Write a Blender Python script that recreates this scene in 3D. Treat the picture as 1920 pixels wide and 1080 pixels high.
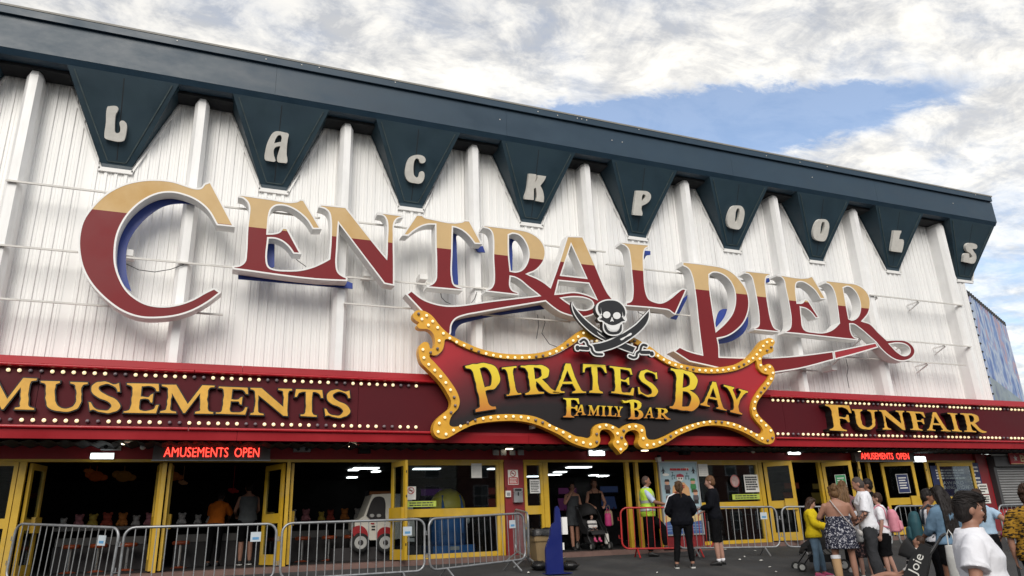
import bpy, bmesh, math, random
from mathutils import Vector, Matrix
from mathutils.geometry import tessellate_polygon
random.seed(7)
for o in list(bpy.data.objects): bpy.data.objects.remove(o)
SC = bpy.context.scene
COL = SC.collection
rad = math.radians
# ------------------------------------------------------------------ camera
F = 1358.0                                   # focal length in pixels of a 1920 px wide picture
AX = Vector((.9272673, .0879028, .36393467))    # world X (along the facade) seen from the camera: right, down, forward
AY = Vector((-.37274426, .30806016, .87530603))
AZ = Vector((-.03517193, -.94729723, .31841938))
def w2(c): return Vector((AX.dot(c), AY.dot(c), AZ.dot(c)))
cam_d = bpy.data.cameras.new('camera'); cam = bpy.data.objects.new('camera', cam_d); COL.objects.link(cam)
r_, u_, b_ = w2(Vector((1, 0, 0))), w2(Vector((0, -1, 0))), w2(Vector((0, 0, -1)))
cam.matrix_world = Matrix(((r_.x, u_.x, b_.x, 0), (r_.y, u_.y, b_.y, 0), (r_.z, u_.z, b_.z, 0), (0, 0, 0, 1)))
cam_d.sensor_width = 36; cam_d.lens = F/1920*36; cam_d.clip_start = .05; cam_d.clip_end = 3000
SC.camera = cam
# ------------------------------------------------------------------ world: sky with broken cloud
SUN_EL, SUN_AZ = rad(35), rad(200)           # high sun behind thin cloud, in front of the facade
W = bpy.data.worlds.new('World'); SC.world = W; W.use_nodes = True
nt = W.node_tree; nt.nodes.clear()
def N(t, **k):
    n = nt.nodes.new(t)
    for a, b in k.items():
        if a.startswith('i_'): n.inputs[int(a[2:])].default_value = b
        else: setattr(n, a, b)
    return n
def Lk(a, b): nt.links.new(a, b)
def MA(op, a, b=None, clamp=False):
    n = nt.nodes.new('ShaderNodeMath'); n.operation = op; n.use_clamp = clamp
    for i, x in enumerate((a, b)):
        if x is None: continue
        if isinstance(x, (int, float)): n.inputs[i].default_value = x
        else: nt.links.new(x, n.inputs[i])
    return n.outputs[0]
def MR(x, a, b, c, d, interp='SMOOTHSTEP'):
    n = nt.nodes.new('ShaderNodeMapRange'); n.interpolation_type = interp
    nt.links.new(x, n.inputs[0])
    for i, q in enumerate((a, b, c, d)): n.inputs[i+1].default_value = q
    return n.outputs[0]
sky = N('ShaderNodeTexSky', sky_type='NISHITA', sun_disc=False, sun_elevation=SUN_EL, sun_rotation=SUN_AZ, altitude=0, air_density=1.0, dust_density=1.2, ozone_density=1.6)
tc = N('ShaderNodeTexCoord'); sx = N('ShaderNodeSeparateXYZ'); Lk(tc.outputs['Generated'], sx.inputs[0])
zc = MA('ADD', MA('MAXIMUM', sx.outputs[2], 0.0), .12)
cu = N('ShaderNodeCombineXYZ'); Lk(MA('DIVIDE', sx.outputs[0], zc), cu.inputs[0]); Lk(MA('DIVIDE', sx.outputs[1], zc), cu.inputs[1])
def NZ(scale, detail, rough, dist=0.0, off=(0, 0, 0), sc=(1, 1, 1), rot=0):
    m = N('ShaderNodeMapping'); m.inputs['Location'].default_value = off; m.inputs['Scale'].default_value = sc; m.inputs['Rotation'].default_value = (0, 0, rot)
    Lk(cu.outputs[0], m.inputs[0])
    n = N('ShaderNodeTexNoise'); n.inputs['Scale'].default_value = scale; n.inputs['Detail'].default_value = detail
    n.inputs['Roughness'].default_value = rough; n.inputs['Distortion'].default_value = dist
    Lk(m.outputs[0], n.inputs[0]); return n.outputs[0]
n_big = NZ(.55, 4, .55, .4, (3.1, 1.7, 0))
n_mid = NZ(2.6, 8, .62, .55, (0, 5, 0), (1, 1.5, 1), .5)
n_fine = NZ(8.0, 10, .68, .5, (2, 1, 0), (1, 1.5, 1), .5)
n_wisp = NZ(20.0, 8, .65, .8, (5, 3, 0), (1, 1.8, 1), .4)
# the rift in the cloud deck: a long blue opening that runs out over the sea
du = MA('SUBTRACT', MA('DIVIDE', sx.outputs[0], zc), .93); dv = MA('SUBTRACT', MA('DIVIDE', sx.outputs[1], zc), 1.02)
ra = MA('ADD', MA('MULTIPLY', du, .877), MA('MULTIPLY', dv, -.48))
rn = MA('ADD', MA('MULTIPLY', du, .48), MA('MULTIPLY', dv, .877))
rn = MA('ADD', rn, MA('MULTIPLY', MA('SUBTRACT', n_mid, .5), .13))
rn = MA('ADD', rn, MA('MULTIPLY', MA('SUBTRACT', n_fine, .5), .16))
rn = MA('ADD', rn, MA('MULTIPLY', MA('SUBTRACT', n_wisp, .5), .06))
rift = MA('MULTIPLY', MR(rn, -.10, .0, 0, 1), MR(rn, .08, .31, 1, 0))
rift = MA('MULTIPLY', rift, MR(MA('ADD', ra, MA('MULTIPLY', rn, 1.1)), .20, .52, 1, 0))
# beyond the rift the deck is thin and streaky, overhead it is closed
thin = MR(rn, .0, .5, 0, 1)
dens = MA('ADD', MA('ADD', MA('MULTIPLY', n_mid, .75), MA('MULTIPLY', n_fine, .35)), MA('MULTIPLY', n_big, .5))
dens = MA('ADD', dens, -.36)
dens = MA('SUBTRACT', dens, MA('MULTIPLY', rift, .75))
dens = MA('SUBTRACT', dens, MA('MULTIPLY', thin, .10))
cov = MR(dens, .04, .54, .13, 1)
shade = MR(MA('ADD', MA('MULTIPLY', NZ(4.2, 9, .62, .9, (8, 2, 0), (1, 1.5, 1), .45), .55), MA('ADD', MA('MULTIPLY', n_fine, .36), MA('MULTIPLY', n_wisp, .09))), .38, .60, 0, 1)
shade = MA('ADD', shade, MR(rn, -.50, -.06, -.34, .12), True)
cr = N('ShaderNodeMix', data_type='RGBA'); Lk(shade, cr.inputs[0])
cr.inputs[6].default_value = (.54, .55, .57, 1); cr.inputs[7].default_value = (1.0, .97, .905, 1)
bgs, bgc, mx, wo = N('ShaderNodeBackground'), N('ShaderNodeBackground'), N('ShaderNodeMixShader'), N('ShaderNodeOutputWorld')
Lk(sky.outputs[0], bgs.inputs[0]); bgs.inputs[1].default_value = .14
Lk(cr.outputs[2], bgc.inputs[0]); bgc.inputs[1].default_value = .70
Lk(cov, mx.inputs[0]); Lk(bgs.outputs[0], mx.inputs[1]); Lk(bgc.outputs[0], mx.inputs[2]); Lk(mx.outputs[0], wo.inputs[0])
# ------------------------------------------------------------------ sun behind thin cloud
sl = bpy.data.lights.new('sun', 'SUN'); sl.energy = 1.5; sl.angle = rad(36); sl.color = (1, .95, .87)
so = bpy.data.objects.new('sun', sl); COL.objects.link(so)
sd = Vector((math.sin(SUN_AZ)*math.cos(SUN_EL), math.cos(SUN_AZ)*math.cos(SUN_EL), math.sin(SUN_EL)))
so.rotation_euler = sd.to_track_quat('Z', 'Y').to_euler(); so.location = sd*60
SC.view_settings.view_transform = 'Standard'; SC.view_settings.look = 'None'
SC.view_settings.gamma = 1; SC.view_settings.use_curve_mapping = False
SC.view_settings.exposure = .7
SC.render.engine = 'CYCLES'
# ------------------------------------------------------------------ planes of the place (metres; the camera is the origin)
YD, YM, YW, YL, YP = 16.0, 15.05, 15.70, 14.87, 14.70   # doors, marquee, cladding, big letters, pirate sign
Z_FLOOR = -.50
def ray(px, py): return w2(Vector((px-960, py-540, F)))
def P(px, py, Y):
    r = ray(px, py); return r*(Y/r.y)
def PL(px, py, p0, n):
    r = ray(px, py); return r*(p0.dot(n)/r.dot(n))
GZ = [(16.0, -.585), (15.6, -.60), (14.7, -.67), (13, -.83), (11, -1.05), (9, -1.2), (5, -1.36), (0, -1.45), (-80, -1.6)]
def gz(y):
    for (y1, z1), (y0, z0) in zip(GZ, GZ[1:]):
        if y >= y0: return z0+(z1-z0)*(min(y, y1)-y0)/(y1-y0)
    return GZ[-1][1]
# ------------------------------------------------------------------ materials
MAT = {}
def M(name, col, rough=.6, metal=0.0, var=.12, vs=2.5, bump=0.0, bs=60, emit=None, es=1.0, st=(1, 1, 1), spec=.5, dirt=None, dirt_s=.6, dirt_st=(1, 1, 1), coat=0):
    if name in MAT: return MAT[name]
    m = bpy.data.materials.new(name); m.use_nodes = True; t = m.node_tree; b = t.nodes['Principled BSDF']
    b.inputs['Roughness'].default_value = rough; b.inputs['Metallic'].default_value = metal
    b.inputs['Specular IOR Level'].default_value = spec; b.inputs['Coat Weight'].default_value = coat
    tcn = t.nodes.new('ShaderNodeTexCoord'); mp = t.nodes.new('ShaderNodeMapping'); mp.inputs['Scale'].default_value = st
    t.links.new(tcn.outputs['Object'], mp.inputs[0])
    def noise(scale, det, src):
        n = t.nodes.new('ShaderNodeTexNoise'); n.inputs['Scale'].default_value = scale; n.inputs['Detail'].default_value = det; n.inputs['Roughness'].default_value = .62
        t.links.new(src, n.inputs[0]); return n.outputs[0]
    def rng(x, a, b_, c, d):
        n = t.nodes.new('ShaderNodeMapRange'); t.links.new(x, n.inputs[0])
        for i, q in enumerate((a, b_, c, d)): n.inputs[i+1].default_value = q
        return n.outputs[0]
    n1 = noise(vs, 7, mp.outputs[0])
    mul = t.nodes.new('ShaderNodeMix'); mul.data_type = 'RGBA'; mul.blend_type = 'MULTIPLY'; mul.inputs[0].default_value = 1
    mul.inputs[6].default_value = (*col, 1); t.links.new(rng(n1, .3, .7, 1-var, 1+var*.6), mul.inputs[7])
    out = mul.outputs[2]
    if dirt:
        mp2 = t.nodes.new('ShaderNodeMapping'); mp2.inputs['Scale'].default_value = dirt_st; mp2.inputs['Location'].default_value = (3, 1, 7); t.links.new(tcn.outputs['Object'], mp2.inputs[0])
        mm = t.nodes.new('ShaderNodeMix'); mm.data_type = 'RGBA'; t.links.new(rng(noise(1.6, 8, mp2.outputs[0]), .48, .72, 0, dirt_s), mm.inputs[0])
        t.links.new(out, mm.inputs[6]); mm.inputs[7].default_value = (*dirt, 1); out = mm.outputs[2]
    t.links.new(out, b.inputs['Base Color'])
    t.links.new(rng(n1, .3, .7, max(0, rough-.1), min(1, rough+.12)), b.inputs['Roughness'])
    if bump:
        bn = t.nodes.new('ShaderNodeBump'); bn.inputs['Strength'].default_value = bump; bn.inputs['Distance'].default_value = .01
        t.links.new(noise(bs, 5, mp.outputs[0]), bn.inputs['Height']); t.links.new(bn.outputs[0], b.inputs['Normal'])
    if emit:
        b.inputs['Emission Color'].default_value = (*emit, 1); b.inputs['Emission Strength'].default_value = es
    MAT[name] = m; return m
def grad(name, stops, z0, z1, rough=.45, xspread=None, emit=0):
    """printed vertical colour blend, in the sign's own coordinates"""
    m = bpy.data.materials.new(name); m.use_nodes = True; t = m.node_tree; b = t.nodes['Principled BSDF']; b.inputs['Roughness'].default_value = rough
    tcn = t.nodes.new('ShaderNodeTexCoord'); s = t.nodes.new('ShaderNodeSeparateXYZ'); t.links.new(tcn.outputs['Object'], s.inputs[0])
    z = s.outputs[2]
    if xspread:                                   # the print dips in the middle and rises to the sides
        cx, wx, amt = xspread
        a = t.nodes.new('ShaderNodeMath'); a.operation = 'SUBTRACT'; t.links.new(s.outputs[0], a.inputs[0]); a.inputs[1].default_value = cx
        q = t.nodes.new('ShaderNodeMath'); q.operation = 'DIVIDE'; t.links.new(a.outputs[0], q.inputs[0]); q.inputs[1].default_value = wx
        w = t.nodes.new('ShaderNodeMath'); w.operation = 'POWER'; q2 = t.nodes.new('ShaderNodeMath'); q2.operation = 'ABSOLUTE'; t.links.new(q.outputs[0], q2.inputs[0]); t.links.new(q2.outputs[0], w.inputs[0]); w.inputs[1].default_value = 3
        e = t.nodes.new('ShaderNodeMath'); e.operation = 'MULTIPLY_ADD'; t.links.new(w.outputs[0], e.inputs[0]); e.inputs[1].default_value = amt; t.links.new(z, e.inputs[2]); z = e.outputs[0]
    mr = t.nodes.new('ShaderNodeMapRange'); t.links.new(z, mr.inputs[0]); mr.inputs[1].default_value = z0; mr.inputs[2].default_value = z1
    n = t.nodes.new('ShaderNodeTexNoise'); n.inputs['Scale'].default_value = 3; n.inputs['Detail'].default_value = 5; t.links.new(tcn.outputs['Object'], n.inputs[0])
    ad = t.nodes.new('ShaderNodeMath'); ad.operation = 'MULTIPLY_ADD'; t.links.new(n.outputs[0], ad.inputs[0]); ad.inputs[1].default_value = .08; t.links.new(mr.outputs[0], ad.inputs[2])
    cr_ = t.nodes.new('ShaderNodeValToRGB'); el = cr_.color_ramp.elements
    for i, (p, c) in enumerate(stops):
        e = el[i] if i < 2 else el.new(p); e.position = p; e.color = (*c, 1)
    t.links.new(ad.outputs[0], cr_.inputs[0]); t.links.new(cr_.outputs[0], b.inputs['Base Color'])
    return m
def glassm(name, tint=(1, 1, 1), refl=1.0, rough=0.02):
    m = bpy.data.materials.new(name); m.use_nodes = True; t = m.node_tree; t.nodes.remove(t.nodes['Principled BSDF']); o = t.nodes['Material Output']
    tr = t.nodes.new('ShaderNodeBsdfTransparent'); tr.inputs[0].default_value = (*tint, 1)
    g = t.nodes.new('ShaderNodeBsdfGlossy'); g.inputs['Roughness'].default_value = rough; g.inputs['Color'].default_value = (.9, .93, .95, 1)
    fr = t.nodes.new('ShaderNodeFresnel'); fr.inputs[0].default_value = 1.5
    mu = t.nodes.new('ShaderNodeMath'); mu.operation = 'MULTIPLY'; mu.use_clamp = True; t.links.new(fr.outputs[0], mu.inputs[0]); mu.inputs[1].default_value = refl
    mxs = t.nodes.new('ShaderNodeMixShader'); t.links.new(mu.outputs[0], mxs.inputs[0]); t.links.new(tr.outputs[0], mxs.inputs[1]); t.links.new(g.outputs[0], mxs.inputs[2]); t.links.new(mxs.outputs[0], o.inputs[0])
    return m
# ------------------------------------------------------------------ mesh helpers
class MB:
    def __init__(s): s.v, s.f, s.mi = [], [], []
    def add(s, vs, fs, mi=0):
        k = len(s.v); s.v += [tuple(x) for x in vs]; s.f += [tuple(i+k for i in f) for f in fs]; s.mi += [mi]*len(fs); return s
    def box(s, x0, y0, z0, x1, y1, z1, mi=0):
        return s.add([(x0,y0,z0),(x1,y0,z0),(x1,y1,z0),(x0,y1,z0),(x0,y0,z1),(x1,y0,z1),(x1,y1,z1),(x0,y1,z1)],
                     [(0,3,2,1),(4,5,6,7),(0,1,5,4),(1,2,6,5),(2,3,7,6),(3,0,4,7)], mi)
    def hexa(s, a, d, mi=0):
        """quad a (4 points) swept by d"""
        d = Vector(d); a = [Vector(p) for p in a]
        return s.add(a+[p+d for p in a], [(0,1,2,3),(7,6,5,4),(0,4,5,1),(1,5,6,2),(2,6,7,3),(3,7,4,0)], mi)
    def quad(s, a, b, c, d, mi=0): return s.add([a, b, c, d], [(0, 1, 2, 3)], mi)
    def tube(s, pts, r, n=8, closed=False, mi=0, cap=True):
        pts = [Vector(p) for p in pts]; m = len(pts); rs = r if isinstance(r, (list, tuple)) else [r]*m
        vs = []; prev = None
        for i in range(m):
            a = pts[(i-1) % m] if closed or i else pts[i]; b = pts[(i+1) % m] if closed or i < m-1 else pts[i]
            t = (b-a); t = t.normalized() if t.length > 1e-9 else Vector((0, 0, 1))
            if prev is None:
                u = t.orthogonal().normalized()
                if abs(t.z) < .9: u = (Vector((0, 0, 1))-t*t.z).normalized()
            else:
                u = prev-t*prev.dot(t); u = u.normalized() if u.length > 1e-6 else t.orthogonal().normalized()
            prev = u; w = t.cross(u)
            for k in range(n):
                an = 2*math.pi*k/n; vs.append(pts[i]+(u*math.cos(an)+w*math.sin(an))*rs[i])
        fs = []
        for i in range(m if closed else m-1):
            j = (i+1) % m
            for k in range(n): fs.append((i*n+k, i*n+(k+1) % n, j*n+(k+1) % n, j*n+k))
        if cap and not closed: fs += [tuple(range(n-1, -1, -1)), tuple((m-1)*n+k for k in range(n))]
        return s.add(vs, fs, mi)
    def loft(s, secs, n=12, mi=0, cap=True):
        """secs: (centre, ux, uy) ellipses"""
        vs = []; 
        for c, ux, uy in secs:
            c, ux, uy = Vector(c), Vector(ux), Vector(uy)
            for k in range(n):
                an = 2*math.pi*k/n; vs.append(c+ux*math.cos(an)+uy*math.sin(an))
        fs = [(i*n+k, i*n+(k+1) % n, (i+1)*n+(k+1) % n, (i+1)*n+k) for i in range(len(secs)-1) for k in range(n)]
        if cap: fs += [tuple(range(n-1, -1, -1)), tuple((len(secs)-1)*n+k for k in range(n))]
        return s.add(vs, fs, mi)
    def ball(s, c, r, n=10, m=6, mi=0):
        c = Vector(c); r = Vector(r) if not isinstance(r, (int, float)) else Vector((r, r, r))
        secs = [(c+Vector((0, 0, -r.z*math.cos(math.pi*i/m))), (max(1e-4, r.x*math.sin(math.pi*i/m)), 0, 0), (0, max(1e-4, r.y*math.sin(math.pi*i/m)), 0)) for i in range(m+1)]
        return s.loft(secs, n, mi, False)
    def prism(s, cons, d, mi=0, mside=None, front=True, back=True, sides=True):
        """flat outline(s) (first one the outside, the rest holes) swept by d"""
        d = Vector(d); cons = [[Vector(p) for p in c] for c in cons]
        flat = [p for c in cons for p in c]; tri = tessellate_polygon(cons)
        nrm = Vector((0, 0, 0)); c0 = cons[0]
        for i in range(len(c0)): nrm += c0[i].cross(c0[(i+1) % len(c0)])
        ms = mi if mside is None else mside
        def orient(t, want):
            a, b, c = (flat[i] for i in t); q = (b-a).cross(c-a)
            return tuple(t) if q.dot(want) > 0 else tuple(reversed(t))
        if front: s.add(flat, [orient(t, -d) for t in tri], mi)
        if back: s.add([p+d for p in flat], [orient(t, d) for t in tri], ms)
        if sides:
            for ci, c in enumerate(cons):
                m = len(c); ar = sum((c[i].cross(c[(i+1) % m]) for i in range(m)), Vector((0, 0, 0))).dot(-d)
                fl = (ar > 0) != (ci > 0)
                fs = [((i, i+m, (i+1) % m+m, (i+1) % m) if fl else ((i+1) % m, (i+1) % m+m, i+m, i)) for i in range(m)]
                s.add(c+[p+d for p in c], fs, ms)
        return s
    def build(s, name, mats, parent=None, org=None, smooth=False, kind=None):
        if not isinstance(mats, (list, tuple)): mats = [mats]
        o3 = Vector(org) if org is not None else (ORG.get(parent.name, Vector()) if parent else Vector())
        me = bpy.data.meshes.new(name); me.from_pydata([tuple(Vector(v)-o3) for v in s.v], [], s.f)
        for m in mats: me.materials.append(m)
        if len(mats) > 1: me.polygons.foreach_set('material_index', s.mi)
        if smooth: me.polygons.foreach_set('use_smooth', [True]*len(me.polygons))
        me.update(); o = bpy.data.objects.new(name, me); COL.objects.link(o)
        if parent: o.parent = parent; ORG[o.name] = o3
        if kind: o['kind'] = kind
        return o
ORG = {}                                       # world position of the thing whose coordinates a child is written in
def tag(o, label, cat, group=None, kind=None):
    if label: o['label'] = label
    if cat: o['category'] = cat
    if group: o['group'] = group
    if kind: o['kind'] = kind
    return o
def thing(name, label, cat, loc=(0, 0, 0), group=None, rz=0):
    o = bpy.data.objects.new(name, None); COL.objects.link(o); o.location = loc; o.rotation_euler = (0, 0, rz)
    o.empty_display_size = .2; ORG[o.name] = Vector(loc) if not rz else Vector((0, 0, 0)); return tag(o, label, cat, group)
def solid(name, mb, mat, label, cat, loc, group=None, smooth=False):
    o = mb.build(name, mat, org=loc, smooth=smooth); o.location = loc; return tag(o, label, cat, group)
def copy_part(o, parent, loc=None):
    c = o.copy(); COL.objects.link(c); c.parent = parent
    if loc is not None: c.location = loc
    return c
# ------------------------------------------------------------------ outlines
def crv(txt, seg=5):
    """'x,y x,y* ...'  smooth through the points, corner at those with a star"""
    pts, cor = [], []
    for t in txt.split():
        c = t.endswith('*'); t = t.rstrip('*'); x, y = t.split(','); pts.append(Vector((float(x), float(y)))); cor.append(c)
    n = len(pts); out = []
    for i in range(n):
        j = (i+1) % n; p, q = pts[i], pts[j]; ch = q-p
        out.append(p)
        if cor[i] and cor[j]: continue
        def tan(k, c):
            if c: return ch
            a = pts[k]-pts[(k-1) % n]; b = pts[(k+1) % n]-pts[k]
            if a.length < 1e-6 or b.length < 1e-6: return ch
            d = (a/a.length+b/b.length); d = d.normalized() if d.length > 1e-4 else ch.normalized()
            return d*ch.length
        m0, m1 = tan(i, cor[i]), tan(j, cor[j])
        for k in range(1, seg):
            t = k/seg; t2, t3 = t*t, t*t*t
            out.append(p*(2*t3-3*t2+1)+m0*(t3-2*t2+t)+q*(-2*t3+3*t2)+m1*(t3-t2))
    return out
def tr(txt, ox, oy, sc, seg=5): return [Vector((ox+p.x/sc, oy+p.y/sc)) for p in crv(txt, seg)]
def toY(pts, Y): return [P(p.x, p.y, Y) for p in pts]
def area2(c): return sum(c[i].x*c[(i+1) % len(c)].z-c[(i+1) % len(c)].x*c[i].z for i in range(len(c)))
def inset(c, w, hole=False):
    """mitred offset of a closed outline in the XZ plane, towards the material"""
    n = len(c); sgn = 1 if area2(c) > 0 else -1
    if hole: sgn = -sgn
    out = []
    for i in range(n):
        a, b, d = c[i-1], c[i], c[(i+1) % n]; e1, e2 = b-a, d-b
        if e1.length < 1e-6: e1 = e2
        if e2.length < 1e-6: e2 = e1
        n1 = Vector((-e1.z, 0, e1.x)).normalized(); n2 = Vector((-e2.z, 0, e2.x)).normalized()
        m = n1+n2; m = m.normalized() if m.length > 1e-4 else n1
        out.append(b+m*(sgn*w/max(.45, m.dot(n1))))
    return out
def ribbon(mb, c, w, dy, hole=False, mi=0, th=.006):
    i = inset(c, w, hole); n = len(c); d = Vector((0, dy, 0))
    A = [p+d for p in c]; B = [p+d for p in i]; fl = (area2(c) > 0) == (not hole)
    mb.add(A+B, [((k, (k+1) % n, (k+1) % n+n, k+n) if fl else (k, k+n, (k+1) % n+n, (k+1) % n)) for k in range(n)], mi)
    A2 = [p+Vector((0, th, 0)) for p in B]
    mb.add(B+A2, [((k, (k+1) % n, (k+1) % n+n, k+n) if fl else (k, k+n, (k+1) % n+n, (k+1) % n)) for k in range(n)], mi)
def stroke(pts, rs, n=8):
    """outline of a thick stroke with round ends (px)"""
    L, R = [], []
    for i, p in enumerate(pts):
        a = pts[max(0, i-1)]; b = pts[min(len(pts)-1, i+1)]; t = (b-a).normalized(); nn = Vector((-t.y, t.x)); r = rs[i] if isinstance(rs, (list, tuple)) else rs
        L.append(p+nn*r); R.append(p-nn*r)
    def capo(p, t, r): 
        nn = Vector((-t.y, t.x)); return [p+nn*(r*math.cos(math.pi*k/n))+t*(r*math.sin(math.pi*k/n)) for k in range(1, n)]
    r1 = rs[-1] if isinstance(rs, (list, tuple)) else rs; r0 = rs[0] if isinstance(rs, (list, tuple)) else rs
    return L+capo(pts[-1], (pts[-1]-pts[-2]).normalized(), r1)+R[::-1]+capo(pts[0], (pts[0]-pts[1]).normalized(), r0)
def opencrv(txt, ox, oy, sc, seg=5):
    q = tr(txt, ox, oy, sc, seg)
    n = len(txt.split()); return q[:(n-1)*seg+1] if '*' not in txt else q
GL = {
'I': ["0,1* 1,1* 1,.95* .75,.91 .69,.8 .68,.5 .7,.2 .77,.08 1,.05* 1,0* 0,0* 0,.05* .24,.08 .3,.2 .31,.5 .3,.8 .24,.91 0,.95*"],
'E': ["0,1* .93,1* .97,.76* .9,.76* .84,.87 .72,.92 .45,.92* .44,.56* .68,.55 .74,.63* .8,.66* .8,.36* .74,.38* .7,.46 .6,.485 .44,.48* .45,.12 .5,.08 .7,.08 .85,.13 .93,.28* 1,.28* .95,0* 0,0* 0,.045* .14,.08 .18,.16 .19,.5 .18,.84 .13,.92 0,.95*"],
'F': ["0,1* .95,1* 1,.72* .92,.73* .84,.87 .7,.92 .48,.92* .47,.55* .72,.54 .8,.63* .87,.63* .87,.36* .8,.36* .74,.45 .64,.47 .47,.47* .47,.16 .52,.08 .68,.045* .68,0* 0,0* 0,.045* .15,.08 .19,.18 .2,.5 .19,.84 .14,.92 0,.95*"],
'P': ["0,1* .5,1 .8,.95 .97,.82 1,.68 .93,.52 .75,.43 .45,.41* .45,.15 .5,.08 .66,.05* .66,0* 0,0* 0,.05* .15,.08 .19,.18 .2,.5 .19,.84 .14,.92 0,.95*", ".44,.91* .6,.9 .72,.82 .74,.68 .7,.55 .6,.49 .44,.48*"],
'R': ["0,1* .45,1 .65,.97 .77,.88 .8,.75 .76,.62 .66,.54 .56,.5* .68,.3 .82,.12 1,.04* 1,0* .8,-.02 .66,.05 .5,.28 .38,.44* .36,.44* .36,.15 .4,.08 .54,.05* .54,0* 0,0* 0,.05* .12,.08 .16,.18 .17,.5 .16,.84 .12,.92 0,.95*", ".36,.92* .48,.91 .57,.84 .58,.74 .54,.6 .46,.54 .36,.53*"],
'A': [".42,1* .56,1* .86,.12 .91,.06 1,.04* 1,0* .6,0* .6,.04* .69,.08 .67,.16 .62,.31* .3,.31* .24,.14 .26,.07 .36,.04* .36,0* 0,0* 0,.04* .09,.08 .15,.2 .3,.6", ".46,.78* .6,.39* .33,.39*"],
'M': ["0,1* .27,1* .52,.32* .76,1* 1,1* 1,.95* .9,.91 .88,.8 .9,.2 .92,.09 1,.05* 1,0* .67,0* .67,.05* .74,.09 .75,.2 .73,.72* .47,0* .44,0* .2,.72* .19,.2 .21,.09 .3,.05* .3,0* 0,0* 0,.05* .1,.1 .12,.3 .12,.78 .09,.91 0,.95*"],
'N': ["0,1* .26,1* .79,.32* .79,.8 .76,.91 .66,.95* .66,1* 1,1* 1,.95* .92,.91 .9,.8 .9,0* .8,0* .19,.74* .19,.2 .22,.09 .32,.05* .32,0* 0,0* 0,.05* .08,.09 .1,.2 .1,.84 .07,.92 0,.95*"],
'S': [".93,1* .97,.72* .9,.72* .84,.85 .7,.93 .5,.94 .35,.88 .3,.78 .35,.68 .5,.6 .75,.5 .93,.38 1,.25 .95,.12 .8,.03 .6,-.02 .35,0 .18,.06 .05,.02* 0,.3* .07,.3* .14,.16 .3,.07 .5,.055 .65,.1 .72,.2 .68,.3 .55,.38 .3,.48 .12,.6 .06,.73 .1,.87 .22,.97 .42,1.02 .62,1 .82,.95"],
'T': [".04,1* .96,1* 1,.72* .93,.72* .86,.86 .76,.91 .62,.92* .62,.2 .66,.09 .78,.05* .78,0* .22,0* .22,.05* .34,.09 .38,.2 .38,.92* .24,.91 .14,.86 .07,.72* 0,.72*"],
'U': ["0,1* .4,1* .4,.95* .33,.91 .3,.8 .3,.35 .34,.18 .48,.1 .6,.12 .7,.22 .74,.4 .74,.8 .71,.91 .62,.95* .62,1* 1,1* 1,.95* .9,.91 .86,.8 .85,.4 .8,.18 .66,.03 .48,-.01 .28,.02 .15,.12 .1,.3 .1,.8 .08,.91 0,.95*"],
'Y': ["0,1* .42,1* .42,.95* .37,.91 .38,.86 .54,.54* .7,.86 .7,.92 .62,.95* .62,1* 1,1* 1,.95* .9,.9 .62,.42 .61,.2 .64,.09 .76,.05* .76,0* .26,0* .26,.05* .38,.09 .41,.2 .41,.42 .16,.88 .08,.93 0,.95*"],
'B': ["0,1* .5,1 .78,.94 .9,.82 .9,.68 .8,.57 .65,.52* .85,.46 .97,.36 1,.24 .93,.1 .75,.01 .5,-.01 0,0* 0,.045* .14,.08 .18,.18 .19,.5 .18,.84 .13,.92 0,.95*", ".42,.92* .55,.9 .65,.82 .66,.7 .58,.6 .42,.565*", ".42,.48* .58,.47 .7,.38 .72,.24 .64,.12 .5,.08 .42,.09*"],
'L': ["0,1* .62,1* .62,.95* .52,.91 .48,.82 .48,.12 .52,.08 .72,.08 .86,.14 .93,.3* 1,.3* .96,0* 0,0* 0,.05* .14,.09 .19,.2 .19,.82 .14,.91 0,.95*"],
}
def glyph(ch, bl, br, tl, Y, wob=.006, seg=4):
    bl, br, tl = Vector(bl), Vector(br), Vector(tl); ph = random.random()*9; out = []
    for t in GL[ch]:
        c = []
        for p in crv(t, seg):
            q = p+Vector((math.sin(p.y*23+p.x*7+ph), math.sin(p.x*19+p.y*11+ph*2)))*wob
            s_ = bl+(br-bl)*q.x+(tl-bl)*q.y; c.append(P(s_.x, s_.y, Y))
        out.append(c)
    return out
def text(body, x0, x1, z0, z1, y, mat, parent=None, name='lettering', th=.006, fit=True, org=None, tilt=0, bold=0.0):
    """flat lettering facing the street, fitted to a box"""
    cu_ = bpy.data.curves.new(name, 'FONT'); cu_.body = body; cu_.size = 1; cu_.extrude = 0; cu_.resolution_u = 3; cu_.offset = bold
    ob = bpy.data.objects.new('tmp', cu_); COL.objects.link(ob); dg = bpy.context.evaluated_depsgraph_get(); me = bpy.data.meshes.new_from_object(ob.evaluated_get(dg))
    bpy.data.objects.remove(ob); bpy.data.curves.remove(cu_)
    xs = [v.co.x for v in me.vertices]; ys = [v.co.y for v in me.vertices]
    if not xs: return None
    ax, bx, ay, by = min(xs), max(xs), min(ys), max(ys); mb = MB()
    vs = [(x0+(v.co.x-ax)/(bx-ax)*(x1-x0), y, z0+(v.co.y-ay)/(by-ay)*(z1-z0)) for v in me.vertices]
    mb.add(vs, [tuple(p.vertices) for p in me.polygons]); bpy.data.meshes.remove(me)
    return mb.build(name, mat, parent, org)
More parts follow.
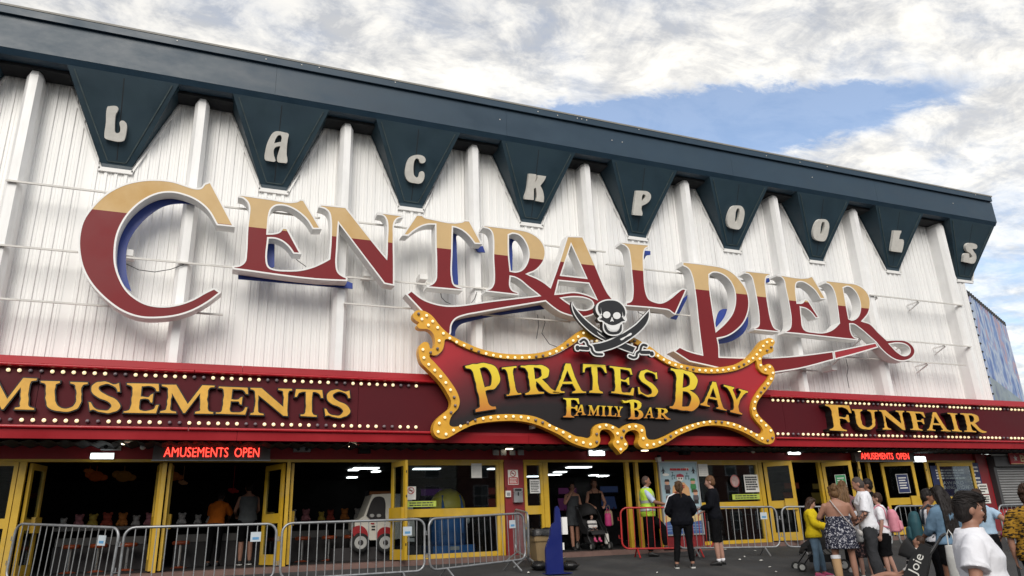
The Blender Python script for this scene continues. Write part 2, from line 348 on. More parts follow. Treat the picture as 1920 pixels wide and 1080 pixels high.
# ------------------------------------------------------------------ palette
m_asph = M('asphalt', (.036, .037, .039), .85, var=.35, vs=1.0, bump=.6, bs=160, dirt=(.066, .064, .060), dirt_s=.75, dirt_st=(.8, .5, 1))
m_step = M('entrance_tiles', (.16, .095, .08), .8, var=.3, vs=5)
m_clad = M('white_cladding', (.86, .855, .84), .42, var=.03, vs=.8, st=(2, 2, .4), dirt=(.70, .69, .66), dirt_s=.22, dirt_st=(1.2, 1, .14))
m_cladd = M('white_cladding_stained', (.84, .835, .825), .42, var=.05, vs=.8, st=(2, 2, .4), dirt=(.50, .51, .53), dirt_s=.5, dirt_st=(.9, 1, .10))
m_col = M('white_column', (.88, .875, .865), .38, var=.05, dirt=(.55, .54, .52), dirt_s=.4, dirt_st=(2, 2, .3))
m_rail = M('rail_metal', (.66, .64, .60), .5, var=.2)
m_teal = M('teal_boards', (.017, .044, .074), .42, var=.16, vs=.9, st=(1, 1, 2), dirt=(.03, .06, .08), dirt_s=.3)
m_teal2 = M('teal_panel', (.011, .034, .052), .5, var=.2, vs=1.4, dirt=(.02, .05, .06), dirt_s=.3)
m_trim = M('teal_edging', (.05, .075, .08), .6, var=.5, vs=6)
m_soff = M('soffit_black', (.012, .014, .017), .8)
m_cap = M('roof_cap', (.25, .24, .215), .6, var=.12)
m_wtrim = M('white_trim', (.8, .79, .77), .45, var=.06)
m_letw = M('pennant_letter', (.70, .68, .63), .5, var=.1, vs=8, dirt=(.45, .43, .38), dirt_s=.3)
m_cream = M('sign_cream', (.62, .43, .21), .5, spec=.3, var=.1, vs=.9, dirt=(.52, .30, .085), dirt_s=.75, dirt_st=(.5, 1, .5))
m_red = M('sign_red', (.20, .016, .020), .5, var=.1, vs=.8, spec=.25)
m_redb = M('sign_red_new', (.36, .014, .022), .33, var=.06)
m_white = M('sign_white', (.82, .81, .79), .4, var=.05, vs=3)
m_blue = M('sign_blue', (.016, .045, .27), .4, var=.12)
m_mar = M('marquee_maroon', (.085, .006, .011), .55, spec=.2, var=.12, vs=.7)
m_mred = M('marquee_red', (.34, .011, .018), .42, spec=.35, var=.18, vs=.8)
m_bead = M('marquee_bead', (.42, .012, .02), .3, var=.1)
m_gold = M('letter_gold', (.74, .40, .05), .42, var=.16, vs=5, dirt=(.55, .25, .02), dirt_s=.5)
m_blk = M('letter_black', (.006, .005, .005), .5, var=.2)
m_frame = M('frame_yellow', (.72, .37, .03), .4, var=.1, vs=3)
m_on = M('bulb_lit', (.9, .8, .55), .3, var=0, emit=(1, .80, .45), es=.5)
m_off = M('bulb_dark', (.20, .165, .18), .25, var=.1)
m_socket = M('bulb_socket', (.05, .02, .02), .5)
m_dred = M('dark_red_paint', (.32, .014, .020), .5, var=.2)
m_pred = M('pillar_red', (.20, .012, .016), .5, var=.2, vs=2)
m_yel = M('door_yellow', (.54, .335, .022), .42, var=.16, vs=3, dirt=(.40, .32, .16), dirt_s=.5)
m_glass = glassm('glass', (.82, .86, .88), .75)
m_glassd = glassm('glass_door', (.70, .74, .76), .3)
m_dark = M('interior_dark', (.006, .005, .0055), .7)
m_black = M('black_plastic', (.010, .010, .011), .5)
m_galv = M('galvanised', (.32, .33, .34), .42, metal=.6, var=.25, vs=9)
m_steel = M('steel', (.5, .5, .5), .3, metal=.9)
m_paper = M('paper', (.72, .71, .66), .7, var=.08)
m_ink = M('ink', (.03, .03, .035), .7)
# ------------------------------------------------------------------ ground
mb = MB(); rows = []
ys = [(-80, -1.6)]+[(y, z) for y, z in GZ[::-1][1:]]+[(60, -.585)]
xs = [-90, -30, -12, -6, 0, 6, 12, 18, 24, 30, 50, 150]
vs = [(x, y, z) for y, z in ys for x in xs]; k = len(xs)
mb.add(vs, [(i*k+j, i*k+j+1, (i+1)*k+j+1, (i+1)*k+j) for i in range(len(ys)-1) for j in range(k-1)])
tag(mb.build('ground', m_asph), None, None, kind='structure')
far = MB(); far.add([(-1500, -80.02, -1.61), (1500, -80.02, -1.61), (1500, -1500, -1.61), (-1500, -1500, -1.61)], [(0, 3, 2, 1)])
tag(far.build('road', m_asph), None, None, kind='structure')
mb = MB(); mb.box(-12, 15.62, -.75, 30, 26, Z_FLOOR); tag(mb.build('entrance_step', m_step), None, None, kind='structure')
# ------------------------------------------------------------------ the amusement hall
XL, XR = -12.0, 23.12
XF = 24.3                                        # right end of the roof fascia
hall = thing('amusement_hall', 'long white ribbed pier hall with teal overhanging roof fascia and yellow framed shopfront doors', 'building', (8, 16, -.5))
bay, x0c = 3.172, 2.30                             # column spacing, one column
cols = [x0c+bay*i for i in range(-4, 7)]
def rib_sheet(xa, xb, za, zb, y):
    """ribbed sheet: flat pans, raised ribs and a small stiffening groove, as rolled"""
    prof = [(xa, 0)]; per, d = .187, .030; k = math.ceil(xa/per)
    while k*per < xb:
        c = k*per
        for dx, dy in ((0, 0), (.014, -d), (.070, -d), (.084, 0), (.126, 0), (.130, -.008), (.139, -.008), (.143, 0)):
            if xa+.002 < c+dx < xb-.002: prof.append((c+dx, y*0+dy))
        k += 1
    prof.append((xb, 0)); m = MB(); n = len(prof)
    m.add([(px, y+py, za) for px, py in prof]+[(px, y+py, zb) for px, py in prof], [(i, i+1, i+1+n, i+n) for i in range(n-1)])
    m.quad((xa, y+.05, za), (xa, y+.05, zb), (xb, y+.05, zb), (xb, y+.05, za))
    return m
edges = [XL]+[c for c in cols if c > XL+.2]+[XR]
for bi, (a, b) in enumerate(zip(edges, edges[1:])):
    n = max(1, round((b-a)/1.06)); 
    for k in range(n):
        xa, xb = a+(b-a)*k/n, a+(b-a)*(k+1)/n
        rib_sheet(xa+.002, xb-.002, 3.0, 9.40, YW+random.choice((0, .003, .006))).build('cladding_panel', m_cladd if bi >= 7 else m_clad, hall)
for c in cols[:-1]+[22.0]:
    if c < XL+.3: continue
    m = MB(); pr = [(-.15, YW), (-.15, 15.36), (-.075, 15.235), (.075, 15.235), (.15, 15.36), (.15, YW)]
    m.add([(c+x, y, 3.0) for x, y in pr]+[(c+x, y, 9.18) for x, y in pr]+[(c+x*.75, y+.04 if y < 15.5 else y, 9.30) for x, y in pr],
          [(i, i+1, i+7, i+6) for i in range(5)]+[(i+6, i+7, i+13, i+12) for i in range(5)]+[(12, 13, 14, 15, 16, 17)])
    m.build('column', m_col, hall)
# horizontal mounting rails with their brackets
def rail(xa, xb, z, y=15.17):
    m = MB(); m.box(xa, y, z-.018, xb, y+.03, z+.018); m.box(xa, y+.03, z+.010, xb, y+.10, z+.018)
    o = m.build('mounting_rail', m_rail, hall); x = xa+.35
    while x < xb-.2:
        if xa < 13: break
        k = MB(); k.box(x-.02, y+.101, z-.03, x+.02, YW-.036, z+.01); k.add([(x-.02, y+.08, z-.031), (x+.02, y+.08, z-.031), (x+.02, YW-.04, z-.20), (x-.02, YW-.04, z-.20), (x-.02, y+.08, z-.06), (x+.02, y+.08, z-.06), (x+.02, YW-.04, z-.22), (x-.02, YW-.04, z-.22)],
              [(0, 1, 2, 3), (7, 6, 5, 4), (0, 3, 7, 4), (1, 5, 6, 2)]); x += 1.75; k.build('rail_bracket', m_wtrim, o)
def px_rail(p, q, y=15.17):
    a, b = P(*p, y), P(*q, y); rail(a.x, b.x, (a.z+b.z)/2, y)
for p, q in [((10, 338), (205, 360)), ((-180, 440), (145, 474)), ((237, 483), (436, 500)), ((-180, 545), (215, 576)), ((362, 586), (418, 590)), ((420, 385), (600, 410)), ((645, 569), (776, 578)), ((660, 415), (770, 428)),
             ((650, 520), (800, 532)), ((800, 527), (920, 545)), ((1018, 458), (1050, 463)), ((1103, 468), (1136, 472)), ((1138, 494), (1172, 500)), ((1205, 503), (1283, 514)), ((905, 588), (1070, 605)), ((1220, 583), (1296, 594)), ((1330, 520), (1590, 548)),
             ((1632, 553), (1806, 572)), ((1600, 632), (1822, 649)), ((1490, 692), (1535, 696)), ((1560, 668), (1812, 684))]:
    px_rail(p, q)
for px, py in [(241, 475), (688, 514), (793, 520), (1560, 690)]:
    c = P(px, py, 15.3); bj = MB(); bj.box(c.x-.09, c.y-.08, c.z-.07, c.x+.09, c.y+.3, c.z+.06); bj.build('junction_box', m_wtrim, hall)
# roof fascia
def extr(prof, xa, xb, mat, name, parent=hall, closed=True):
    m = MB(); n = len(prof); m.add([(xa, y, z) for y, z in prof]+[(xb, y, z) for y, z in prof],
        [(i, (i+1) % n, (i+1) % n+n, i+n) for i in range(n)]+[tuple(range(n-1, -1, -1)), tuple(range(n, 2*n))]); return m.build(name, mat, parent)
fw = 3.5; x = XL; k = 0
while x < XF-.05:
    xb = min(XF, x+fw*(2 if k % 2 else 1.6)); xb = XF if XF-xb < 1 else xb
    extr([(14.87, 9.475), (14.87, 10.215), (15.2, 10.215), (15.2, 9.475)], x+.002, xb-.002, m_teal, 'fascia_board'); x = xb; k += 1
extr([(14.80, 10.222), (14.80, 10.385), (15.2, 10.385), (15.2, 10.222)], XL, XF-.06, m_teal, 'fascia_band')
extr([(14.79, 10.391), (14.79, 10.435), (15.3, 10.49), (36, 10.49), (36, 10.391)], XL, XF-.02, m_cap, 'roof')
extr([(14.872, 9.475), (14.95, 9.365), (15.2, 9.365), (15.2, 9.475)], XL, XF-.003, m_teal, 'fascia_bevel')
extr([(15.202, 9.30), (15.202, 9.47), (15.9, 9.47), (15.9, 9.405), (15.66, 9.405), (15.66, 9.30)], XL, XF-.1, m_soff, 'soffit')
sc_ = MB()
for i in range(26):
    px = XL+random.random()*(XF-XL); zz = random.choice((10.35, 10.33, 10.3, 9.9)); yy = 14.80 if zz > 10.2 else 14.87; sc_.box(px-.012, yy-.012, zz-.012, px+.012, yy-.001, zz+.012)
sc_.build('fixing_screw', m_rail, hall)
# pennant corbels with the town's name
pen_letters = {0: ("L", [tr("335,428* 425,428 440,445 432,480 415,510 408,560 405,640 410,690 430,700 455,690 462,650 455,610 455,590 475,573 505,580 525,610 520,700 505,760 495,775 330,762 305,750 300,730 315,600 325,450", 140, 120, 5.4)]),
 1: ("A", [tr("450,195 700,230* 735,260 720,350 700,500 690,700 700,890 680,910* 500,890* 475,850 540,560 550,525* 500,530 430,560 400,620 400,700 430,820 440,855 410,880* 220,850* 195,800 210,640 240,500 300,350 370,240", 480, 230, 12), tr("500,285 540,275 575,310 565,430* 480,445 410,465* 440,370", 480, 230, 12)]),
 2: ("C", [tr("440,220 540,228 600,260 628,320 610,370 560,390 515,370 500,330 480,300 440,292 405,330 385,420 380,530 395,630 430,670 460,678 490,650 500,610 520,565 550,550 590,570 605,630 590,720 550,780 510,800 400,790 300,765 240,700 215,600 225,480 260,350 330,255", 740, 270, 10.8)]),
 3: ("K", [tr("380,185* 540,200* 548,230 515,390* 560,330 585,220* 770,245* 740,320 640,460* 690,560 720,700 715,830* 540,800* 560,700 555,600 540,505* 495,525* 490,780* 285,760* 280,730 330,560 360,350", 960, 310, 12)]),
 4: ("P", [tr("310,235* 480,240 600,260 670,320 685,400 650,490 560,570 450,620* 445,700 470,820 460,870* 235,850* 235,780 270,500", 1170, 340, 13.5), tr("500,325 540,350 540,410 500,470 450,515* 455,430 470,350", 1170, 340, 13.5)]),
 5: ("O", [tr("500,235 620,255 690,340 712,450 690,620 640,800 560,920 450,920 330,890 250,830 215,700 225,570 270,420 340,290 410,245", 1350, 370, 15.43), tr("520,315 560,340 570,400 540,600 500,700 460,740 440,690 445,560 460,420 490,340", 1350, 370, 15.43)]),
 7: ("L", [tr("385,215* 630,225* 630,270 585,370 555,520* 690,525 715,580 700,750 650,960* 400,930 290,910* 290,850 340,520", 1655, 420, 18)]),
 8: ("S", [tr("480,195 640,205 740,250 765,310 735,385 640,390 600,400* 650,480 720,580 735,700 700,820 640,880 480,865 290,820* 300,740 340,560 400,535 490,545* 500,680* 540,720 590,690 600,640 560,570 470,500 400,440 378,340 400,250", 1790, 445, 18)])}
pen_letters[6] = ("O", [[Vector((1540, 432))+(p-Vector((1380, 408)))*.93 for p in c] for c in pen_letters[5][1]])
PT, PB = (14.945, 9.364), (15.69, 7.53)            # front face of a pennant: top and tip (Y, Z)
pn = Vector((0, PB[1]-PT[1], -(PB[0]-PT[0]))).normalized(); pn = pn if pn.y < 0 else -pn
for i in range(-1, 9):
    c = -2.40+bay*i; hw, hb = 1.045, .26
    if i == 8: c = 23.15-.03
    if i == -1: c -= .12
    def fp(x, t): return Vector((x, PT[0]+(PB[0]-PT[0])*t, PT[1]+(PB[1]-PT[1])*t))
    xl, xr, bl, br = c-hw, c+hw, c-hb, c+hb
    if i == 8: xr, br = 24.25, 23.42; bl = 22.75
    m = MB(); A = [fp(xl, 0), fp(xr, 0), fp(br, 1), fp(bl, 1)]
    B = [Vector((xl, YW-.04, PT[1])), Vector((xr, YW-.04, PT[1])), Vector((br, YW-.04, PB[1]-.02)), Vector((bl, YW-.04, PB[1]-.02))]
    m.add(A+B, [(0, 3, 2, 1), (0, 1, 5, 4), (1, 2, 6, 5), (2, 3, 7, 6), (3, 0, 4, 7), (4, 5, 6, 7)])
    pnl = m.build('pennant', m_teal2, hall)
    # raised edging strips and the centre joint
    e = MB(); off = pn*.014
    def strip(p, q, w, mi=0):
        d = (q-p).normalized(); s_ = d.cross(pn).normalized()*w
        e.hexa([p-s_+off, p+s_+off, q+s_+off, q-s_+off], -off*.9, mi)
    def inn(x, t, dx): return fp(x+dx, t)
    strip(inn(xl, .03, .13), inn(bl, .93, .09), .011); strip(inn(xr, .03, -.13), inn(br, .93, -.09), .011); strip(inn(bl, .93, .10), inn(br, .93, -.10), .011)
    e.build('edging', m_trim, pnl)
    j = MB(); p, q = fp((xl+xr)/2, .04)+pn*.003, fp((bl+br)/2, .91)+pn*.003; s_ = Vector((.009, 0, 0)); j.quad(p-s_, q-s_, q+s_, p+s_); j.build('panel_joint', m_soff, pnl)
    # white flashing round the foot of the pennant on the cladding
    w = MB(); y = YW-.06
    for (p0, p1, hw_) in (((xl-.02, 9.28), (bl-.045, 7.47), .018), ((bl-.06, 7.47), (br+.06, 7.47), .045), ((br+.045, 7.47), (xr+.02, 9.28), .018)):
        dx, dz = p1[0]-p0[0], p1[1]-p0[1]; l = math.hypot(dx, dz); nx, nz = dz/l*hw_, -dx/l*hw_
        w.hexa([(p0[0]-nx, y, p0[1]-nz), (p1[0]-nx, y, p1[1]-nz), (p1[0]+nx, y, p1[1]+nz), (p0[0]+nx, y, p0[1]+nz)], (0, .055, 0))
    w.build('flashing', m_wtrim, hall)
    if i in pen_letters:
        p0 = fp(c, .5)+pn*.10
        cons = [[PL(q.x, q.y, p0, pn) for q in cc] for cc in pen_letters[i][1]]
        lm = MB(); lm.prism(cons, -pn*.085); lm.build('letter', m_letw, pnl)
    elif i == -1:
        s0 = fp(c, .58)+pn*.10; lm = MB(); uz = (fp(c, 0)-fp(c, 1)).normalized()
        lm.prism([[s0+Vector((1, 0, 0))*((p.x-.5)*.36)+uz*((p.y-.5)*.62) for p in crv(t)] for t in GL['B']], -pn*.085); lm.build('letter', m_letw, pnl)
# hall body behind the facade
body = MB(); body.box(XR-.05, YW+.06, 2.9, XR, 36, 10.38); body.box(XL, YW+.06, 2.2, XL+.05, 36, 10.38); body.box(XL, 36, -.5, XR, 36.1, 10.38)
body.build('side_wall', m_clad, hall)
# ------------------------------------------------------------------ CENTRAL PIER sign
pier = thing('pier_sign', 'huge white edged CENTRAL PIER lettering in cream over red on the white ribbed wall', 'sign', (8, 15, 6))
T4, T5, T6, T7 = (0, 320, 4), (420, 340, 4), (740, 380, 3.84), (1240, 440, 3.84)
PIER = [
 ('C', 6.21, [(T4, "1530,98* 1580,80* 1762,425* 1625,410* 1560,300 1480,230 1380,185 1280,166 1180,178 1080,225 990,300 930,380 885,480 868,580 870,700 900,800 950,890 1020,955 1110,1000 1230,1015 1340,1000 1440,965 1540,910 1607,878* 1660,915* 1560,990 1440,1055 1330,1090 1200,1107 1060,1104 940,1068 830,1000 690,862 620,740 588,600 590,480 620,370 690,270 790,175 920,105 1050,73 1180,66 1300,80 1400,112 1460,130 1505,128")]),
 ('EN', 6.21, [(T5, "112,97* 330,128 540,150 568,135* 600,138* 732,360* 665,360* 620,290 560,235 500,200 440,183 385,188 355,215 342,255 334,330 330,390* 375,388 415,375 435,345* 475,350* 582,548* 520,545* 480,490 430,450 380,432 335,430* 324,600 338,640 370,656 480,666 570,662 660,640 740,605 785,580* 792,500 797,400 797,300 785,238 760,212 708,196* 722,172* 915,192* 1110,440 1215,570* 1218,450 1222,330 1215,290 1195,262 1148,252* 1150,230* 1348,255* 1345,272* 1300,285 1280,315 1276,400 1278,600 1278,785* 1200,770* 862,320* 852,500 848,640 860,680 890,705 925,720* 925,750* 680,738 65,660* 65,635* 115,628 150,600 160,540 170,350 182,250 185,190 170,155 140,130 105,122*")]),
 ('T', 6.21, [(T6, "155,85* 200,88* 215,102 250,112 480,137 500,125* 540,128* 632,300* 575,298* 540,250 490,205 440,182 420,178* 416,350 418,560 430,590 460,605 493,612* 490,635* 230,612* 232,595* 270,580 290,555 295,500 292,300 290,160* 240,160 190,175 140,205 98,240* 52,238*")]),
 ('RA', 6.21, [(T6, "637,160* 800,180 900,193 960,207 1020,238 1065,285 1087,345 1080,410 1050,460 1010,495 960,515* 1030,545 1080,575 1118,605* 1180,430 1240,240* 1355,243* 1450,460 1530,640 1575,700* 1480,770 1420,812 1330,830 1260,815 1190,790 1130,750 1085,712* 600,795 500,815 440,840 412,878 405,935* 385,990* 190,780* 78,660* 120,628* 200,690 290,725 380,740 460,738 700,705 1035,668* 960,610 900,560 860,540 835,535* 833,600 848,628 895,645* 890,668* 655,642* 655,625* 690,612 708,580 712,540 706,400 705,250 695,212 675,192 635,182*"),
    (T6, "822,235* 850,225 900,240 940,290 962,360 950,430 915,480 870,495 835,490* 824,380"), (T6, "1270,305* 1375,540* 1200,520*"), (T6, "1182,565* 1395,585* 1448,690* 1380,660 1290,642 1200,652 1160,655*"), (T6, "1205,690* 1280,682 1370,690 1420,715 1425,745 1385,768 1320,765 1255,725")]),
 ('L', 6.21, [((0, 0, 1), "1164.5,453.5* 1217,458.6* 1216.5,464* 1210,467.5 1207.5,476 1207,490 1208,510 1211.5,547 1217,560 1229.6,566 1240,567 1257,558 1270,547 1279,541 1288,542* 1266,591* 1260,587 1254,582.5 1240,580 1172,574* 1173.5,567* 1182,564 1185,555 1183,510 1180,480 1177,467 1171,461 1164,458*")]),
 ('P', 5.86, [(T7, "150,193* 330,215 440,235 510,270 570,330 615,400 632,480 625,560 590,640 530,700 470,735 405,750* 415,800 418,878* 600,884 800,882 1000,868 1236,838* 1244,901* 1000,965 815,995* 600,1010 400,960 200,915* 85,840* 130,805* 180,830 240,850 292,862* 265,650 240,420 215,290 195,250 165,230 150,225*"), (T7, "345,290* 370,275 420,280 480,320 520,390 530,470 510,560 460,630 395,690* 365,500 348,370")]),
 ('new', 9, [(T7, "1240,838* 1400,805 1541,776* 1562,812* 1400,860 1248,900*")]),
 ('I', 5.84, [(T7, "600,258* 790,278* 785,295* 760,305 750,340 755,400 775,540 795,630 815,670 855,690* 850,705* 670,687* 668,670* 695,655 700,620 680,450 660,350 650,312 630,288 598,280*")]),
 ('ER', 5.82, [(T7, "828,285* 1050,308 1075,298* 1088,302* 1185,465* 1145,465* 1110,410 1060,365 1010,342 975,350 968,390 978,490* 1012,488 1030,465* 1055,470* 1138,603* 1110,603* 1075,560 1040,535 1002,525* 1010,600 1028,680 1100,700 1170,702 1230,680 1278,635* 1265,530 1250,440 1235,395 1210,362 1180,350* 1182,328* 1330,345 1400,355 1460,390 1495,440 1505,500 1490,570 1468,600 1448,622* 1500,640 1560,700 1622,758* 1700,755 1760,762 1810,800 1827,850 1803,890 1750,912 1690,905 1625,865 1575,818* 1545,778* 1480,720 1420,670 1385,648 1358,646* 1365,700 1385,735 1418,745* 1415,762* 1200,740 1000,718 890,708* 895,690* 920,675 930,640 915,500 890,380 880,330 860,307 828,300*"),
    (T7, "1310,385* 1340,375 1385,400 1420,460 1430,530 1410,590 1370,612 1350,605* 1330,500"), (T7, "1645,790* 1700,783 1760,795 1787,825 1780,855 1745,868 1700,845")]),
]
for nm, zs, cons in PIER:
    cs = [toY(tr(t, *T), YL) for T, t in cons]
    m = MB(); m.prism(cs, (0, .30, 0)); 
    for i, c in enumerate(cs): ribbon(m, c, .034, -.009, i > 0)
    lo = m.build('letter', m_white, pier)
    fm = MB(); ins = [inset(c, .012, i > 0) for i, c in enumerate(cs)]
    fm.prism([[p+Vector((0, -.004, 0)) for p in c] for c in ins], (0, .003, 0), back=False)
    fo = fm.build('letter_face', [m_red if nm != 'new' else m_redb, m_cream], lo)
    bm = bmesh.new(); bm.from_mesh(fo.data); oz = ORG[fo.name].z
    bmesh.ops.bisect_plane(bm, geom=bm.verts[:]+bm.edges[:]+bm.faces[:], plane_co=(0, 0, zs-oz), plane_no=(0, 0, 1))
    for f in bm.faces: f.material_index = 1 if f.calc_center_median().z > zs-oz else 0
    bm.to_mesh(fo.data); bm.free()
# blue drop-shadow pieces on the back
for T, t in [(T4, "1500,272* 1430,250 1330,245 1230,265 1130,325 1050,400 985,490 950,580 945,680 955,800 985,905* 930,860 890,780 840,600 900,420 1000,280 1150,180 1300,150 1420,190"),
             (T5, "107,690* 107,732* 965,805* 965,765* 900,740 600,690"), (T5, "320,462* 380,462* 378,640* 320,660*"),
             (T6, "400,205* 480,215 510,240 450,235 447,290 452,450 458,590* 400,580*"), (T6, "575,318* 635,312* 652,358* 600,355*"),
             (T6, "815,235* 880,245 895,268 858,275 850,380 846,490* 815,480*"), (T6, "1790,345* 1842,348* 1842,375* 1815,380 1795,410 1780,420*"),
             (T6, "1085,730* 1080,765* 700,820 560,850 470,880 440,920 435,960* 400,960* 400,850 520,790 700,770"),
             ((0, 0, 1), "1289,553* 1288,560* 1268.5,599* 1258,597* 1262,585 1275,565"), (T7, "430,540 480,535* 470,590 440,640 400,680* 395,660 400,600"),
             (T7, "625,590* 622,650 590,710 530,755 470,778 420,785* 405,740* 500,700 580,650"), (T7, "755,315* 780,310* 778,340 755,345*")]:
    c = toY(tr(t, *T), 15.19); m = MB(); m.prism([c], (0, .03, 0)); m.build('letter_shadow', m_blue, pier)
# supply cables drooping under the letters
def cable(pts, Y, parent, r=.008):
    MB().tube([P(x, y, Y) for x, y in pts], r, 5).build('cable', m_black, parent) if False else None
    m = MB(); m.tube([P(x, y, Y) for x, y in pts], r, 5); m.build('cable', m_soff, parent)
for pts in [[(237, 495), (260, 506), (290, 510), (320, 505), (345, 496)], [(826, 548), (828, 558), (836, 566), (845, 570)], [(894, 548), (890, 560), (884, 568)], [(1020, 592), (1022, 605), (1016, 625), (1030, 645), (1048, 652)], [(1008, 590), (1010, 610), (1006, 635)], [(1586, 672), (1590, 690), (1588, 705), (1592, 728)], [(1194, 576), (1197, 586), (1206, 590)], [(548, 480), (560, 490), (574, 500)]]:
    cable(pts, 15.2, pier)
# ------------------------------------------------------------------ marquee band over the doors
zM = dict(top=P(0, 665.5, YM).z, b1=P(0, 683.5, YM).z, b2=P(0, 800, YM).z, bot=P(0, 822, YM).z)
r1z = P(0, 693.5, YM).z; r2z = P(0, 787, YM).z
marq = thing('marquee_sign', 'long maroon and red light-bulb marquee band reading AMUSEMENTS and FUNFAIR above the doors', 'sign', (8, YM, 2.5))
def mpan(xa, xb, za, zb, y, mat, name): return extr([(y, za), (y, zb), (YM+.12, zb), (YM+.12, za)], xa, xb, mat, name, marq)
MX0, MX1 = -11.9, 29.9
joints = [MX0, P(70, 740, YM).x, P(672, 740, YM).x, P(672, 740, YM).x+6.3, P(1500, 760, YM).x-.6, 21.2, 26, MX1]
for a, b in zip(joints, joints[1:]): mpan(a+.004, b-.004, zM['b2']+.03, zM['b1']-.03, YM, m_mar, 'marquee_panel')
jt = [MX0, P(455, 690, YM).x, 6.5, 13.0, 17.5, 22.5, MX1]
for a, b in zip(jt, jt[1:]):
    extr([(YM-.09, zM['b1']+.035), (YM-.03, zM['top']), (YM+.55, zM['top']+.01), (YM+.55, zM['b1']-.03), (YM-.05, zM['b1']-.025)], a+.003, b-.003, m_mred, 'upper_band', marq)
    extr([(YM-.05, zM['bot']), (YM-.07, zM['b2']-.035), (YM-.05, zM['b2']+.025), (YM+.5, zM['b2']+.025), (YM+.5, zM['bot'])], a+.003, b-.003, m_mred, 'lower_band', marq)
for z in (zM['b1'], zM['b2']):
    for a, b in ((MX0, P(354, 800, YM).x-.01), (P(354, 800, YM).x+.01, P(812, 750, YM).x), (P(1440, 750, YM).x, MX1)):
        m = MB(); m.tube([(a, YM-.10, z), (b, YM-.10, z)], .028, 8); m.build('trim_bead', m_bead, marq)
# bulbs: six lit, two out, all along both rows
bulb_me = {}
def bulb(p, lit, parent, r):
    key = (lit, r)
    o = None
    if key not in bulb_me:
        m = MB(); m.lathe = None
        m.loft([((0, .0, 0), (r*.9, 0, 0), (0, 0, r*.9)), ((0, -.3*r, 0), (r*.88, 0, 0), (0, 0, r*.88))], 8, 1, True)
        m.loft([((0, -.3*r, 0), (r*.85, 0, 0), (0, 0, r*.85)), ((0, -.9*r, 0), (r, 0, 0), (0, 0, r)), ((0, -1.5*r, 0), (r*.8, 0, 0), (0, 0, r*.8)), ((0, -1.85*r, 0), (r*.3, 0, 0), (0, 0, r*.3))], 8, 0, True)
        o = m.build('bulb', [m_on if lit else m_off, m_socket], None, smooth=True); bulb_me[key] = o.data
    else:
        o = bpy.data.objects.new('bulb', bulb_me[key]); COL.objects.link(o)
    o.parent = parent; o.location = Vector(p)-ORG[parent.name]; return o
sgnL, sgnR = P(812, 750, YM).x, P(1440, 760, YM).x
def row(z, xr, sp, ph):
    x, k = xr, 0
    lst = []
    return lst
bx0 = P(16, 693.5, YM).x; sp = (P(451, 712, YM).x-bx0)/23.0
for z, ph, xs0 in ((r1z, 0, P(16.5, 693.5, YM).x), (r2z, 3, P(20, 787, YM).x)):
    for k in range(-4, 210):
        xx = xs0+sp*k
        if xx < -6.2 or xx > 25.6 or sgnL-.25 < xx < sgnR+.02: continue
        kk = (k-2+ph) % 8
        if ph: kk = (k+0) % 8; lit = not kk in (0, 7)
        else: lit = not ((k-2) % 8 in (0, 1))
        bulb((xx, YM-.002, z), lit, marq, .036)
def sign_word(items, Y, parent, depth, mface, mbody, rim=.02, wob=.008):
    for ch, bl, br, tl in items:
        cs = glyph(ch, bl, br, tl, Y, wob)
        big = [inset(c, -rim, i > 0) for i, c in enumerate(cs)]
        m = MB(); m.prism(big, (0, depth, 0)); lo = m.build('letter', mbody, parent)
        f = MB(); f.prism([[p+Vector((0, -.012, 0)) for p in c] for c in cs], (0, .011, 0)); f.build('letter_face', mface, lo)
AM = [('A', (-152, 762), (-50, 766), (-148, 704)), ('M', (-43, 766), (63, 769), (-36, 707)), ('U', (78, 770), (166, 773), (77, 714)), ('S', (166, 771), (225, 775), (168, 715)),
      ('E', (232, 773.5), (296, 775), (238, 719)), ('M', (300, 774), (399, 776), (304, 721)), ('E', (405, 776), (463, 778), (410, 725)), ('N', (469, 778), (547, 780), (470, 727)), ('T', (552, 780), (605, 782), (553, 730)), ('S', (608, 781.5), (656, 783), (610, 731))]
sign_word(AM, YM-.10, marq, .097, m_gold, m_blk)
FU = [('F', (1555.5, 806.5), (1602, 809), (1547, 758.5)), ('U', (1603, 804), (1650, 806), (1597, 767)), ('N', (1655, 805), (1702, 806.5), (1647.5, 769)), ('F', (1707, 806), (1740, 808), (1699, 771)), ('A', (1738, 806.7), (1782, 809), (1730, 772)), ('I', (1785, 808), (1803, 809.5), (1776, 774)), ('R', (1808, 809.5), (1849, 811), (1800, 775))]
sign_word(FU, YM-.22, marq, .215, m_gold, m_blk, .014)
# corrugated underside of the canopy and its posts
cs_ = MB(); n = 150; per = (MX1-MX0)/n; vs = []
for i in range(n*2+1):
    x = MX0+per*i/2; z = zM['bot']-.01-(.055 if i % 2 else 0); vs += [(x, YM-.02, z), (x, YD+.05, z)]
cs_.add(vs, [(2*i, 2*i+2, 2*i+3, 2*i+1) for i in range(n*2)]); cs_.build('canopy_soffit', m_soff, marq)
tp = MB(); tp.box(MX0, YM+.1, zM['bot']+.02, MX1, YW+.03, zM['bot']+.06); tp.box(MX0, YM+.13, zM['top']-.06, MX1, YW-.04, zM['top']-.02); tp.build('canopy_deck', m_soff, marq)
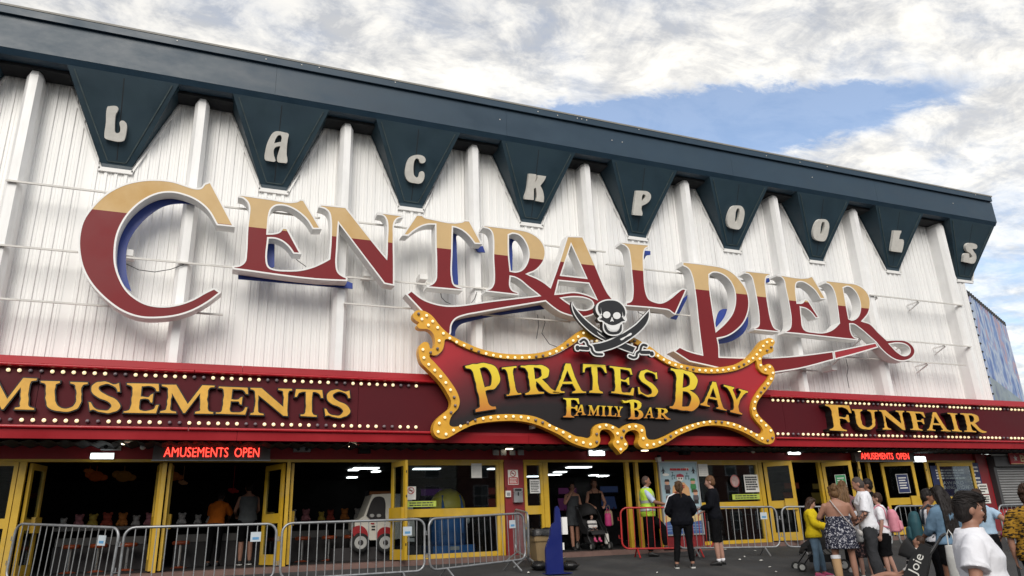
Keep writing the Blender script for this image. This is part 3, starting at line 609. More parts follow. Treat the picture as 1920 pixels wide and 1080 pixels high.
# ------------------------------------------------------------------ pirate sign
T8, T9 = (760, 550, 3.4833), (1100, 550, 3.4838)
def px2(parts):
    out = []
    for T, t in parts:
        for q in t.split():
            c = '*' if q.endswith('*') else ''; x, y = q.rstrip('*').split(','); out.append('%.2f,%.2f%s' % (T[0]+float(x)/T[2], T[1]+float(y)/T[2], c))
    return ' '.join(out)
outer = px2([(T8, "75,112 110,112 145,125 180,152 215,197 255,240 300,275 345,300 400,325 480,358 560,380 640,393 720,398 800,396 860,390 920,378 980,356 1040,320 1100,275 1145,242 1190,232 1245,250 1290,290 1340,312"),
    (T9, "40,305 95,295 150,262 200,250 250,262 300,285 340,305 370,325* 420,352 470,392 530,430 600,455 690,475 760,484 840,484 930,474 1000,452 1060,415 1110,365 1150,312 1185,292 1215,298 1229,318 1217,345* 1219,378 1200,390 1172,398 1150,412 1143,440 1150,470 1168,482* 1172,466 1192,461 1216,478 1229,520 1222,560 1190,612 1150,662 1115,712 1108,760 1130,803 1170,842 1213,888 1229,930 1220,970 1190,985 1130,966 1080,935 1000,896 920,872 840,862 760,868 680,894 600,928 540,966 480,998 430,1013 385,1016 350,1002 336,975 345,942 340,910 315,893 285,896 256,914 246,940 258,962 270,985 264,1010 240,1032 222,1050* 200,1022 180,1000 170,975 185,948 176,920 155,897 120,887 94,896 84,918 90,960 75,994 30,1012 -20,1003"),
    (T8, "1140,996 1080,972 1010,926 940,892 870,862 800,842 720,832 620,834 530,842 450,857 370,892 310,927 265,949 225,946 195,927 181,890 190,848 215,813 260,775 293,745 300,710 282,665 246,605 200,550 150,500 106,455 90,410 87,368 100,333 125,317 148,322 158,345 164,362* 180,357 192,335 193,300 180,260 150,235 110,232 85,225 78,208 92,190* 72,178 54,160 53,132")])
inner = px2([(T8, "262,300 300,306 350,337 430,372 520,402 600,421 700,430 800,430 880,422 950,406 1020,376 1080,342 1130,312 1190,300 1260,318 1330,345"),
    (T9, "60,335 120,330 180,305 240,302 300,320 360,352 430,400 490,440 560,477 650,505 740,519 820,523 900,518 980,502 1050,472 1106,436* 1112,455 1122,492 1150,521 1192,531* 1188,552 1158,592 1120,642 1088,700 1078,750 1086,800 1112,840 1142,872 1152,900 1136,916 1110,915 1050,885 980,852 900,834 820,830 740,840 660,862 580,897 500,937 440,956 400,950 388,928 385,900 374,870 340,853 290,849 250,861 215,886* 180,866 140,851 100,849 60,861 39,890 34,930 5,945 -30,938"),
    (T8, "1120,934 1050,900 960,861 900,826 830,801 740,791 650,789 560,796 470,816 400,851 340,869 310,871 290,860 290,830 310,790 345,750 355,700 335,640 290,570 235,500 190,450 158,412 160,400* 195,405 225,390 245,365 254,330")])
oc, ic = crv(outer, 4), crv(inner, 4)
oz0 = P(1120, 760, YP)
pir = thing('pirates_bay_sign', 'scroll-shaped PIRATES BAY FAMILY BAR sign with yellow bulb frame and red to black board', 'sign', (oz0.x, YP, oz0.z))
O3, I3 = toY(oc, YP), toY(ic, YP)
m = MB(); m.prism([O3, I3], (0, .20, 0)); frm = m.build('frame', m_frame, pir)
m = MB(); bp = [p+Vector((0, .07, 0)) for p in inset(I3, .012, False)]; m.prism([bp], (0, .10, 0))
zt, zb = P(1000, 640, YP).z-oz0.z, P(1000, 830, YP).z-oz0.z
m.build('board', grad('pirate_board_print', [(0, (.010, .007, .007)), (.40, (.013, .008, .008)), (.66, (.12, .011, .015)), (1, (.40, .016, .024))], zb, zt+.15, .38, (0, 4.6, 1.1)), pir)
# bulbs round the frame
mid = inset(O3, .085); acc = 0; placed = []; sp2 = .172
L = len(mid); dense = []
for i in range(L):
    a, b = mid[i], mid[(i+1) % L]; k = max(1, int((b-a).length/.01))
    dense += [a+(b-a)*(j/k) for j in range(k)]
last = None; cnt = 0; cI = I3
for p in dense:
    if last is not None and (p-last).length < sp2: continue
    if any((p-q).length < sp2*.78 for q in placed): continue
    placed.append(p); last = p; cnt += 1
    lit = not (cnt % 9 in (0, 1)) and random.random() > .04
    bulb(p+Vector((0, -.002, 0)), lit, pir, .032)
for q in [P(x, y, YP) for x, y in ((797, 597), (801, 606), (812, 600), (822, 612), (815, 620), (1434, 648), (1440, 655), (1427, 660), (1420, 670), (822, 803), (829, 812), (1440, 812), (1434, 822), (1157, 828), (1163, 838), (1168, 826))]:
    if all((q-w).length > .12 for w in placed): placed.append(q); bulb(q+Vector((0, -.002, 0)), True, pir, .032)
YPL = YP-.02
PB_ = [('P', (892, 772), (950, 763), (872, 686)), ('I', (950, 743), (977, 740), (941, 689.5)), ('R', (985, 740), (1049, 737), (976, 686)), ('A', (1036, 737), (1098, 737), (1034, 682)), ('T', (1095, 736), (1140, 737.5), (1091, 683)), ('E', (1146, 737), (1189, 742), (1143, 686)), ('S', (1195, 740), (1233, 746), (1196, 692)), ('B', (1255, 765), (1310, 773), (1258, 691)), ('A', (1313, 759), (1362, 770), (1315, 711)), ('Y', (1357, 769), (1402, 781), (1357, 721.5))]
FB = [('F', (1056, 782), (1086, 783), (1056, 746.5)), ('A', (1076, 780), (1098.5, 778), (1079, 760)), ('M', (1101.5, 779), (1124, 779.5), (1103, 760)), ('I', (1127, 780), (1136, 780.5), (1127, 761)), ('L', (1138, 780), (1155, 781), (1138, 761.5)), ('Y', (1152, 781), (1168, 782), (1151, 762)), ('B', (1178, 785.5), (1206, 786), (1176, 751)), ('A', (1207, 784), (1226, 784), (1210, 764)), ('R', (1229, 785), (1257, 786.5), (1229, 765))]
stops = [(0, (.56, .19, .03)), (.35, (.70, .33, .03)), (.75, (.82, .60, .03)), (1, (.84, .66, .04))]
g1 = grad('pirate_letter_print', stops, P(1000, 772, YP).z-oz0.z, P(1000, 690, YP).z-oz0.z, .4)
g2 = grad('small_letter_print', stops, P(1150, 786, YP).z-oz0.z, P(1150, 750, YP).z-oz0.z, .4)
def grad_word(items, mface, depth, rim, Y):
    for ch, bl, br, tl in items:
        cs = glyph(ch, bl, br, tl, Y, .009); m = MB(); m.prism([inset(c, -rim, i > 0) for i, c in enumerate(cs)], (0, depth, 0)); lo = m.build('letter', m_blk, pir)
        f = MB(); f.prism([[p+Vector((0, -.012, 0)) for p in c] for c in cs], (0, .011, 0)); f.build('letter_face', mface, lo)
grad_word(PB_, g1, .10, .02, YP-.04); grad_word(FB, g2, .085, .012, YP-.025)
sw = toY(tr("1090,690* 1150,705 1230,688 1310,690 1370,710 1412,752* 1340,745 1290,722 1230,718 1180,735 1120,738*", 1040, 670, 8.64), YP-.04); m = MB(); m.prism([sw], (0, .07, 0)); m.build('letter_face', g2, pir)
# skull and crossed cutlasses
TS = (1040, 540, 7.2)
m_skw = M('skull_white', (.82, .82, .81), .4, var=.03); m_skb = M('skull_black', (.016, .016, .018), .42, var=.15)
YS = 14.50
def plate(name, px, Y, d, mat, parent, side=None):
    m = MB(); c = toY(px, Y); m.prism([c], (0, d, 0), 0, 1 if side else None); return m.build(name, [mat, side] if side else mat, parent)
def blade(outl, hilt, Y, parent, fuller):
    base = plate('cutlass', tr(outl, *TS), Y, .09, m_skw, parent, m_skb)
    c = inset(toY(tr(outl, *TS), Y-.006), .030); m = MB(); m.prism([c], (0, .004, 0)); m.build('blade', m_skb, base)
    plate('fuller', tr(fuller, *TS), Y-.010, .003, m_skw, base)
    for k, (pts, rr) in enumerate(hilt):
        q = [Vector((TS[0]+float(a.split(',')[0])/TS[2], TS[1]+float(a.split(',')[1])/TS[2])) for a in pts.split()]
        sm = []
        for i in range(len(q)-1):
            for j in range(4):
                t = j/4; p0, p1, p2, p3 = q[max(0, i-1)], q[i], q[i+1], q[min(len(q)-1, i+2)]
                sm.append(p1*.5*2+(p2-p0)*.5*t+(p0*2-p1*5+p2*4-p3)*.5*t*t+(p1*3-p0-p2*3+p3)*.5*t**3)
        sm.append(q[-1]); rr2 = rr/TS[2]
        plate('hilt', stroke(sm, rr2+2.6), Y-.012-.004*k, .09, m_skw, base, m_skb); plate('hilt_face', stroke(sm, rr2), Y-.020-.004*k, .004, m_skb, base)
sk = thing('skull_and_cutlasses', 'black and white skull over two crossed cutlasses fixed on top of the pirate sign', 'sign', tuple(P(1145, 610, YS)))
blade("232,180* 300,285 400,395 520,500 650,590 800,660 960,735 1110,795* 1060,890* 860,815 680,722 520,630 400,530 310,430 250,330 225,240",
      [("1240,778 1195,765 1168,795 1152,850 1112,880 1104,925 1062,938 1010,918", 15), ("1175,866 1225,868 1275,868", 22), ("1310,880 1314,890", 26)], YS, sk, "570,585* 620,625 700,690 715,700* 640,650 600,625")
blade("1280,280* 1287,340 1280,410 1240,500 1150,600 1020,700 880,785 720,845 560,868 500,830* 480,750* 640,722 800,662 960,572 1090,480 1190,378",
      [("350,722 392,695 432,722 452,772 494,802 512,852 556,890 640,896", 15), ("352,808 400,812 450,815", 22), ("308,800 312,815", 26)], YS-.05, sk, "880,690* 960,650 1040,612 960,668 900,705")
so_ = "640,170 740,150 850,163 930,222 972,310 966,385 978,430 958,462 918,472 926,520 915,590 870,632 800,647 720,632 665,582 648,520 645,462 600,450 578,412 600,383 575,350 553,290 570,220"
skull = plate('skull', tr(so_, *TS), YS-.10, .14, m_skw, sk, m_skb)
bk = plate('skull_face', tr("650,185 740,167 840,180 912,232 952,312 945,380 915,395 935,425* 950,440* 905,452 870,475 820,495 775,500 735,490 690,470 660,445 600,418* 640,395 605,340 585,280 600,215", *TS), YS-.106, .005, m_skb, skull)
plate('jaw', tr("668,478* 690,500 705,540 745,582 800,592 850,580 880,535 885,498* 908,488* 908,540 898,585 862,615 800,627 730,615 685,575 668,530", *TS), YS-.106, .005, m_skb, skull)
for c, rx, ry in (((703, 362), 50, 46), ((840, 373), 52, 47)):
    e = [Vector((TS[0]+(c[0]+rx*math.cos(t*.3142))/TS[2], TS[1]+(c[1]+ry*math.sin(t*.3142))/TS[2])) for t in range(20)]; plate('eye_socket', e, YS-.111, .004, m_skw, skull)
plate('nose_opening', tr("773,388* 800,455* 776,445* 751,455*", *TS), YS-.111, .004, m_skw, skull)
plate('teeth', tr("690,470* 720,485* 735,510* 755,500* 760,520* 785,512* 790,526* 815,515* 822,530* 842,515* 862,500* 884,484* 888,500* 868,545* 850,576* 838,560* 832,592* 812,568* 805,594* 785,565* 778,590* 758,562* 750,582* 735,550* 705,530*", *TS), YS-.114, .003, m_skw, skull)
plate('temple_line', tr("622,262* 642,370* 606,362* 632,340*", *TS), YS-.111, .004, m_skw, skull); plate('temple_line', tr("912,318* 932,400* 905,392* 918,370*", *TS), YS-.111, .004, m_skw, skull)
st = MB()
for x, y in ((1110, 640), (1185, 645), (1145, 600)):
    q = P(x, y, YS+.09); st.box(q.x-.03, YS+.09, q.z-.03, q.x+.03, YW, q.z+.03)
st.build('support_arm', m_rail, sk)
st = MB()
for x, y in ((900, 700), (1350, 720), (1000, 800), (1300, 800)):
    q = P(x, y, YP+.2); st.box(q.x-.04, YP+.18, q.z-.04, q.x+.04, YM+.1, q.z+.04)
st.build('support_arm', m_rail, pir)
# ------------------------------------------------------------------ shopfront: frames, glazing, doors (all parts of the hall)
ZH = 1.53                                       # door head
m_lit = M('light_panel', (.9, .9, .9), .5, var=0, emit=(.93, 1, 1), es=1.8)
m_warm = M('lamp_warm', (.9, .8, .6), .5, var=0, emit=(1, .85, .6), es=2.6)
m_led = M('led_red', (.6, .02, .02), .5, var=0, emit=(1, .045, .03), es=2.4)
m_ledbox = M('led_box', (.11, .095, .09), .35, var=.2)
m_lime = M('lime_sticker', (.45, .55, .08), .5)
m_rprint = M('print_red', (.42, .02, .025), .5); m_gprint = M('print_green', (.03, .26, .10), .5); m_nprint = M('print_navy', (.010, .020, .085), .5)
m_pale = M('print_pale', (.62, .62, .60), .6, var=.15, vs=9); m_cprint = M('print_cream', (.68, .55, .28), .5)
hdr = MB()
for a, b in ((XL, 6.46), (6.46, 13.65), (13.65, 22.35)):
    m = MB(); m.box(a+.003, YD-.02, ZH+.05, b-.003, YD+.06, zM['bot']+.04); m.build('header_panel', m_dred, hall)
m = MB(); m.box(XL, YD-.055, ZH-.005, 21.95, YD+.05, ZH+.045); m.build('door_head', m_yel, hall)
def post(x, w=.10, z0=Z_FLOOR, z1=ZH-.008, mat=None, y=YD, d=.10):
    m = MB(); m.box(x-w/2, y-d/2, z0+.002, x+w/2, y+d/2, z1); return m.build('door_post', mat or m_yel, hall)
for x, w in ((-3.19, .11), (-.83, .075), (1.50, .07), (3.90, .05), (6.20, .10), (7.31, .13), (9.53, .10), (9.80, .09), (10.40, .10), (13.62, .12), (15.68, .09), (17.52, .10), (19.85, .10), (21.86, .12)): post(x, w)
def glazed(name, xa, xb, zm=None, zmw=.17, bot=.10, gl=None, parent=None, y=YD, z0=Z_FLOOR, st=.07):
    """fixed window: frame with a mid rail and two panes"""
    f = MB(); t = .04
    f.box(xa, y-t, z0+.004, xb, y+t, z0+bot); f.box(xa, y-t, ZH-.075, xb, y+t, ZH-.008)
    f.box(xa, y-t, z0+bot, xa+st, y+t, ZH-.075); f.box(xb-st, y-t, z0+bot, xb, y+t, ZH-.075)
    sp = [(z0+bot, ZH-.075)]
    if zm is not None: f.box(xa+st, y-t, zm-zmw/2, xb-st, y+t, zm+zmw/2); sp = [(z0+bot, zm-zmw/2), (zm+zmw/2, ZH-.075)]
    fr = f.build('window', m_yel, parent or hall)
    for a, b in sp:
        g = MB(); g.box(xa+st-.008, y+.004, a-.008, xb-st+.008, y+.010, b+.008); g.build('glass_pane', gl or m_glass, fr)
    return fr
glazed('window', -7.4, -3.26, .45); glazed('window', -11.9, -7.45, .45)
glazed('window', 3.945, 6.145, .445); glazed('window', 6.76, 7.24, .45, .19, .12); glazed('window', 10.62, 13.55, .44, .17, .09)
def leaf(x0, y0, x1, y1, poster=None, paneltop=.55, barend=1):
    """open door leaf from hinge to free edge"""
    d = Vector((x1-x0, y1-y0, 0)); L = d.length; d /= L; n = Vector((-d.y, d.x, 0))
    def bx(m, u0, u1, z0, z1, t=.027, off=0.0):
        a = Vector((x0, y0, 0))+d*u0+n*(off-t); b = Vector((x0, y0, 0))+d*u1+n*(off-t); Z = Vector((0, 0, 1))
        m.hexa([a+Z*z0, b+Z*z0, b+Z*z1, a+Z*z1], n*2*t)
    m = MB(); zt, zb = ZH-.02, Z_FLOOR+.03; s_ = .085 if L > .5 else .06
    bx(m, 0, s_, zb, zt); bx(m, L-s_, L, zb, zt); bx(m, s_, L-s_, zt-.11, zt, .026); bx(m, s_, L-s_, zb, zb+.20, .026); bx(m, s_, L-s_, .33, .52, .026)
    dr = m.build('door', m_yel, hall)
    for a, b in ((zb+.20, .33), (.52, zt-.11)):
        g = MB(); bx(g, s_-.005, L-s_+.005, a-.005, b+.005, .004); g.build('glass_pane', m_glassd, dr)
    k = MB(); e0, e1 = (L-.30, L-.02) if barend else (.04, L-.04); bx(k, max(.03, e0), e1, .28, .56, .035, -.055); k.build('push_plate', m_yel, dr)
    h = MB()
    for z in (.75, 1.25, -.2): bx(h, L-.012, L+.006, z, z+.05, .012)
    h.build('lock', m_black, dr)
    if poster:
        mt, u0, u1, z0, z1 = poster; g = MB(); bx(g, u0, u1, z0, z1, .003, -.012); pp = g.build('notice', mt, dr)
        q = MB()
        for i in range(5):
            zz = z1-(z1-z0)*(.22+.14*i); bx(q, u0+(u1-u0)*.15, u1-(u1-u0)*(.15+.1*(i % 2)), zz, zz+(z1-z0)*.06, .0015, -.0175)
        q.build('print', m_pale, pp)
        w = MB(); bx(w, u0-.012, u1+.012, z0-.012, z1+.012, .002, -.0105); w.build('notice_border', m_pale, pp)
    return dr
leaf(-3.08, 16.06, -2.95, 16.66); leaf(-.90, 16.06, -.98, 16.68); leaf(-.74, 16.06, -.72, 16.66); leaf(1.42, 16.06, 1.12, 16.78); leaf(1.59, 16.06, 1.64, 16.66)
leaf(3.66, 15.94, 3.83, 15.36, None, .55, 0)
leaf(13.72, 15.94, 14.22, 15.42); leaf(15.74, 15.94, 16.27, 15.40, (m_gprint, .30, .55, .72, 1.15)); leaf(17.05, 15.94, 16.72, 15.56); leaf(17.94, 15.94, 18.85, 15.60, (m_nprint, .40, .72, .66, 1.16)); leaf(19.75, 15.94, 19.36, 15.62)
leaf(20.20, 15.94, 21.55, 15.80)
# red piers between the openings
for xa, xb in ((6.26, 6.73), (10.46, 10.60)):
    m = MB(); m.box(xa, YD-.09, Z_FLOOR-.08, xb, YD+.12, ZH+.045); m.build('pier', m_pred if xa < 8 else m_dred, hall)
m = MB(); m.box(21.93, YD-.10, Z_FLOOR-.08, 22.36, YD+.1, zM['bot']-.07); m.build('pier', m_pred, hall)
m = MB(); m.box(22.36, YD-.02, Z_FLOOR-.08, 29.8, YD+.1, zM['bot']-.07); kf = m.build('kiosk_wall', m_mred, hall)
# interior
rm = MB()
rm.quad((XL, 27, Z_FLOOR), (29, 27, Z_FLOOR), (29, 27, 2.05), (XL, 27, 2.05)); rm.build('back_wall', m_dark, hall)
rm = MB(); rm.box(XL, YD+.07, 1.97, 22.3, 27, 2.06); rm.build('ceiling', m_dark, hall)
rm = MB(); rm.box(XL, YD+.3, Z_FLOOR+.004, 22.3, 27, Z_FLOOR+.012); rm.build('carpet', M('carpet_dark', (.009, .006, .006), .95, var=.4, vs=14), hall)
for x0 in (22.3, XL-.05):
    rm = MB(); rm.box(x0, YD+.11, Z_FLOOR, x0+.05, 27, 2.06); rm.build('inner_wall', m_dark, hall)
for px, py, w in ((686, 878, .9), (663, 881, .35), (660, 895, .4), (705, 884, .3), (1085, 876, 1.0), (1050, 885, .5), (1037, 890, .7), (1113, 891, .35), (1130, 892, .5), (1130, 900, .45), (800, 879, 1.0), (925, 879, .4), (1000, 907, .6)):
    r = ray(px, py); t = 1.955/r.z; p = r*t
    if not (16.6 < p.y < 26.5): p = r*(min(max(p.y, 17), 26)/r.y)
    m = MB(); m.box(p.x-w*.42, p.y-.15, 1.935, p.x+w*.42, p.y+.15, 1.966); m.build('ceiling_light', m_lit, hall)
fl = MB(); 
for px, py, c in ((985, 0, 0),): pass
# amusement counters inside
m_cnt = M('counter_grey', (.11, .105, .10), .6, var=.3, vs=4); m_cntd = M('counter_dark', (.02, .017, .018), .6); m_stool = M('stool_orange', (.30, .055, .015), .5)
plush_cols = [M('plush_white', (.40, .39, .38), .9), M('plush_pink', (.40, .16, .18), .9), M('plush_yellow', (.42, .30, .05), .9), M('plush_red', (.30, .05, .03), .9), M('plush_orange', (.42, .15, .03), .9)]
def counter(x0, x1, y, label):
    c = thing('game_counter', label, 'counter', ((x0+x1)/2, y, Z_FLOOR+.012), 'game counters inside the arcade')
    m = MB(); m.box(x0, y, Z_FLOOR+.014, x1, y+.7, .02); m.build('base', m_cntd, c)
    m = MB(); m.box(x0-.04, y-.10, .33, x1+.04, y+.75, .40); m.build('worktop', m_cnt, c)
    n = int((x1-x0)/.8)
    for i in range(n):
        a = x0+(x1-x0)*i/n; m = MB(); m.box(a+.03, y-.03, .03, a+(x1-x0)/n-.10, y-.004, .19); m.build('front_panel', m_cnt, c)
    return c
counter(-2.9, -1.05, 18.4, 'grey arcade counter with a row of soft toys behind the left open doors')
counter(-.6, 1.2, 18.4, 'grey arcade counter behind the couple in orange and grey under the red lit sign')
counter(1.8, 3.9, 18.6, 'grey arcade counter with soft toys beside the toy pickup truck')
k = 0
ORD = ('first', 'second', 'third', 'fourth', 'fifth', 'sixth', 'seventh', 'eighth', 'ninth', 'tenth', 'eleventh', 'twelfth')
for x0, x1, y, cn in ((-2.9, -1.05, 18.45, 'leftmost'), (-.6, .3, 18.45, 'middle'), (1.8, 3.5, 18.65, 'right hand')):
    x = x0+.1; tk = 0
    while x < x1:
        r = random.uniform(.075, .11); m = MB(); c = plush_cols[k % 5 if y > 18.5 or x0 < -2 else 0]
        m.ball((0, 0, r*.8), (r, r*.9, r*.85), 10, 7); m.ball((0, -.02, r*1.9), (r*.8, r*.75, r*.75), 10, 7)
        for s_ in (-1, 1): m.ball((s_*r*.6, 0, r*2.5), r*.32, 8, 5); m.ball((s_*r*.75, -r*.6, r*.45), (r*.4, r*.55, r*.35), 8, 5)
        o = m.build('soft_toy', c, None, smooth=True); o.location = (x, y+.12, .402)
        names = {0: 'white', 1: 'pink', 2: 'yellow', 3: 'red', 4: 'orange'}
        tag(o, '%s %s soft toy from the left on the %s arcade counter' % (ORD[tk], names[plush_cols.index(c)], cn), 'soft toy', 'soft toys along the arcade counters'); x += r*2.5+random.uniform(0, .12); k += 1; tk += 1
stool0 = None
for i, (x, y) in enumerate(((-2.5, 17.9), (-2.0, 17.9), (-1.45, 17.9), (-.45, 17.9), (2.1, 18.1), (2.7, 18.1), (3.2, 18.1))):
    if stool0 is None:
        s0 = thing('stool', 'orange topped round stool, first before the leftmost counter, on a steel post', 'stool', (x, y, Z_FLOOR+.012), 'stools along the arcade counters')
        m = MB(); m.loft([((x, y, -.02), (.17, 0, 0), (0, .17, 0)), ((x, y, .03), (.18, 0, 0), (0, .18, 0)), ((x, y, .06), (.15, 0, 0), (0, .15, 0))], 14); m.build('seat', m_stool, s0, smooth=True)
        m = MB(); m.tube([(x, y, Z_FLOOR+.05), (x, y, -.02)], .03, 8); m.build('post', m_steel, s0)
        m = MB(); m.loft([((x, y, Z_FLOOR+.014), (.17, 0, 0), (0, .17, 0)), ((x, y, Z_FLOOR+.05), (.06, 0, 0), (0, .06, 0))], 14); m.build('foot', m_stool, s0); stool0 = s0
    else:
        c = stool0.copy(); COL.objects.link(c); c.location = (x, y, Z_FLOOR+.012); c['label'] = 'orange topped round stool, %s, on a steel post' % ('', 'second before the leftmost counter', 'third before the leftmost counter', 'only one before the middle counter', 'first before the right hand counter', 'second before the right hand counter', 'third before the right hand counter')[i]
        for ch in list(stool0.children): copy_part(ch, c)
# arcade machines further inside
for x, y, col, lab in ((7.9, 20.5, (.55, .10, .08), 'arcade machine with a dim red screen deep inside the doorway, leftmost'), (9.0, 21.5, (.08, .35, .18), 'arcade machine with a dim green screen deep inside the doorway'), (10.4, 21.0, (.45, .12, .40), 'arcade machine with a dim purple screen right of the doorway depth'), (11.6, 20.5, (.12, .2, .5), 'arcade machine with a dim blue screen deep inside the doorway, rightmost'),
                       (18.4, 20.0, (.5, .12, .06), 'arcade machine with a dim red screen behind the right hand doors'), (20.2, 20.6, (.4, .3, .08), 'arcade machine with a dim amber screen behind the right hand doors'), (5.9, 20.6, (.35, .12, .5), 'arcade machine with a dim violet screen behind the big arcade window'), (4.6, 21.4, (.5, .2, .08), 'arcade machine with a dim orange screen behind the toy truck')):
    t = thing('arcade_machine', lab, 'arcade machine', (x, y, Z_FLOOR+.012), 'arcade machines inside the hall')
    m = MB(); prof = [(0, 0), (0, .95), (.18, 1.02), (.30, 1.45), (.12, 1.5), (.12, 1.75), (.7, 1.75), (.7, 0)]
    m.prism([[Vector((x-.33, y+a_, Z_FLOOR+.014+b_)) for a_, b_ in prof]], (.66, 0, 0)); m.build('cabinet', m_cntd, t)
    sm = M('screen_%d' % int(x*10), tuple(q*.12 for q in col), .4, emit=col, es=.035); n_ = Vector((0, -.43, .12)).normalized()*.006
    m = MB(); m.hexa([Vector((x-.27, y+.19, Z_FLOOR+1.06))+n_, Vector((x+.27, y+.19, Z_FLOOR+1.06))+n_, Vector((x+.27, y+.295, Z_FLOOR+1.43))+n_, Vector((x-.27, y+.295, Z_FLOOR+1.43))+n_], (0, .01, 0)); m.build('screen', sm, t)
    m = MB(); m.box(x-.31, y+.108, Z_FLOOR+1.55, x+.31, y+.118, Z_FLOOR+1.73); m.build('header', sm, t)
    for dx in (-.15, .1): m = MB(); m.tube([(x+dx, y+.08, Z_FLOOR+.98), (x+dx, y+.07, Z_FLOOR+1.08)], .012, 6); m.ball((x+dx, y+.07, Z_FLOOR+1.09), .022, 8, 6); m.build('joystick', m_rprint, t)
# hanging coloured prizes deep inside, unlit things given a faint glow to stay visible
for px, py, r, c in ((180, 893, .22, (.45, .09, .015)), (168, 884, .12, (.45, .12, .02)), (232, 893, .24, (.28, .12, .02)), (325, 893, .2, (.35, .10, .02)), (343, 905, .1, (.4, .2, .1)), (437, 920, .12, (.35, .02, .02))):
    p = P(px, py, 21.5); m = MB(); m.ball((0, 0, 0), (r*.8, r*.6, r*.6), 10, 6); m.ball((-r*.7, 0, r*.2), (r*.45, r*.4, r*.4), 8, 6); m.ball((r*.75, 0, -r*.15), (r*.5, r*.4, r*.35), 8, 6); m.tube([(0, 0, r*.5), (0, 0, 1.955-p.z)], .008, 5)
    o = m.build('hanging_prize', M('prize_%d_%d' % (px, py), c, .8, emit=c, es=.012), None, smooth=True); o.location = p
    tag(o, {180: 'largest orange prize hanging in the dark arcade at far left', 168: 'small orange prize hanging left of the largest one', 232: 'dull amber prize hanging right of the largest one', 325: 'orange prize hanging just right of the second yellow post', 343: 'little pale prize hanging below an orange one', 437: 'small red prize hanging in the dark above the couple'}[px], 'prize')
# ------------------------------------------------------------------ lamps, signs and notices under the canopy
def flat(name, px0, py0, px1, py1, y, d, mat, label, cat, group=None):
    a, b = P(px0, py1, y), P(px1, py0, y); c = ((a.x+b.x)/2, y, (a.z+b.z)/2); w, h = abs(b.x-a.x), abs(b.z-a.z)
    t = thing(name, label, cat, c, group); m = MB(); m.box(c[0]-w/2, y, c[2]-h/2, c[0]+w/2, y+d, c[2]+h/2); o = m.build('panel', mat, t)
    return t, c, w, h
def lines(t, x0, x1, z0, z1, y, n, mat, frac=.5, rag=.35):
    m = MB()
    for i in range(n):
        zz = z1-(z1-z0)*(i+.5)/n; hh = (z1-z0)/n*frac/2; x = x0; e = x1-(x1-x0)*random.random()*rag*(i % 3 == 2)
        while x < e-.004:
            w = min(e-x, random.uniform(.08, .24)*(x1-x0)); m.box(x, y-.002, zz-hh, x+w*.86, y, zz+hh); x += w
    o = m.build('print', mat, t); o['kind'] = 'stuff'; return o
for px0, py0, px1, py1, lab in ((285, 834, 508, 863, 'red LED sign reading AMUSEMENTS OPEN over the left arcade doors'), (1605, 846, 1712, 865, 'red LED sign reading AMUSEMENTS OPEN over the right yellow doors')):
    t, c, w, h = flat('led_sign', px0, py0, px1, py1, 15.80, .14, m_ledbox, lab, 'LED sign', 'LED signs under the canopy')
    text('AMUSEMENTS  OPEN', c[0]-w*.41, c[0]+w*.40, c[2]-h*.30, c[2]+h*.30, 15.784, m_led, t, 'lettering')
    m = MB(); m.box(c[0]-w/2-.012, 15.785, c[2]-h/2-.012, c[0]+w/2+.012, 15.799, c[2]-h/2+.01); m.box(c[0]-w/2-.012, 15.785, c[2]+h/2-.01, c[0]+w/2+.012, 15.799, c[2]+h/2+.012); m.build('casing', m_galv, t)
    m = MB()
    for sx_ in (-.35, .35): m.box(c[0]+w*sx_-.02, 15.84, c[2]+h/2, c[0]+w*sx_+.02, 15.88, zM['bot']-.02)
    m.build('hanger', m_black, t)
for px, py, ww, lab in ((191, 855, 44, 'lit emergency light left of the large LED sign'), (1120, 849, 27, 'lit emergency light above the open doorway'), (1490, 847, 20, 'lit emergency light above the outward open yellow door'), (1725, 861, 20, 'lit emergency light right of the small LED sign')):
    t, c, w, h = flat('emergency_light', px-ww/2, py-4.5, px+ww/2, py+4.5, 15.86, .10, m_lit, lab, 'light', 'emergency lights under the canopy')
    m = MB(); m.box(c[0]-w/2-.01, 15.90, c[2]-h/2-.01, c[0]+w/2+.01, 15.975, c[2]+h/2+.02); m.build('housing', m_wtrim, t)
    if px == 191: lines(t, c[0]-w*.36, c[0]+w*.36, c[2]-h*.25, c[2]+h*.25, 15.857, 2, m_pale, .5)
dl0 = None
for px, py, lab in ((236, 834, 'small warm downlight left of the large LED sign'), (661, 838, 'small warm downlight over the toy pickup truck'), (955, 843, 'small warm downlight over the red pier'), (1209, 846, 'small warm downlight over the man in the yellow vest'), (1608, 847, 'small warm downlight at the left end of the small LED sign')):
    p = P(px, py, 15.55); zc_ = zM['bot']-.06
    t = thing('downlight', lab, 'light', (p.x, p.y, zc_), 'downlights under the canopy')
    m = MB(); m.tube([(p.x, p.y, zc_), (p.x, p.y, p.z+.05)], .02, 6); m.box(p.x-.09, p.y-.05, p.z+.025, p.x+.09, p.y+.05, p.z+.075); m.build('housing', m_black, t)
    m = MB(); m.box(p.x-.075, p.y-.045, p.z+.005, p.x+.075, p.y+.045, p.z+.024); m.build('lamp', m_warm, t)
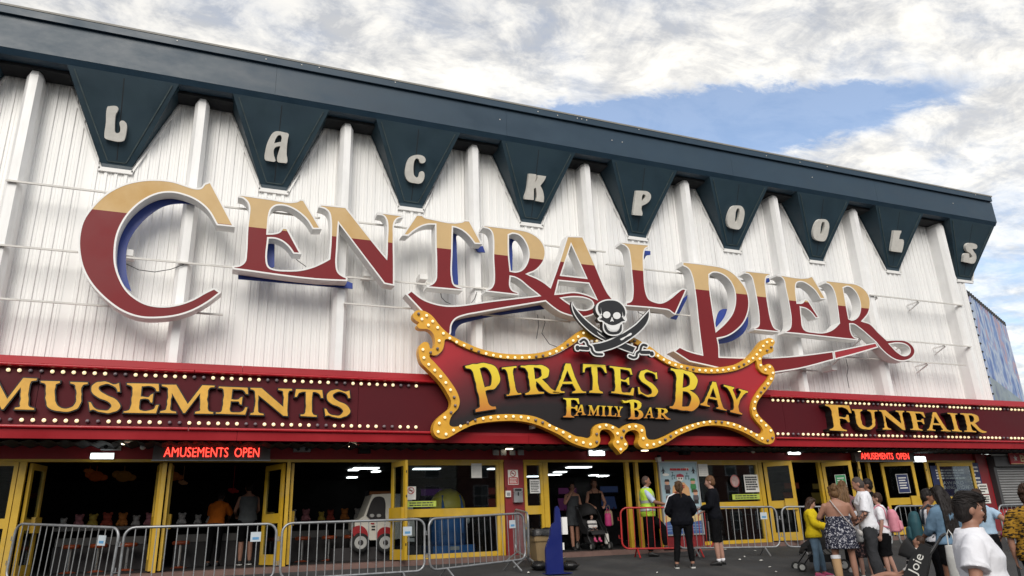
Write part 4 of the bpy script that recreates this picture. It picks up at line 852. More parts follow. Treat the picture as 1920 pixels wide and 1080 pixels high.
for px, py, lab in ((209, 839, 'grey speaker on the header left of the large LED sign'), (566, 843, 'grey speaker on the header right of the large LED sign'), (683, 846, 'black speaker on the header above the toy pickup truck'), (1283, 849, 'black speaker on the header above the tall poster')):
    p = P(px, py, 15.9); t = thing('wall_speaker', lab, 'speaker', (p.x, 15.9, p.z), 'speakers under the canopy'); w = .17 if py < 844 else .12
    m = MB(); m.box(p.x-w, 15.80, p.z-.05, p.x+w, 15.975, p.z+.05); m.build('cabinet', m_galv if py < 844 else m_black, t)
    for dx in (-.5, .5):
        m = MB(); m.loft([((p.x+dx*w, 15.798, p.z), (.038, 0, 0), (0, 0, .038)), ((p.x+dx*w, 15.79, p.z), (.032, 0, 0), (0, 0, .032))], 10); m.build('cone', m_black, t)
for px, py, lab in ((268, 838, 'round white camera dome left of the large LED sign'), (1412, 846, 'round white camera dome above the striped window'), (1587, 845, 'round camera dome left of the small LED sign')):
    p = P(px, py, 15.75); t = thing('camera_dome', lab, 'camera', (p.x, p.y, zM['bot']-.06), 'camera domes under the canopy'); m = MB(); m.ball((p.x, p.y, p.z), .055, 10, 6); m.build('dome', m_pale, t, smooth=True)
    m = MB(); m.tube([(p.x, p.y, p.z+.04), (p.x, p.y, zM['bot']-.04)], .03, 8); m.build('mount', m_black, t)
for i, (px, lab) in enumerate(((929, 'leftmost floodlight of the cluster above the red pier'), (943, 'second floodlight of the cluster above the red pier'), (960, 'third floodlight of the cluster above the red pier'), (976, 'rightmost floodlight of the cluster above the red pier'))):
    p = P(px, 848, 15.7); t = thing('floodlight', lab, 'floodlight', (p.x, p.y, p.z), 'floodlights above the red pier')
    m = MB(); m.hexa([(p.x-.065, 15.66, p.z-.07), (p.x+.065, 15.66, p.z-.07), (p.x+.065, 15.66, p.z+.05), (p.x-.065, 15.66, p.z+.05)], (0, .06, .03)); m.build('body', m_galv, t)
    m = MB(); m.box(p.x-.012, 15.70, p.z+.03, p.x+.012, 15.72, zM['bot']-.03); m.build('bracket', m_black, t)
def notice(px0, py0, px1, py1, y, label, base, bars, cat='notice', extra=None, n=6):
    t, c, w, h = flat('notice', px0, py0, px1, py1, y, .004, base, label, cat)
    if bars: lines(t, c[0]-w*.4, c[0]+w*.4, c[2]-h*.42, c[2]+h*(.40 if extra is None else extra), y, n, bars)
    return t, c, w, h
def nosmoke(t, cx, cz, r, y):
    m = MB(); m.tube([(cx+r*math.cos(a*.2618), y-.004, cz+r*math.sin(a*.2618)) for a in range(24)], r*.13, 4, True); m.tube([(cx-r*.7, y-.004, cz+r*.7), (cx+r*.7, y-.004, cz-r*.7)], r*.12, 4); m.build('prohibition_ring', m_rprint, t)
    m = MB(); m.box(cx-r*.6, y-.006, cz-r*.10, cx+r*.5, y-.001, cz+r*.12); m.build('cigarette', m_ink, t)
t, c, w, h = notice(761, 912, 780, 937, 15.945, 'white no-smoking notice at the left edge of the big arcade window', m_paper, m_pale, extra=-.1, n=3); nosmoke(t, c[0], c[2]+h*.18, w*.3, 15.945)
notice(762, 939, 818, 951, 15.94, 'lime green strip sticker on the mid rail of the big arcade window', m_lime, m_ink, n=2)
notice(884, 869, 903, 896, 15.945, 'white sheet taped high in the big arcade window', m_paper, m_pale, n=8)
t, c, w, h = notice(953, 881, 971, 909, 15.90, 'red and white prohibition notice on the red pier', m_paper, None); nosmoke(t, c[0], c[2]+h*.25, w*.26, 15.90)
m = MB(); m.box(c[0]-w*.45, 15.896, c[2]-h*.46, c[0]+w*.45, 15.899, c[2]); o_ = m.build('red_field', m_rprint, t); lines(t, c[0]-w*.36, c[0]+w*.36, c[2]-h*.42, c[2]-h*.04, 15.895, 4, m_paper)
notice(994, 899, 1012, 925, 15.945, 'cream notice in the narrow window beside the doorway', m_pale, m_ink, n=7)
notice(1311, 870, 1326, 893, 15.945, 'white sheet in the window just right of the tall poster', m_paper, m_pale, n=5)
t, c, w, h = notice(1398, 890, 1420, 923, 15.945, 'white notice with six bold black lines in the right window', m_paper, None)
lines(t, c[0]-w*.42, c[0]+w*.42, c[2]-h*.40, c[2]+h*.42, 15.941, 6, m_ink, .62)
notice(1374, 926, 1424, 937, 15.94, 'lime green strip sticker in the right window', m_lime, m_ink, n=2)
ci = MB(); p = P(1378, 902, 15.945); t = thing('window_sticker', 'round pale pink sticker in the middle of the right window', 'sticker', tuple(p)); ci.loft([((p.x, 15.95, p.z), (.145, 0, 0), (0, 0, .16)), ((p.x, 15.945, p.z), (.145, 0, 0), (0, 0, .16))], 24); ci.build('disc', M('sticker_pink', (.42, .30, .28), .6, var=.4, vs=14), t); m = MB(); m.tube([(p.x+.13*math.cos(a*.2618), 15.943, p.z+.145*math.sin(a*.2618)) for a in range(24)], .008, 4, True); m.build('ring', m_rprint, t)
t, c, w, h = flat('hand_dryer_box', 964, 915, 980, 942, 15.82, .09, m_steel, 'brushed steel cigarette bin on the red pier', 'ash bin'); m = MB(); m.box(c[0]-w*.36, 15.813, c[2]+h*.30, c[0]+w*.36, 15.819, c[2]+h*.44); m.build('slot', m_black, t); m = MB(); m.loft([((c[0], 15.818, c[2]+.03), (.02, 0, 0), (0, 0, .05)), ((c[0], 15.81, c[2]+.03), (.015, 0, 0), (0, 0, .045))], 8); m.build('keyhole', m_black, t); t.name = 'ash_bin'
t, c, w, h = flat('keypad', 949, 920, 958, 932, 15.86, .05, m_pale, 'small cream keypad on the red pier left of the steel bin', 'keypad'); m = MB(); m.box(c[0]-w*.3, 15.853, c[2]-h*.3, c[0]+w*.3, 15.859, c[2]+h*.2); m.build('buttons', m_galv, t); m = MB(); m.tube([(c[0]-w*.3, 15.9, c[2]+h*.5), (c[0]-w*.35, 15.9, c[2]+h*1.1)], .008, 5); m.build('wire', m_black, t)
# tall poster on the dark red boards
pa, pb = P(1241, 1003, 15.90), P(1312, 868, 15.90); pcx, pcz, pw, ph = (pa.x+pb.x)/2-.02, (pa.z+pb.z)/2, 1.10, pb.z-pa.z
pst = thing('poster_board', 'tall framed pale blue poster with cartoon figures and orange tent beside the doorway', 'poster', (pcx, 15.9, pcz))
pm = MB(); pm.box(pcx-pw/2, 15.88, pcz-ph/2, pcx+pw/2, 15.91, pcz+ph/2)
pm.build('sheet', M('poster_sky', (.33, .45, .50), .45, var=.12), pst)
pm = MB()
for a in ((-pw/2-.03, -ph/2-.03, pw/2+.03, -ph/2), (-pw/2-.03, ph/2, pw/2+.03, ph/2+.03), (-pw/2-.03, -ph/2, -pw/2, ph/2), (pw/2, -ph/2, pw/2+.03, ph/2)): pm.box(pcx+a[0], 15.86, pcz+a[1], pcx+a[2], 15.92, pcz+a[3])
pm.build('frame', M('aluminium', (.45, .46, .46), .4, metal=.5), pst)
def pp(cons, mat, name, lay=1):
    m = MB(); y = 15.88-.002*lay; m.prism([[Vector((pcx+(x-.5)*pw, y, pcz+(.5-z)*ph)) for x, z in c] for c in cons], (0, .0018, 0), back=False); return m.build(name, mat, pst)
def ell(cx, cz, rx, rz, n=14): return [(cx+rx*math.cos(i*2*math.pi/n), cz+rz*math.sin(i*2*math.pi/n)) for i in range(n)]
co = lambda n, c: M('poster_'+n, c, .5, var=.08)
pp([[(.30, .34), (.42, .28), (.62, .28), (.74, .36), (.80, .75), (.22, .75)]], co('tent', (.60, .34, .16)), 'tent', 1)
pp([[(0, .75), (.3, .72), (1, .74), (1, .86), (0, .86)]], co('sand', (.60, .45, .20)), 'sand', 2)
pp([[(.002, .84), (.25, .80), (.6, .85), (.998, .82), (.998, .998), (.002, .998)]], co('sea', (.05, .10, .26)), 'sea', 3)
for k in range(3): pp([[(.02, .88+.035*k), (.5, .87+.035*k), (.98, .88+.035*k), (.98, .888+.035*k), (.5, .878+.035*k), (.02, .888+.035*k)]], co('wave', (.22, .32, .45)), 'wave', 4)
for cx in (.09, .91): pp([[(cx, .05), (cx+.015, .09), (cx+.06, .13), (cx+.015, .12), (cx+.03, .155), (cx-.03, .155), (cx-.015, .12), (cx-.06, .13), (cx-.015, .09)]], m_ink, 'aeroplane', 2)
def pperson(cx, z0, hat, coat, leg, s_=1):
    pp([ell(cx, z0+.035, .06*s_, .033*s_)], co('skin', (.55, .30, .20)), 'figure_head', 5); pp([[(cx-.07*s_, z0+.02), (cx-.05*s_, z0-.015), (cx+.05*s_, z0-.015), (cx+.07*s_, z0+.02)]], co(hat[0], hat[1]), 'figure_hair', 6)
    pp([[(cx-.07*s_, z0+.065), (cx+.07*s_, z0+.065), (cx+.08*s_, z0+.13), (cx-.08*s_, z0+.13)]], co(coat[0], coat[1]), 'figure_coat', 5); pp([[(cx-.06*s_, z0+.13), (cx+.06*s_, z0+.13), (cx+.06*s_, z0+.185), (cx-.06*s_, z0+.185)]], co(leg[0], leg[1]), 'figure_legs', 5)
pperson(.16, .25, ('dark', (.02, .015, .015)), ('grey', (.08, .07, .08)), ('dark', (.02, .015, .015)))
pperson(.16, .48, ('brown', (.12, .05, .025)), ('lilac', (.22, .24, .38)), ('violet', (.08, .07, .16)))
pperson(.86, .24, ('leaf', (.04, .20, .06)), ('leaf', (.04, .20, .06)), ('leafd', (.02, .12, .04))); pperson(.90, .40, ('brown', (.12, .05, .025)), ('grey', (.08, .07, .08)), ('dark', (.02, .015, .015)))
pp([ell(.52, .22, .085, .05)], co('bone', (.68, .66, .60)), 'cartoon_skull', 5); pp([[(.42, .205), (.44, .17), (.53, .155), (.62, .175), (.63, .205)]], co('bandana', (.30, .03, .05)), 'bandana', 6)
for dx in (-.03, .035): pp([ell(.52+dx, .225, .018, .013)], m_ink, 'eye', 7)
for k, (x, z) in enumerate(((.33, .14), (.37, .18), (.31, .19), (.72, .15), (.76, .19), (.68, .19))): pp([[(x-.03, z), (x, z-.008), (x+.03, z), (x+.005, z+.006), (x+.012, z+.05), (x-.012, z+.05), (x-.004, z+.006)]], co('palm', (.03, .09, .10)), 'palm', 4)
def pt(s, x0, x1, z0, z1, mat, lay=8): text(s, pcx+(x0-.5)*pw, pcx+(x1-.5)*pw, pcz+(.5-z1)*ph, pcz+(.5-z0)*ph, 15.88-.002*lay, mat, pst)
pt('20', .32, .55, .41, .505, m_rprint)
def pl(x0, x1, z0, z1, n): lines(pst, pcx+(x0-.5)*pw, pcx+(x1-.5)*pw, pcz+(.5-z1)*ph, pcz+(.5-z0)*ph, 15.866, n, m_rprint, .75, .2)
pl(.27, .78, .075, .115, 1); pl(.36, .62, .315, .365, 2); pl(.34, .66, .54, .63, 2)
pp([ell(.72, .09, .08, .022)], m_paper, 'cloud', 3); pp([ell(.15, .17, .09, .02)], m_paper, 'cloud', 3)
m = MB(); m.box(pcx-pw/2-.03, YD-.10, Z_FLOOR-.07, pcx+pw/2+.03, YD-.075, pcz-ph/2-.035); m.build('skirting_board', m_pred, hall)
p = P(1236, 861, 15.85); t = thing('alarm_box', 'small white alarm box on the header above the dark red pier', 'alarm', tuple(p)); m = MB(); m.box(p.x-.045, 15.83, p.z-.06, p.x+.045, 15.975, p.z+.05); m.build('case', m_wtrim, t); m = MB(); m.box(p.x-.03, 15.82, p.z+.052, p.x+.03, 15.9, p.z+.10); m.build('beacon', m_black, t)
# dark blue show poster inside the last door, and its neighbour
t, c, w, h = notice(1757, 873, 1813, 938, 15.93, 'dark blue AWARD WINNING SHOW poster behind the last yellow door', m_nprint, None, 'poster')
for s_, a, z0, z1 in (('"AWARD', .30, .44, .55), ('WINNING SHOW"', .46, .31, .42)): text(s_, c[0]-w*a, c[0]+w*a, c[2]-h/2+h*z0, c[2]-h/2+h*z1, 15.925, m_pale, t)
lines(t, c[0]-w*.38, c[0]+w*.38, c[2]+h*.09, c[2]+h*.40, 15.926, 4, m_pale, .55)
m = MB(); m.loft([((c[0]+.1, 15.926, c[2]-h*.28), (.10, 0, 0), (0, 0, .09)), ((c[0]+.1, 15.923, c[2]-h*.28), (.09, 0, 0), (0, 0, .08))], 16); m.build('rosette', m_pale, t); m = MB(); m.box(c[0]-w/2, 15.924, c[2]-h*.40, c[0]+w/2, 15.928, c[2]-h*.385); m.build('rule', m_pale, t)
t, c, w, h = notice(1822, 868, 1833, 918, 15.895, 'narrow dark blue poster on the red pier by the roller shutter', m_nprint, m_pale, 'poster', n=6)
t, c, w, h = notice(1838, 907, 1850, 926, 15.885, 'upper small white notice on the red pier by the roller shutter', m_paper, m_ink, n=3); t, c, w, h = notice(1842, 928, 1855, 944, 15.885, 'lower small white notice on the red pier by the roller shutter', m_paper, m_ink, n=3)
# box office roller shutter
s0, s1, sz0, sz1 = 22.50, 26.2, .20, 1.38
sh = thing('roller_shutter', 'closed grey roller shutter of the box office with dark housing', 'shutter', ((s0+s1)/2, 15.9, sz0))
m_sh = M('shutter_grey', (.30, .30, .30), .45, metal=.3, var=.2, vs=3, st=(.5, 1, 6)); m_shh = M('shutter_housing', (.055, .054, .056), .5)
m = MB(); m.box(s0, 15.72, sz1, s1, 15.975, sz1+.30); m.build('housing', m_shh, sh)
for a in (s0, s1-.12): 
    m = MB(); m.box(a, 15.80, sz0-.03, a+.12, 15.975, sz1-.002); m.build('guide', m_shh, sh)
n = 15
for i in range(n):
    za, zb_ = sz0+(sz1-sz0)*i/n, sz0+(sz1-sz0)*(i+1)/n; hh = zb_-za; m = MB()
    pr = [(15.90, 0), (15.875, .15), (15.862, .5), (15.875, .85), (15.90, .96)]
    m.add([(s0+.122, y, za+hh*t_) for y, t_ in pr]+[(s1-.122, y, za+hh*t_) for y, t_ in pr], [(k, k+5, k+6, k+1) for k in range(4)]); m.build('slat', m_sh, sh, smooth=True)
m = MB(); m.box(s0+.1, 15.85, sz0-.03, s1-.1, 15.93, sz0); m.build('bottom_rail', m_shh, sh)
t = thing('box_office_sign', 'red BOX OFFICE sign with star above the roller shutter', 'sign', (24.6, 15.68, 1.72)); m = MB(); m.box(23.15, 15.66, 1.44, 26.4, 15.70, 1.80); m.build('board', m_rprint, t)
text('BOX OFFICE', 23.62, 25.9, 1.51, 1.73, 15.655, m_cprint, t, bold=.02)
st_ = [Vector((23.40+(.10 if i % 2 == 0 else .042)*math.sin(i*math.pi/5), 15.656, 1.62+(.10 if i % 2 == 0 else .042)*math.cos(i*math.pi/5))) for i in range(10)]; m = MB(); m.prism([st_], (0, .003, 0)); m.build('star', m_paper, t)
m = MB()
for z in (1.45, 1.785): m.box(23.15, 15.652, z-.008, 26.4, 15.659, z+.008)
m.build('border', m_cprint, t)
m = MB(); m.box(22.55, 15.78, 1.70, 27.5, 15.83, 1.76); tag(m.build('tube_light', m_pale), 'pale tube light fitting above the roller shutter', 'light')
kt = thing('box_sign', 'red board with KINGS and BOX lettering under the roller shutter', 'sign', (24.5, 15.95, -.2)); m = MB(); m.box(22.45, 15.93, -.47, 29.5, 15.965, .12); m.build('board', m_rprint, kt)
text('KINGS', 22.75, 24.5, -.16, .07, 15.926, m_paper, kt); text('KINGS', 22.78, 24.47, -.145, .055, 15.923, m_rprint, kt); text('BOX', 23.5, 24.6, -.43, -.22, 15.926, m_cprint, kt, bold=.02)
# printed banner on the angled side screen
ba = rad(25); bd = Vector((math.cos(ba), math.sin(ba), 0)); b0 = Vector((23.22, 15.78, 0)); bl_ = 6.4
bn = thing('banner', 'big faded blue banner laced to a dark frame at the hall right end', 'banner', (23.22, 15.78, 3.2))
m_ban = bpy.data.materials.new('banner_print'); m_ban.use_nodes = True; t = m_ban.node_tree; b = t.nodes['Principled BSDF']; b.inputs['Roughness'].default_value = .6
tcn = t.nodes.new('ShaderNodeTexCoord'); mp = t.nodes.new('ShaderNodeMapping'); mp.inputs['Scale'].default_value = (.9, .9, .6); t.links.new(tcn.outputs['Object'], mp.inputs[0])
nz = t.nodes.new('ShaderNodeTexNoise'); nz.inputs['Scale'].default_value = 1.5; nz.inputs['Detail'].default_value = 6; t.links.new(mp.outputs[0], nz.inputs[0])
cr_ = t.nodes.new('ShaderNodeValToRGB'); el = cr_.color_ramp.elements
for i, (p_, c_) in enumerate(((.30, (.06, .12, .36)), (.42, (.17, .28, .55)), (.50, (.50, .58, .68)), (.56, (.22, .32, .58)), (.63, (.52, .34, .36)), (.72, (.16, .28, .55)))):
    e = el[i] if i < 2 else el.new(p_); e.position = p_; e.color = (*c_, 1)
t.links.new(nz.outputs[0], cr_.inputs[0]); t.links.new(cr_.outputs[0], b.inputs['Base Color'])
nB = Vector((-bd.y, bd.x, 0)); Zv = Vector((0, 0, 1)); m = MB(); q0 = b0+bd*.12; q1 = b0+bd*bl_; m.hexa([q0+Zv*3.1, q1+Zv*3.1, q1+Zv*7.12, q0+Zv*7.12], nB*.02); m.build('sheet', m_ban, bn)
m = MB(); m.hexa([q0+bd*.2+Zv*3.2-nB*.004, q1-bd*.2+Zv*3.2-nB*.004, q1-bd*.2+Zv*4.0-nB*.004, q0+bd*.2+Zv*4.3-nB*.004], nB*.002); m.build('lower_print', M('banner_pale', (.30, .38, .42), .6, var=.35, vs=1.2, dirt=(.05, .08, .25), dirt_s=.8), bn)
for a, c in ((b0+Zv*3.0, b0+Zv*7.3), (b0+Zv*7.25, b0+bd*(bl_+.1)+Zv*7.25), (b0+bd*(bl_+.1)+Zv*3, b0+bd*(bl_+.1)+Zv*7.3)):
    m = MB(); m.tube([a+nB*.06, c+nB*.06], .05, 6); m.build('frame_tube', m_black, bn)
m = MB()
for i in range(14): m.tube([b0+bd*.02+Zv*(3.4+i*.28)-nB*.02, b0+bd*.14+Zv*(3.4+i*.28)-nB*.02], .03, 5)
for i in range(20): m.tube([b0+bd*(.3+i*.31)+Zv*7.06-nB*.02, b0+bd*(.3+i*.31)+Zv*7.22-nB*.02], .03, 5)
m.build('lacing', m_black, bn)['kind'] = 'stuff'
m = MB(); m.hexa([b0+Zv*(-.6)+nB*.3, b0+bd*bl_+Zv*(-.6)+nB*.3, b0+bd*bl_+Zv*7.1+nB*.3, b0+Zv*7.1+nB*.3], nB*.05); m.build('screen_wall', m_soff, bn)
# ------------------------------------------------------------------ crowd barriers
m_barred = M('barrier_red', (.42, .022, .02), .4, var=.3, vs=7)
m_plate = M('barrier_plate', (.50, .56, .60), .5)
bar_me = {}
def barrier(ax, ay, bx_, by, label, red=False, plate=True):
    L = math.hypot(bx_-ax, by-ay); rz = math.atan2(by-ay, bx_-ax); za, zb_ = gz(ay), gz(by); tilt = math.atan2(zb_-za, L)
    mat = m_barred if red else m_galv
    t = thing('crowd_barrier', label, 'barrier', (ax, ay, za), 'crowd barriers in front of the hall'); t.rotation_euler = (0, -tilt, rz); ORG[t.name] = Vector((0, 0, 0))
    R = .15; z0, z1 = .20, 1.07; pts = []
    for cx, cz, a0 in ((L-R, z0+R, -90), (L-R, z1-R, 0), (R, z1-R, 90), (R, z0+R, 180)):
        for k in range(6): a = rad(a0+90*k/5); pts.append((cx+R*math.cos(a), 0, cz+R*math.sin(a)))
    m = MB(); m.tube(pts, .021, 8, True); m.build('frame', mat, t, smooth=True)
    n = int(L/.142); key = ('r' if red else 'g')
    for i in range(1, n):
        if key not in bar_me:
            m = MB(); m.tube([(0, 0, z0), (0, 0, z1)], .0085, 6); o = m.build('bar', mat, t); bar_me[key] = o.data
        else: o = bpy.data.objects.new('bar', bar_me[key]); COL.objects.link(o); o.parent = t
        o.location = (L*i/n, 0, 0)
    for fx in (.16*L, .84*L):
        m = MB(); m.tube([(fx, -.27, .015), (fx, -.02, z0), (fx, .02, z0), (fx, .27, .015)], .017, 6); m.build('foot', mat, t)
    for fx in (0, L):
        sgn = -1 if fx == 0 else 1
        for z in (.42, .80): m = MB(); m.tube([(fx+sgn*.018, 0, z), (fx+sgn*.06, 0, z), (fx+sgn*.06, 0, z+.07)], .008, 5); m.build('hook', mat, t)
    if plate: m = MB(); m.box(L-.40, -.018, .80, L-.24, -.011, .95); pl = m.build('maker_plate', m_plate, t); m = MB(); m.box(L-.37, -.020, .83, L-.27, -.0185, .87); m.build('print', M('plate_blue', (.10, .28, .50), .5), pl)
    return t
barrier(-2.96, 14.9, -1.27, 13.3, 'leftmost galvanised barrier, turned away toward the doors')
barrier(-1.16, 13.3, 1.10, 13.2, 'galvanised barrier in front of the couple inside the arcade')
barrier(1.2, 13.2, 3.66, 13.3, 'galvanised barrier in front of the toy pickup truck')
barrier(3.76, 13.3, 5.95, 14.1, 'galvanised barrier slanting back in front of the big arcade window')
barrier(6.03, 14.15, 6.32, 15.55, 'galvanised barrier seen end on beside the beige bin', plate=False)
barrier(8.63, 14.95, 10.6, 14.3, 'red barrier the man in the yellow vest leans on', True, False)
barrier(9.79, 14.5, 12.12, 13.9, 'galvanised barrier right of the couple in black')
barrier(12.22, 13.85, 14.53, 12.99, 'galvanised barrier behind the girl in yellow')
barrier(14.85, 13.05, 17.0, 12.7, 'galvanised barrier behind the pink backpack', plate=False)
barrier(17.62, 12.5, 19.8, 12.4, 'rightmost galvanised barrier in front of the roller shutter', plate=False)
# ------------------------------------------------------------------ litter bin and hand sanitiser stand
m_bin = M('bin_beige', (.27, .19, .095), .5, var=.12); m_bag = M('bin_bag', (.012, .012, .013), .3, bump=1, bs=30)
b = thing('litter_bin', 'beige square litter bin with black bag folded over the rim', 'bin', (6.46, 14.45, gz(14.45))); gx, gy, g0 = 6.46, 14.45, gz(14.45)
def sq(m, z, w, c=.05): return [(gx+x*w, gy+y*w, z) for x, y in ((-1, -.85), (-.85, -1), (.85, -1), (1, -.85), (1, .85), (.85, 1), (-.85, 1), (-1, .85))]
def sqloft(name, mat, lv, par):
    m = MB(); v = []; 
    for z, w in lv: v += sq(m, z, w)
    m.add(v, [(i*8+k, i*8+(k+1) % 8, (i+1)*8+(k+1) % 8, (i+1)*8+k) for i in range(len(lv)-1) for k in range(8)]+[tuple(range(7, -1, -1)), tuple((len(lv)-1)*8+k for k in range(8))]); return m.build(name, mat, par)
sqloft('body', m_bin, [(g0+.02, .17), (g0+.48, .225)], b); sqloft('collar', m_bin, [(g0+.481, .245), (g0+.50, .25), (g0+.66, .255), (g0+.70, .23)], b)
m = MB(); v = []; k = 28
for j, (z, w) in enumerate(((g0+.60, .262), (g0+.705, .262), (g0+.74, .22), (g0+.69, .12))):
    for i in range(k):
        a = 2*math.pi*i/k; r = w*(1.08/max(abs(math.cos(a)), abs(math.sin(a)), .78))*(1+random.uniform(-.03, .03)); v.append((gx+r*math.cos(a), gy+r*math.sin(a), z+random.uniform(-.025, .02)))
m.add(v, [(j*k+i, j*k+(i+1) % k, (j+1)*k+(i+1) % k, (j+1)*k+i) for j in range(3) for i in range(k)]); m.build('bag', m_bag, b, smooth=True)
for x, y, lab in ((6.16, 13.95, 'black bin bag lying left of the blue sanitiser stand'), (6.72, 13.75, 'black bin bag lying right of the blue sanitiser stand')):
    m = MB(); secs = []
    for i in range(7):
        t_ = i/6; r = .17*math.sin(math.pi*(.12+.8*t_))**.7; secs.append(((x+random.uniform(-.015, .015), y, gz(y)+.003+t_*.17), (r*random.uniform(.9, 1.15), 0, 0), (0, r*random.uniform(.9, 1.1), 0)))
    m.loft(secs, 14)
    for i, v in enumerate(m.v): m.v[i] = (v[0]+random.uniform(-.015, .015), v[1]+random.uniform(-.015, .015), max(gz(v[1])+.002, v[2]+random.uniform(-.012, .012)))
    solid('bin_bag', m, m_bag, lab, 'bin bag', (x, y, gz(y)), 'black bin bags by the bin', True)
sx0, sy0 = 6.26, 13.42; s0z = gz(sy0)
m_sblue = M('stand_blue', (.008, .016, .13), .35, var=.1)
s = thing('sanitiser_stand', 'bright blue hand sanitiser stand with white dispenser box', 'sanitiser stand', (sx0, sy0, s0z))
# tapering side panel, deep at the foot, seen from its side
prof = [(-.28, 0), (.16, 0), (.16, 1.02), (.14, 1.16), (.09, 1.22), (.04, 1.20), (.02, 1.12), (0, .92), (-.08, .88), (-.12, .80), (-.14, .68), (-.25, .50), (-.28, .42)]
m = MB(); m.prism([[Vector((sx0+.03+x*.8, sy0-.03, s0z+.012+z)) for x, z in prof]], (0, .06, 0)); m.build('panel', m_sblue, s)
m = MB(); m.box(sx0-.24, sy0-.20, s0z+.002, sx0+.26, sy0+.20, s0z+.014); m.build('base_plate', m_sblue, s)
m = MB(); m.box(sx0+.161, sy0-.075, s0z+.70, sx0+.27, sy0+.075, s0z+1.02); m.build('dispenser', m_wtrim, s); m = MB(); m.box(sx0+.161, sy0-.05, s0z+.42, sx0+.19, sy0+.05, s0z+.55); m.build('drip_tray', m_wtrim, s)
# ------------------------------------------------------------------ toy pickup truck ride and capsule ride behind the glass
m_van = M('ride_white', (.72, .69, .60), .35, var=.1); m_fend = M('ride_red', (.36, .02, .025), .35); m_tyre = M('tyre', (.015, .016, .016), .8); m_rim = M('rim_grey', (.42, .42, .40), .4)
def vx(px, py, y=17.05): q = P(px, py, y); return q
va = P(672, 960, 17.05); van = thing('toy_truck_ride', 'white and red children pickup truck ride behind the open yellow door', 'kiddie ride', (va.x+.5, 17.4, Z_FLOOR+.012))
def vpoly(txt, y, d, mat, name): m = MB(); m.prism([toY(tr(txt, 540, 820, 4.153, 4), y)], (0, d, 0)); return m.build(name, mat, van)
vpoly("520,660* 590,615* 655,445* 800,438* 960,440* 985,640* 990,770* 800,800* 640,800* 520,720*", 17.10, .80, m_van, 'body')
vpoly("610,612* 662,480 680,465 740,467 755,490 758,600* 760,640* 640,640*", 17.085, .012, m_cntd, 'window'); vpoly("500,735* 510,705 545,688 585,695 615,730 625,790* 600,780 590,760 560,745 530,755 515,775*", 17.04, .10, m_fend, 'fender'); vpoly("695,790* 700,740 730,705 775,698 815,720 825,790* 800,770 780,750 745,750 720,775 712,815*", 17.04, .10, m_fend, 'fender')
for px, py in ((562, 820), (755, 820)):
    q = P(540+px/4.153, 820+py/4.153, 17.06)
    m = MB(); m.loft([((q.x, 17.06, q.z), (.20, 0, 0), (0, 0, .20)), ((q.x, 17.02, q.z), (.20, 0, 0), (0, 0, .20)), ((q.x, 17.0, q.z), (.17, 0, 0), (0, 0, .17))], 20); w_ = m.build('wheel', m_tyre, van, smooth=False); m = MB(); m.loft([((q.x, 16.998, q.z), (.14, 0, 0), (0, 0, .14)), ((q.x, 16.99, q.z), (.13, 0, 0), (0, 0, .13))], 16); m.build('rim', m_rim, w_); m = MB(); m.loft([((q.x, 16.988, q.z), (.06, 0, 0), (0, 0, .06)), ((q.x, 16.97, q.z), (.05, 0, 0), (0, 0, .05))], 12); m.build('hub', m_cntd, w_)
for k, (x, y) in enumerate(((658, 672), (665, 695), (665, 718))): vpoly("%d,%d* %d,%d* %d,%d* %d,%d*" % (x-14, y-6, x+14, y-6, x+14, y+6, x-14, y+6), 17.09, .012, m_fend if k == 0 else m_cntd, 'vent')
vpoly("905,785* 985,785* 985,812* 905,812*", 17.05, .03, m_paper, 'number_plate')
m = MB(); m.box(va.x-.5, 17.2, Z_FLOOR+.014, va.x+1.5, 17.7, -.22); m.build('plinth', m_cntd, van)
for px, py, sx_ in ((655, 610, 1), (708, 610, 1)): 
    q = P(540+px/4.153, 820+py/4.153, 17.07); m = MB(); m.loft([((q.x, 17.075, q.z), (.055, 0, 0), (0, 0, .04)), ((q.x, 17.06, q.z), (.045, 0, 0), (0, 0, .03))], 12); m.build('dial', m_rim, van)
rc = P(850, 960, 17.0); rb = Z_FLOOR+.012
rd = thing('capsule_ride', 'rounded blue and yellow capsule ride on a blue base behind the big arcade window', 'kiddie ride', (rc.x, 17.3, rb))
m_rbl = M('ride_blue', (.03, .14, .38), .35, var=.1); m_ryl = M('ride_yellow', (.66, .54, .06), .4)
def cap(z0, z1, name, mat, n=8, top=False):
    m = MB(); secs = []
    for i in range(n+1):
        z = z0+(z1-z0)*i/n; r = .42 if z < .62 else .42*math.sqrt(max(0.0004, 1-((z-.62)/.42)**2)); secs.append(((rc.x, 17.45, z), (r, 0, 0), (0, r, 0)))
    m.loft(secs, 24); return m.build(name, mat, rd, smooth=True)
cap(rb+.24, .56, 'body', m_rbl); cap(.562, 1.03, 'dome', m_ryl, 12)
m = MB(); m.box(rc.x-.50, 16.95, rb+.002, rc.x+.50, 17.95, rb+.235); m.build('base', m_rbl, rd); m = MB(); m.box(rc.x-.1, 16.94, rb+.13, rc.x+.12, 16.949, rb+.21); m.build('coin_box', m_rim, rd)
for sx_ in (-.22, .24): m = MB(); m.tube([(rc.x+sx_, 17.05, rb+.5), (rc.x+sx_*1.05, 17.06, .56), (rc.x+sx_*.9, 17.2, .86)], .035, 6); m.build('strap', m_rbl, rd)
for sx_ in (-1, 1): m = MB(); m.ball((rc.x+sx_*.46, 17.3, .30), (.05, .05, .09), 8, 6); m.build('handle', m_rim, rd)
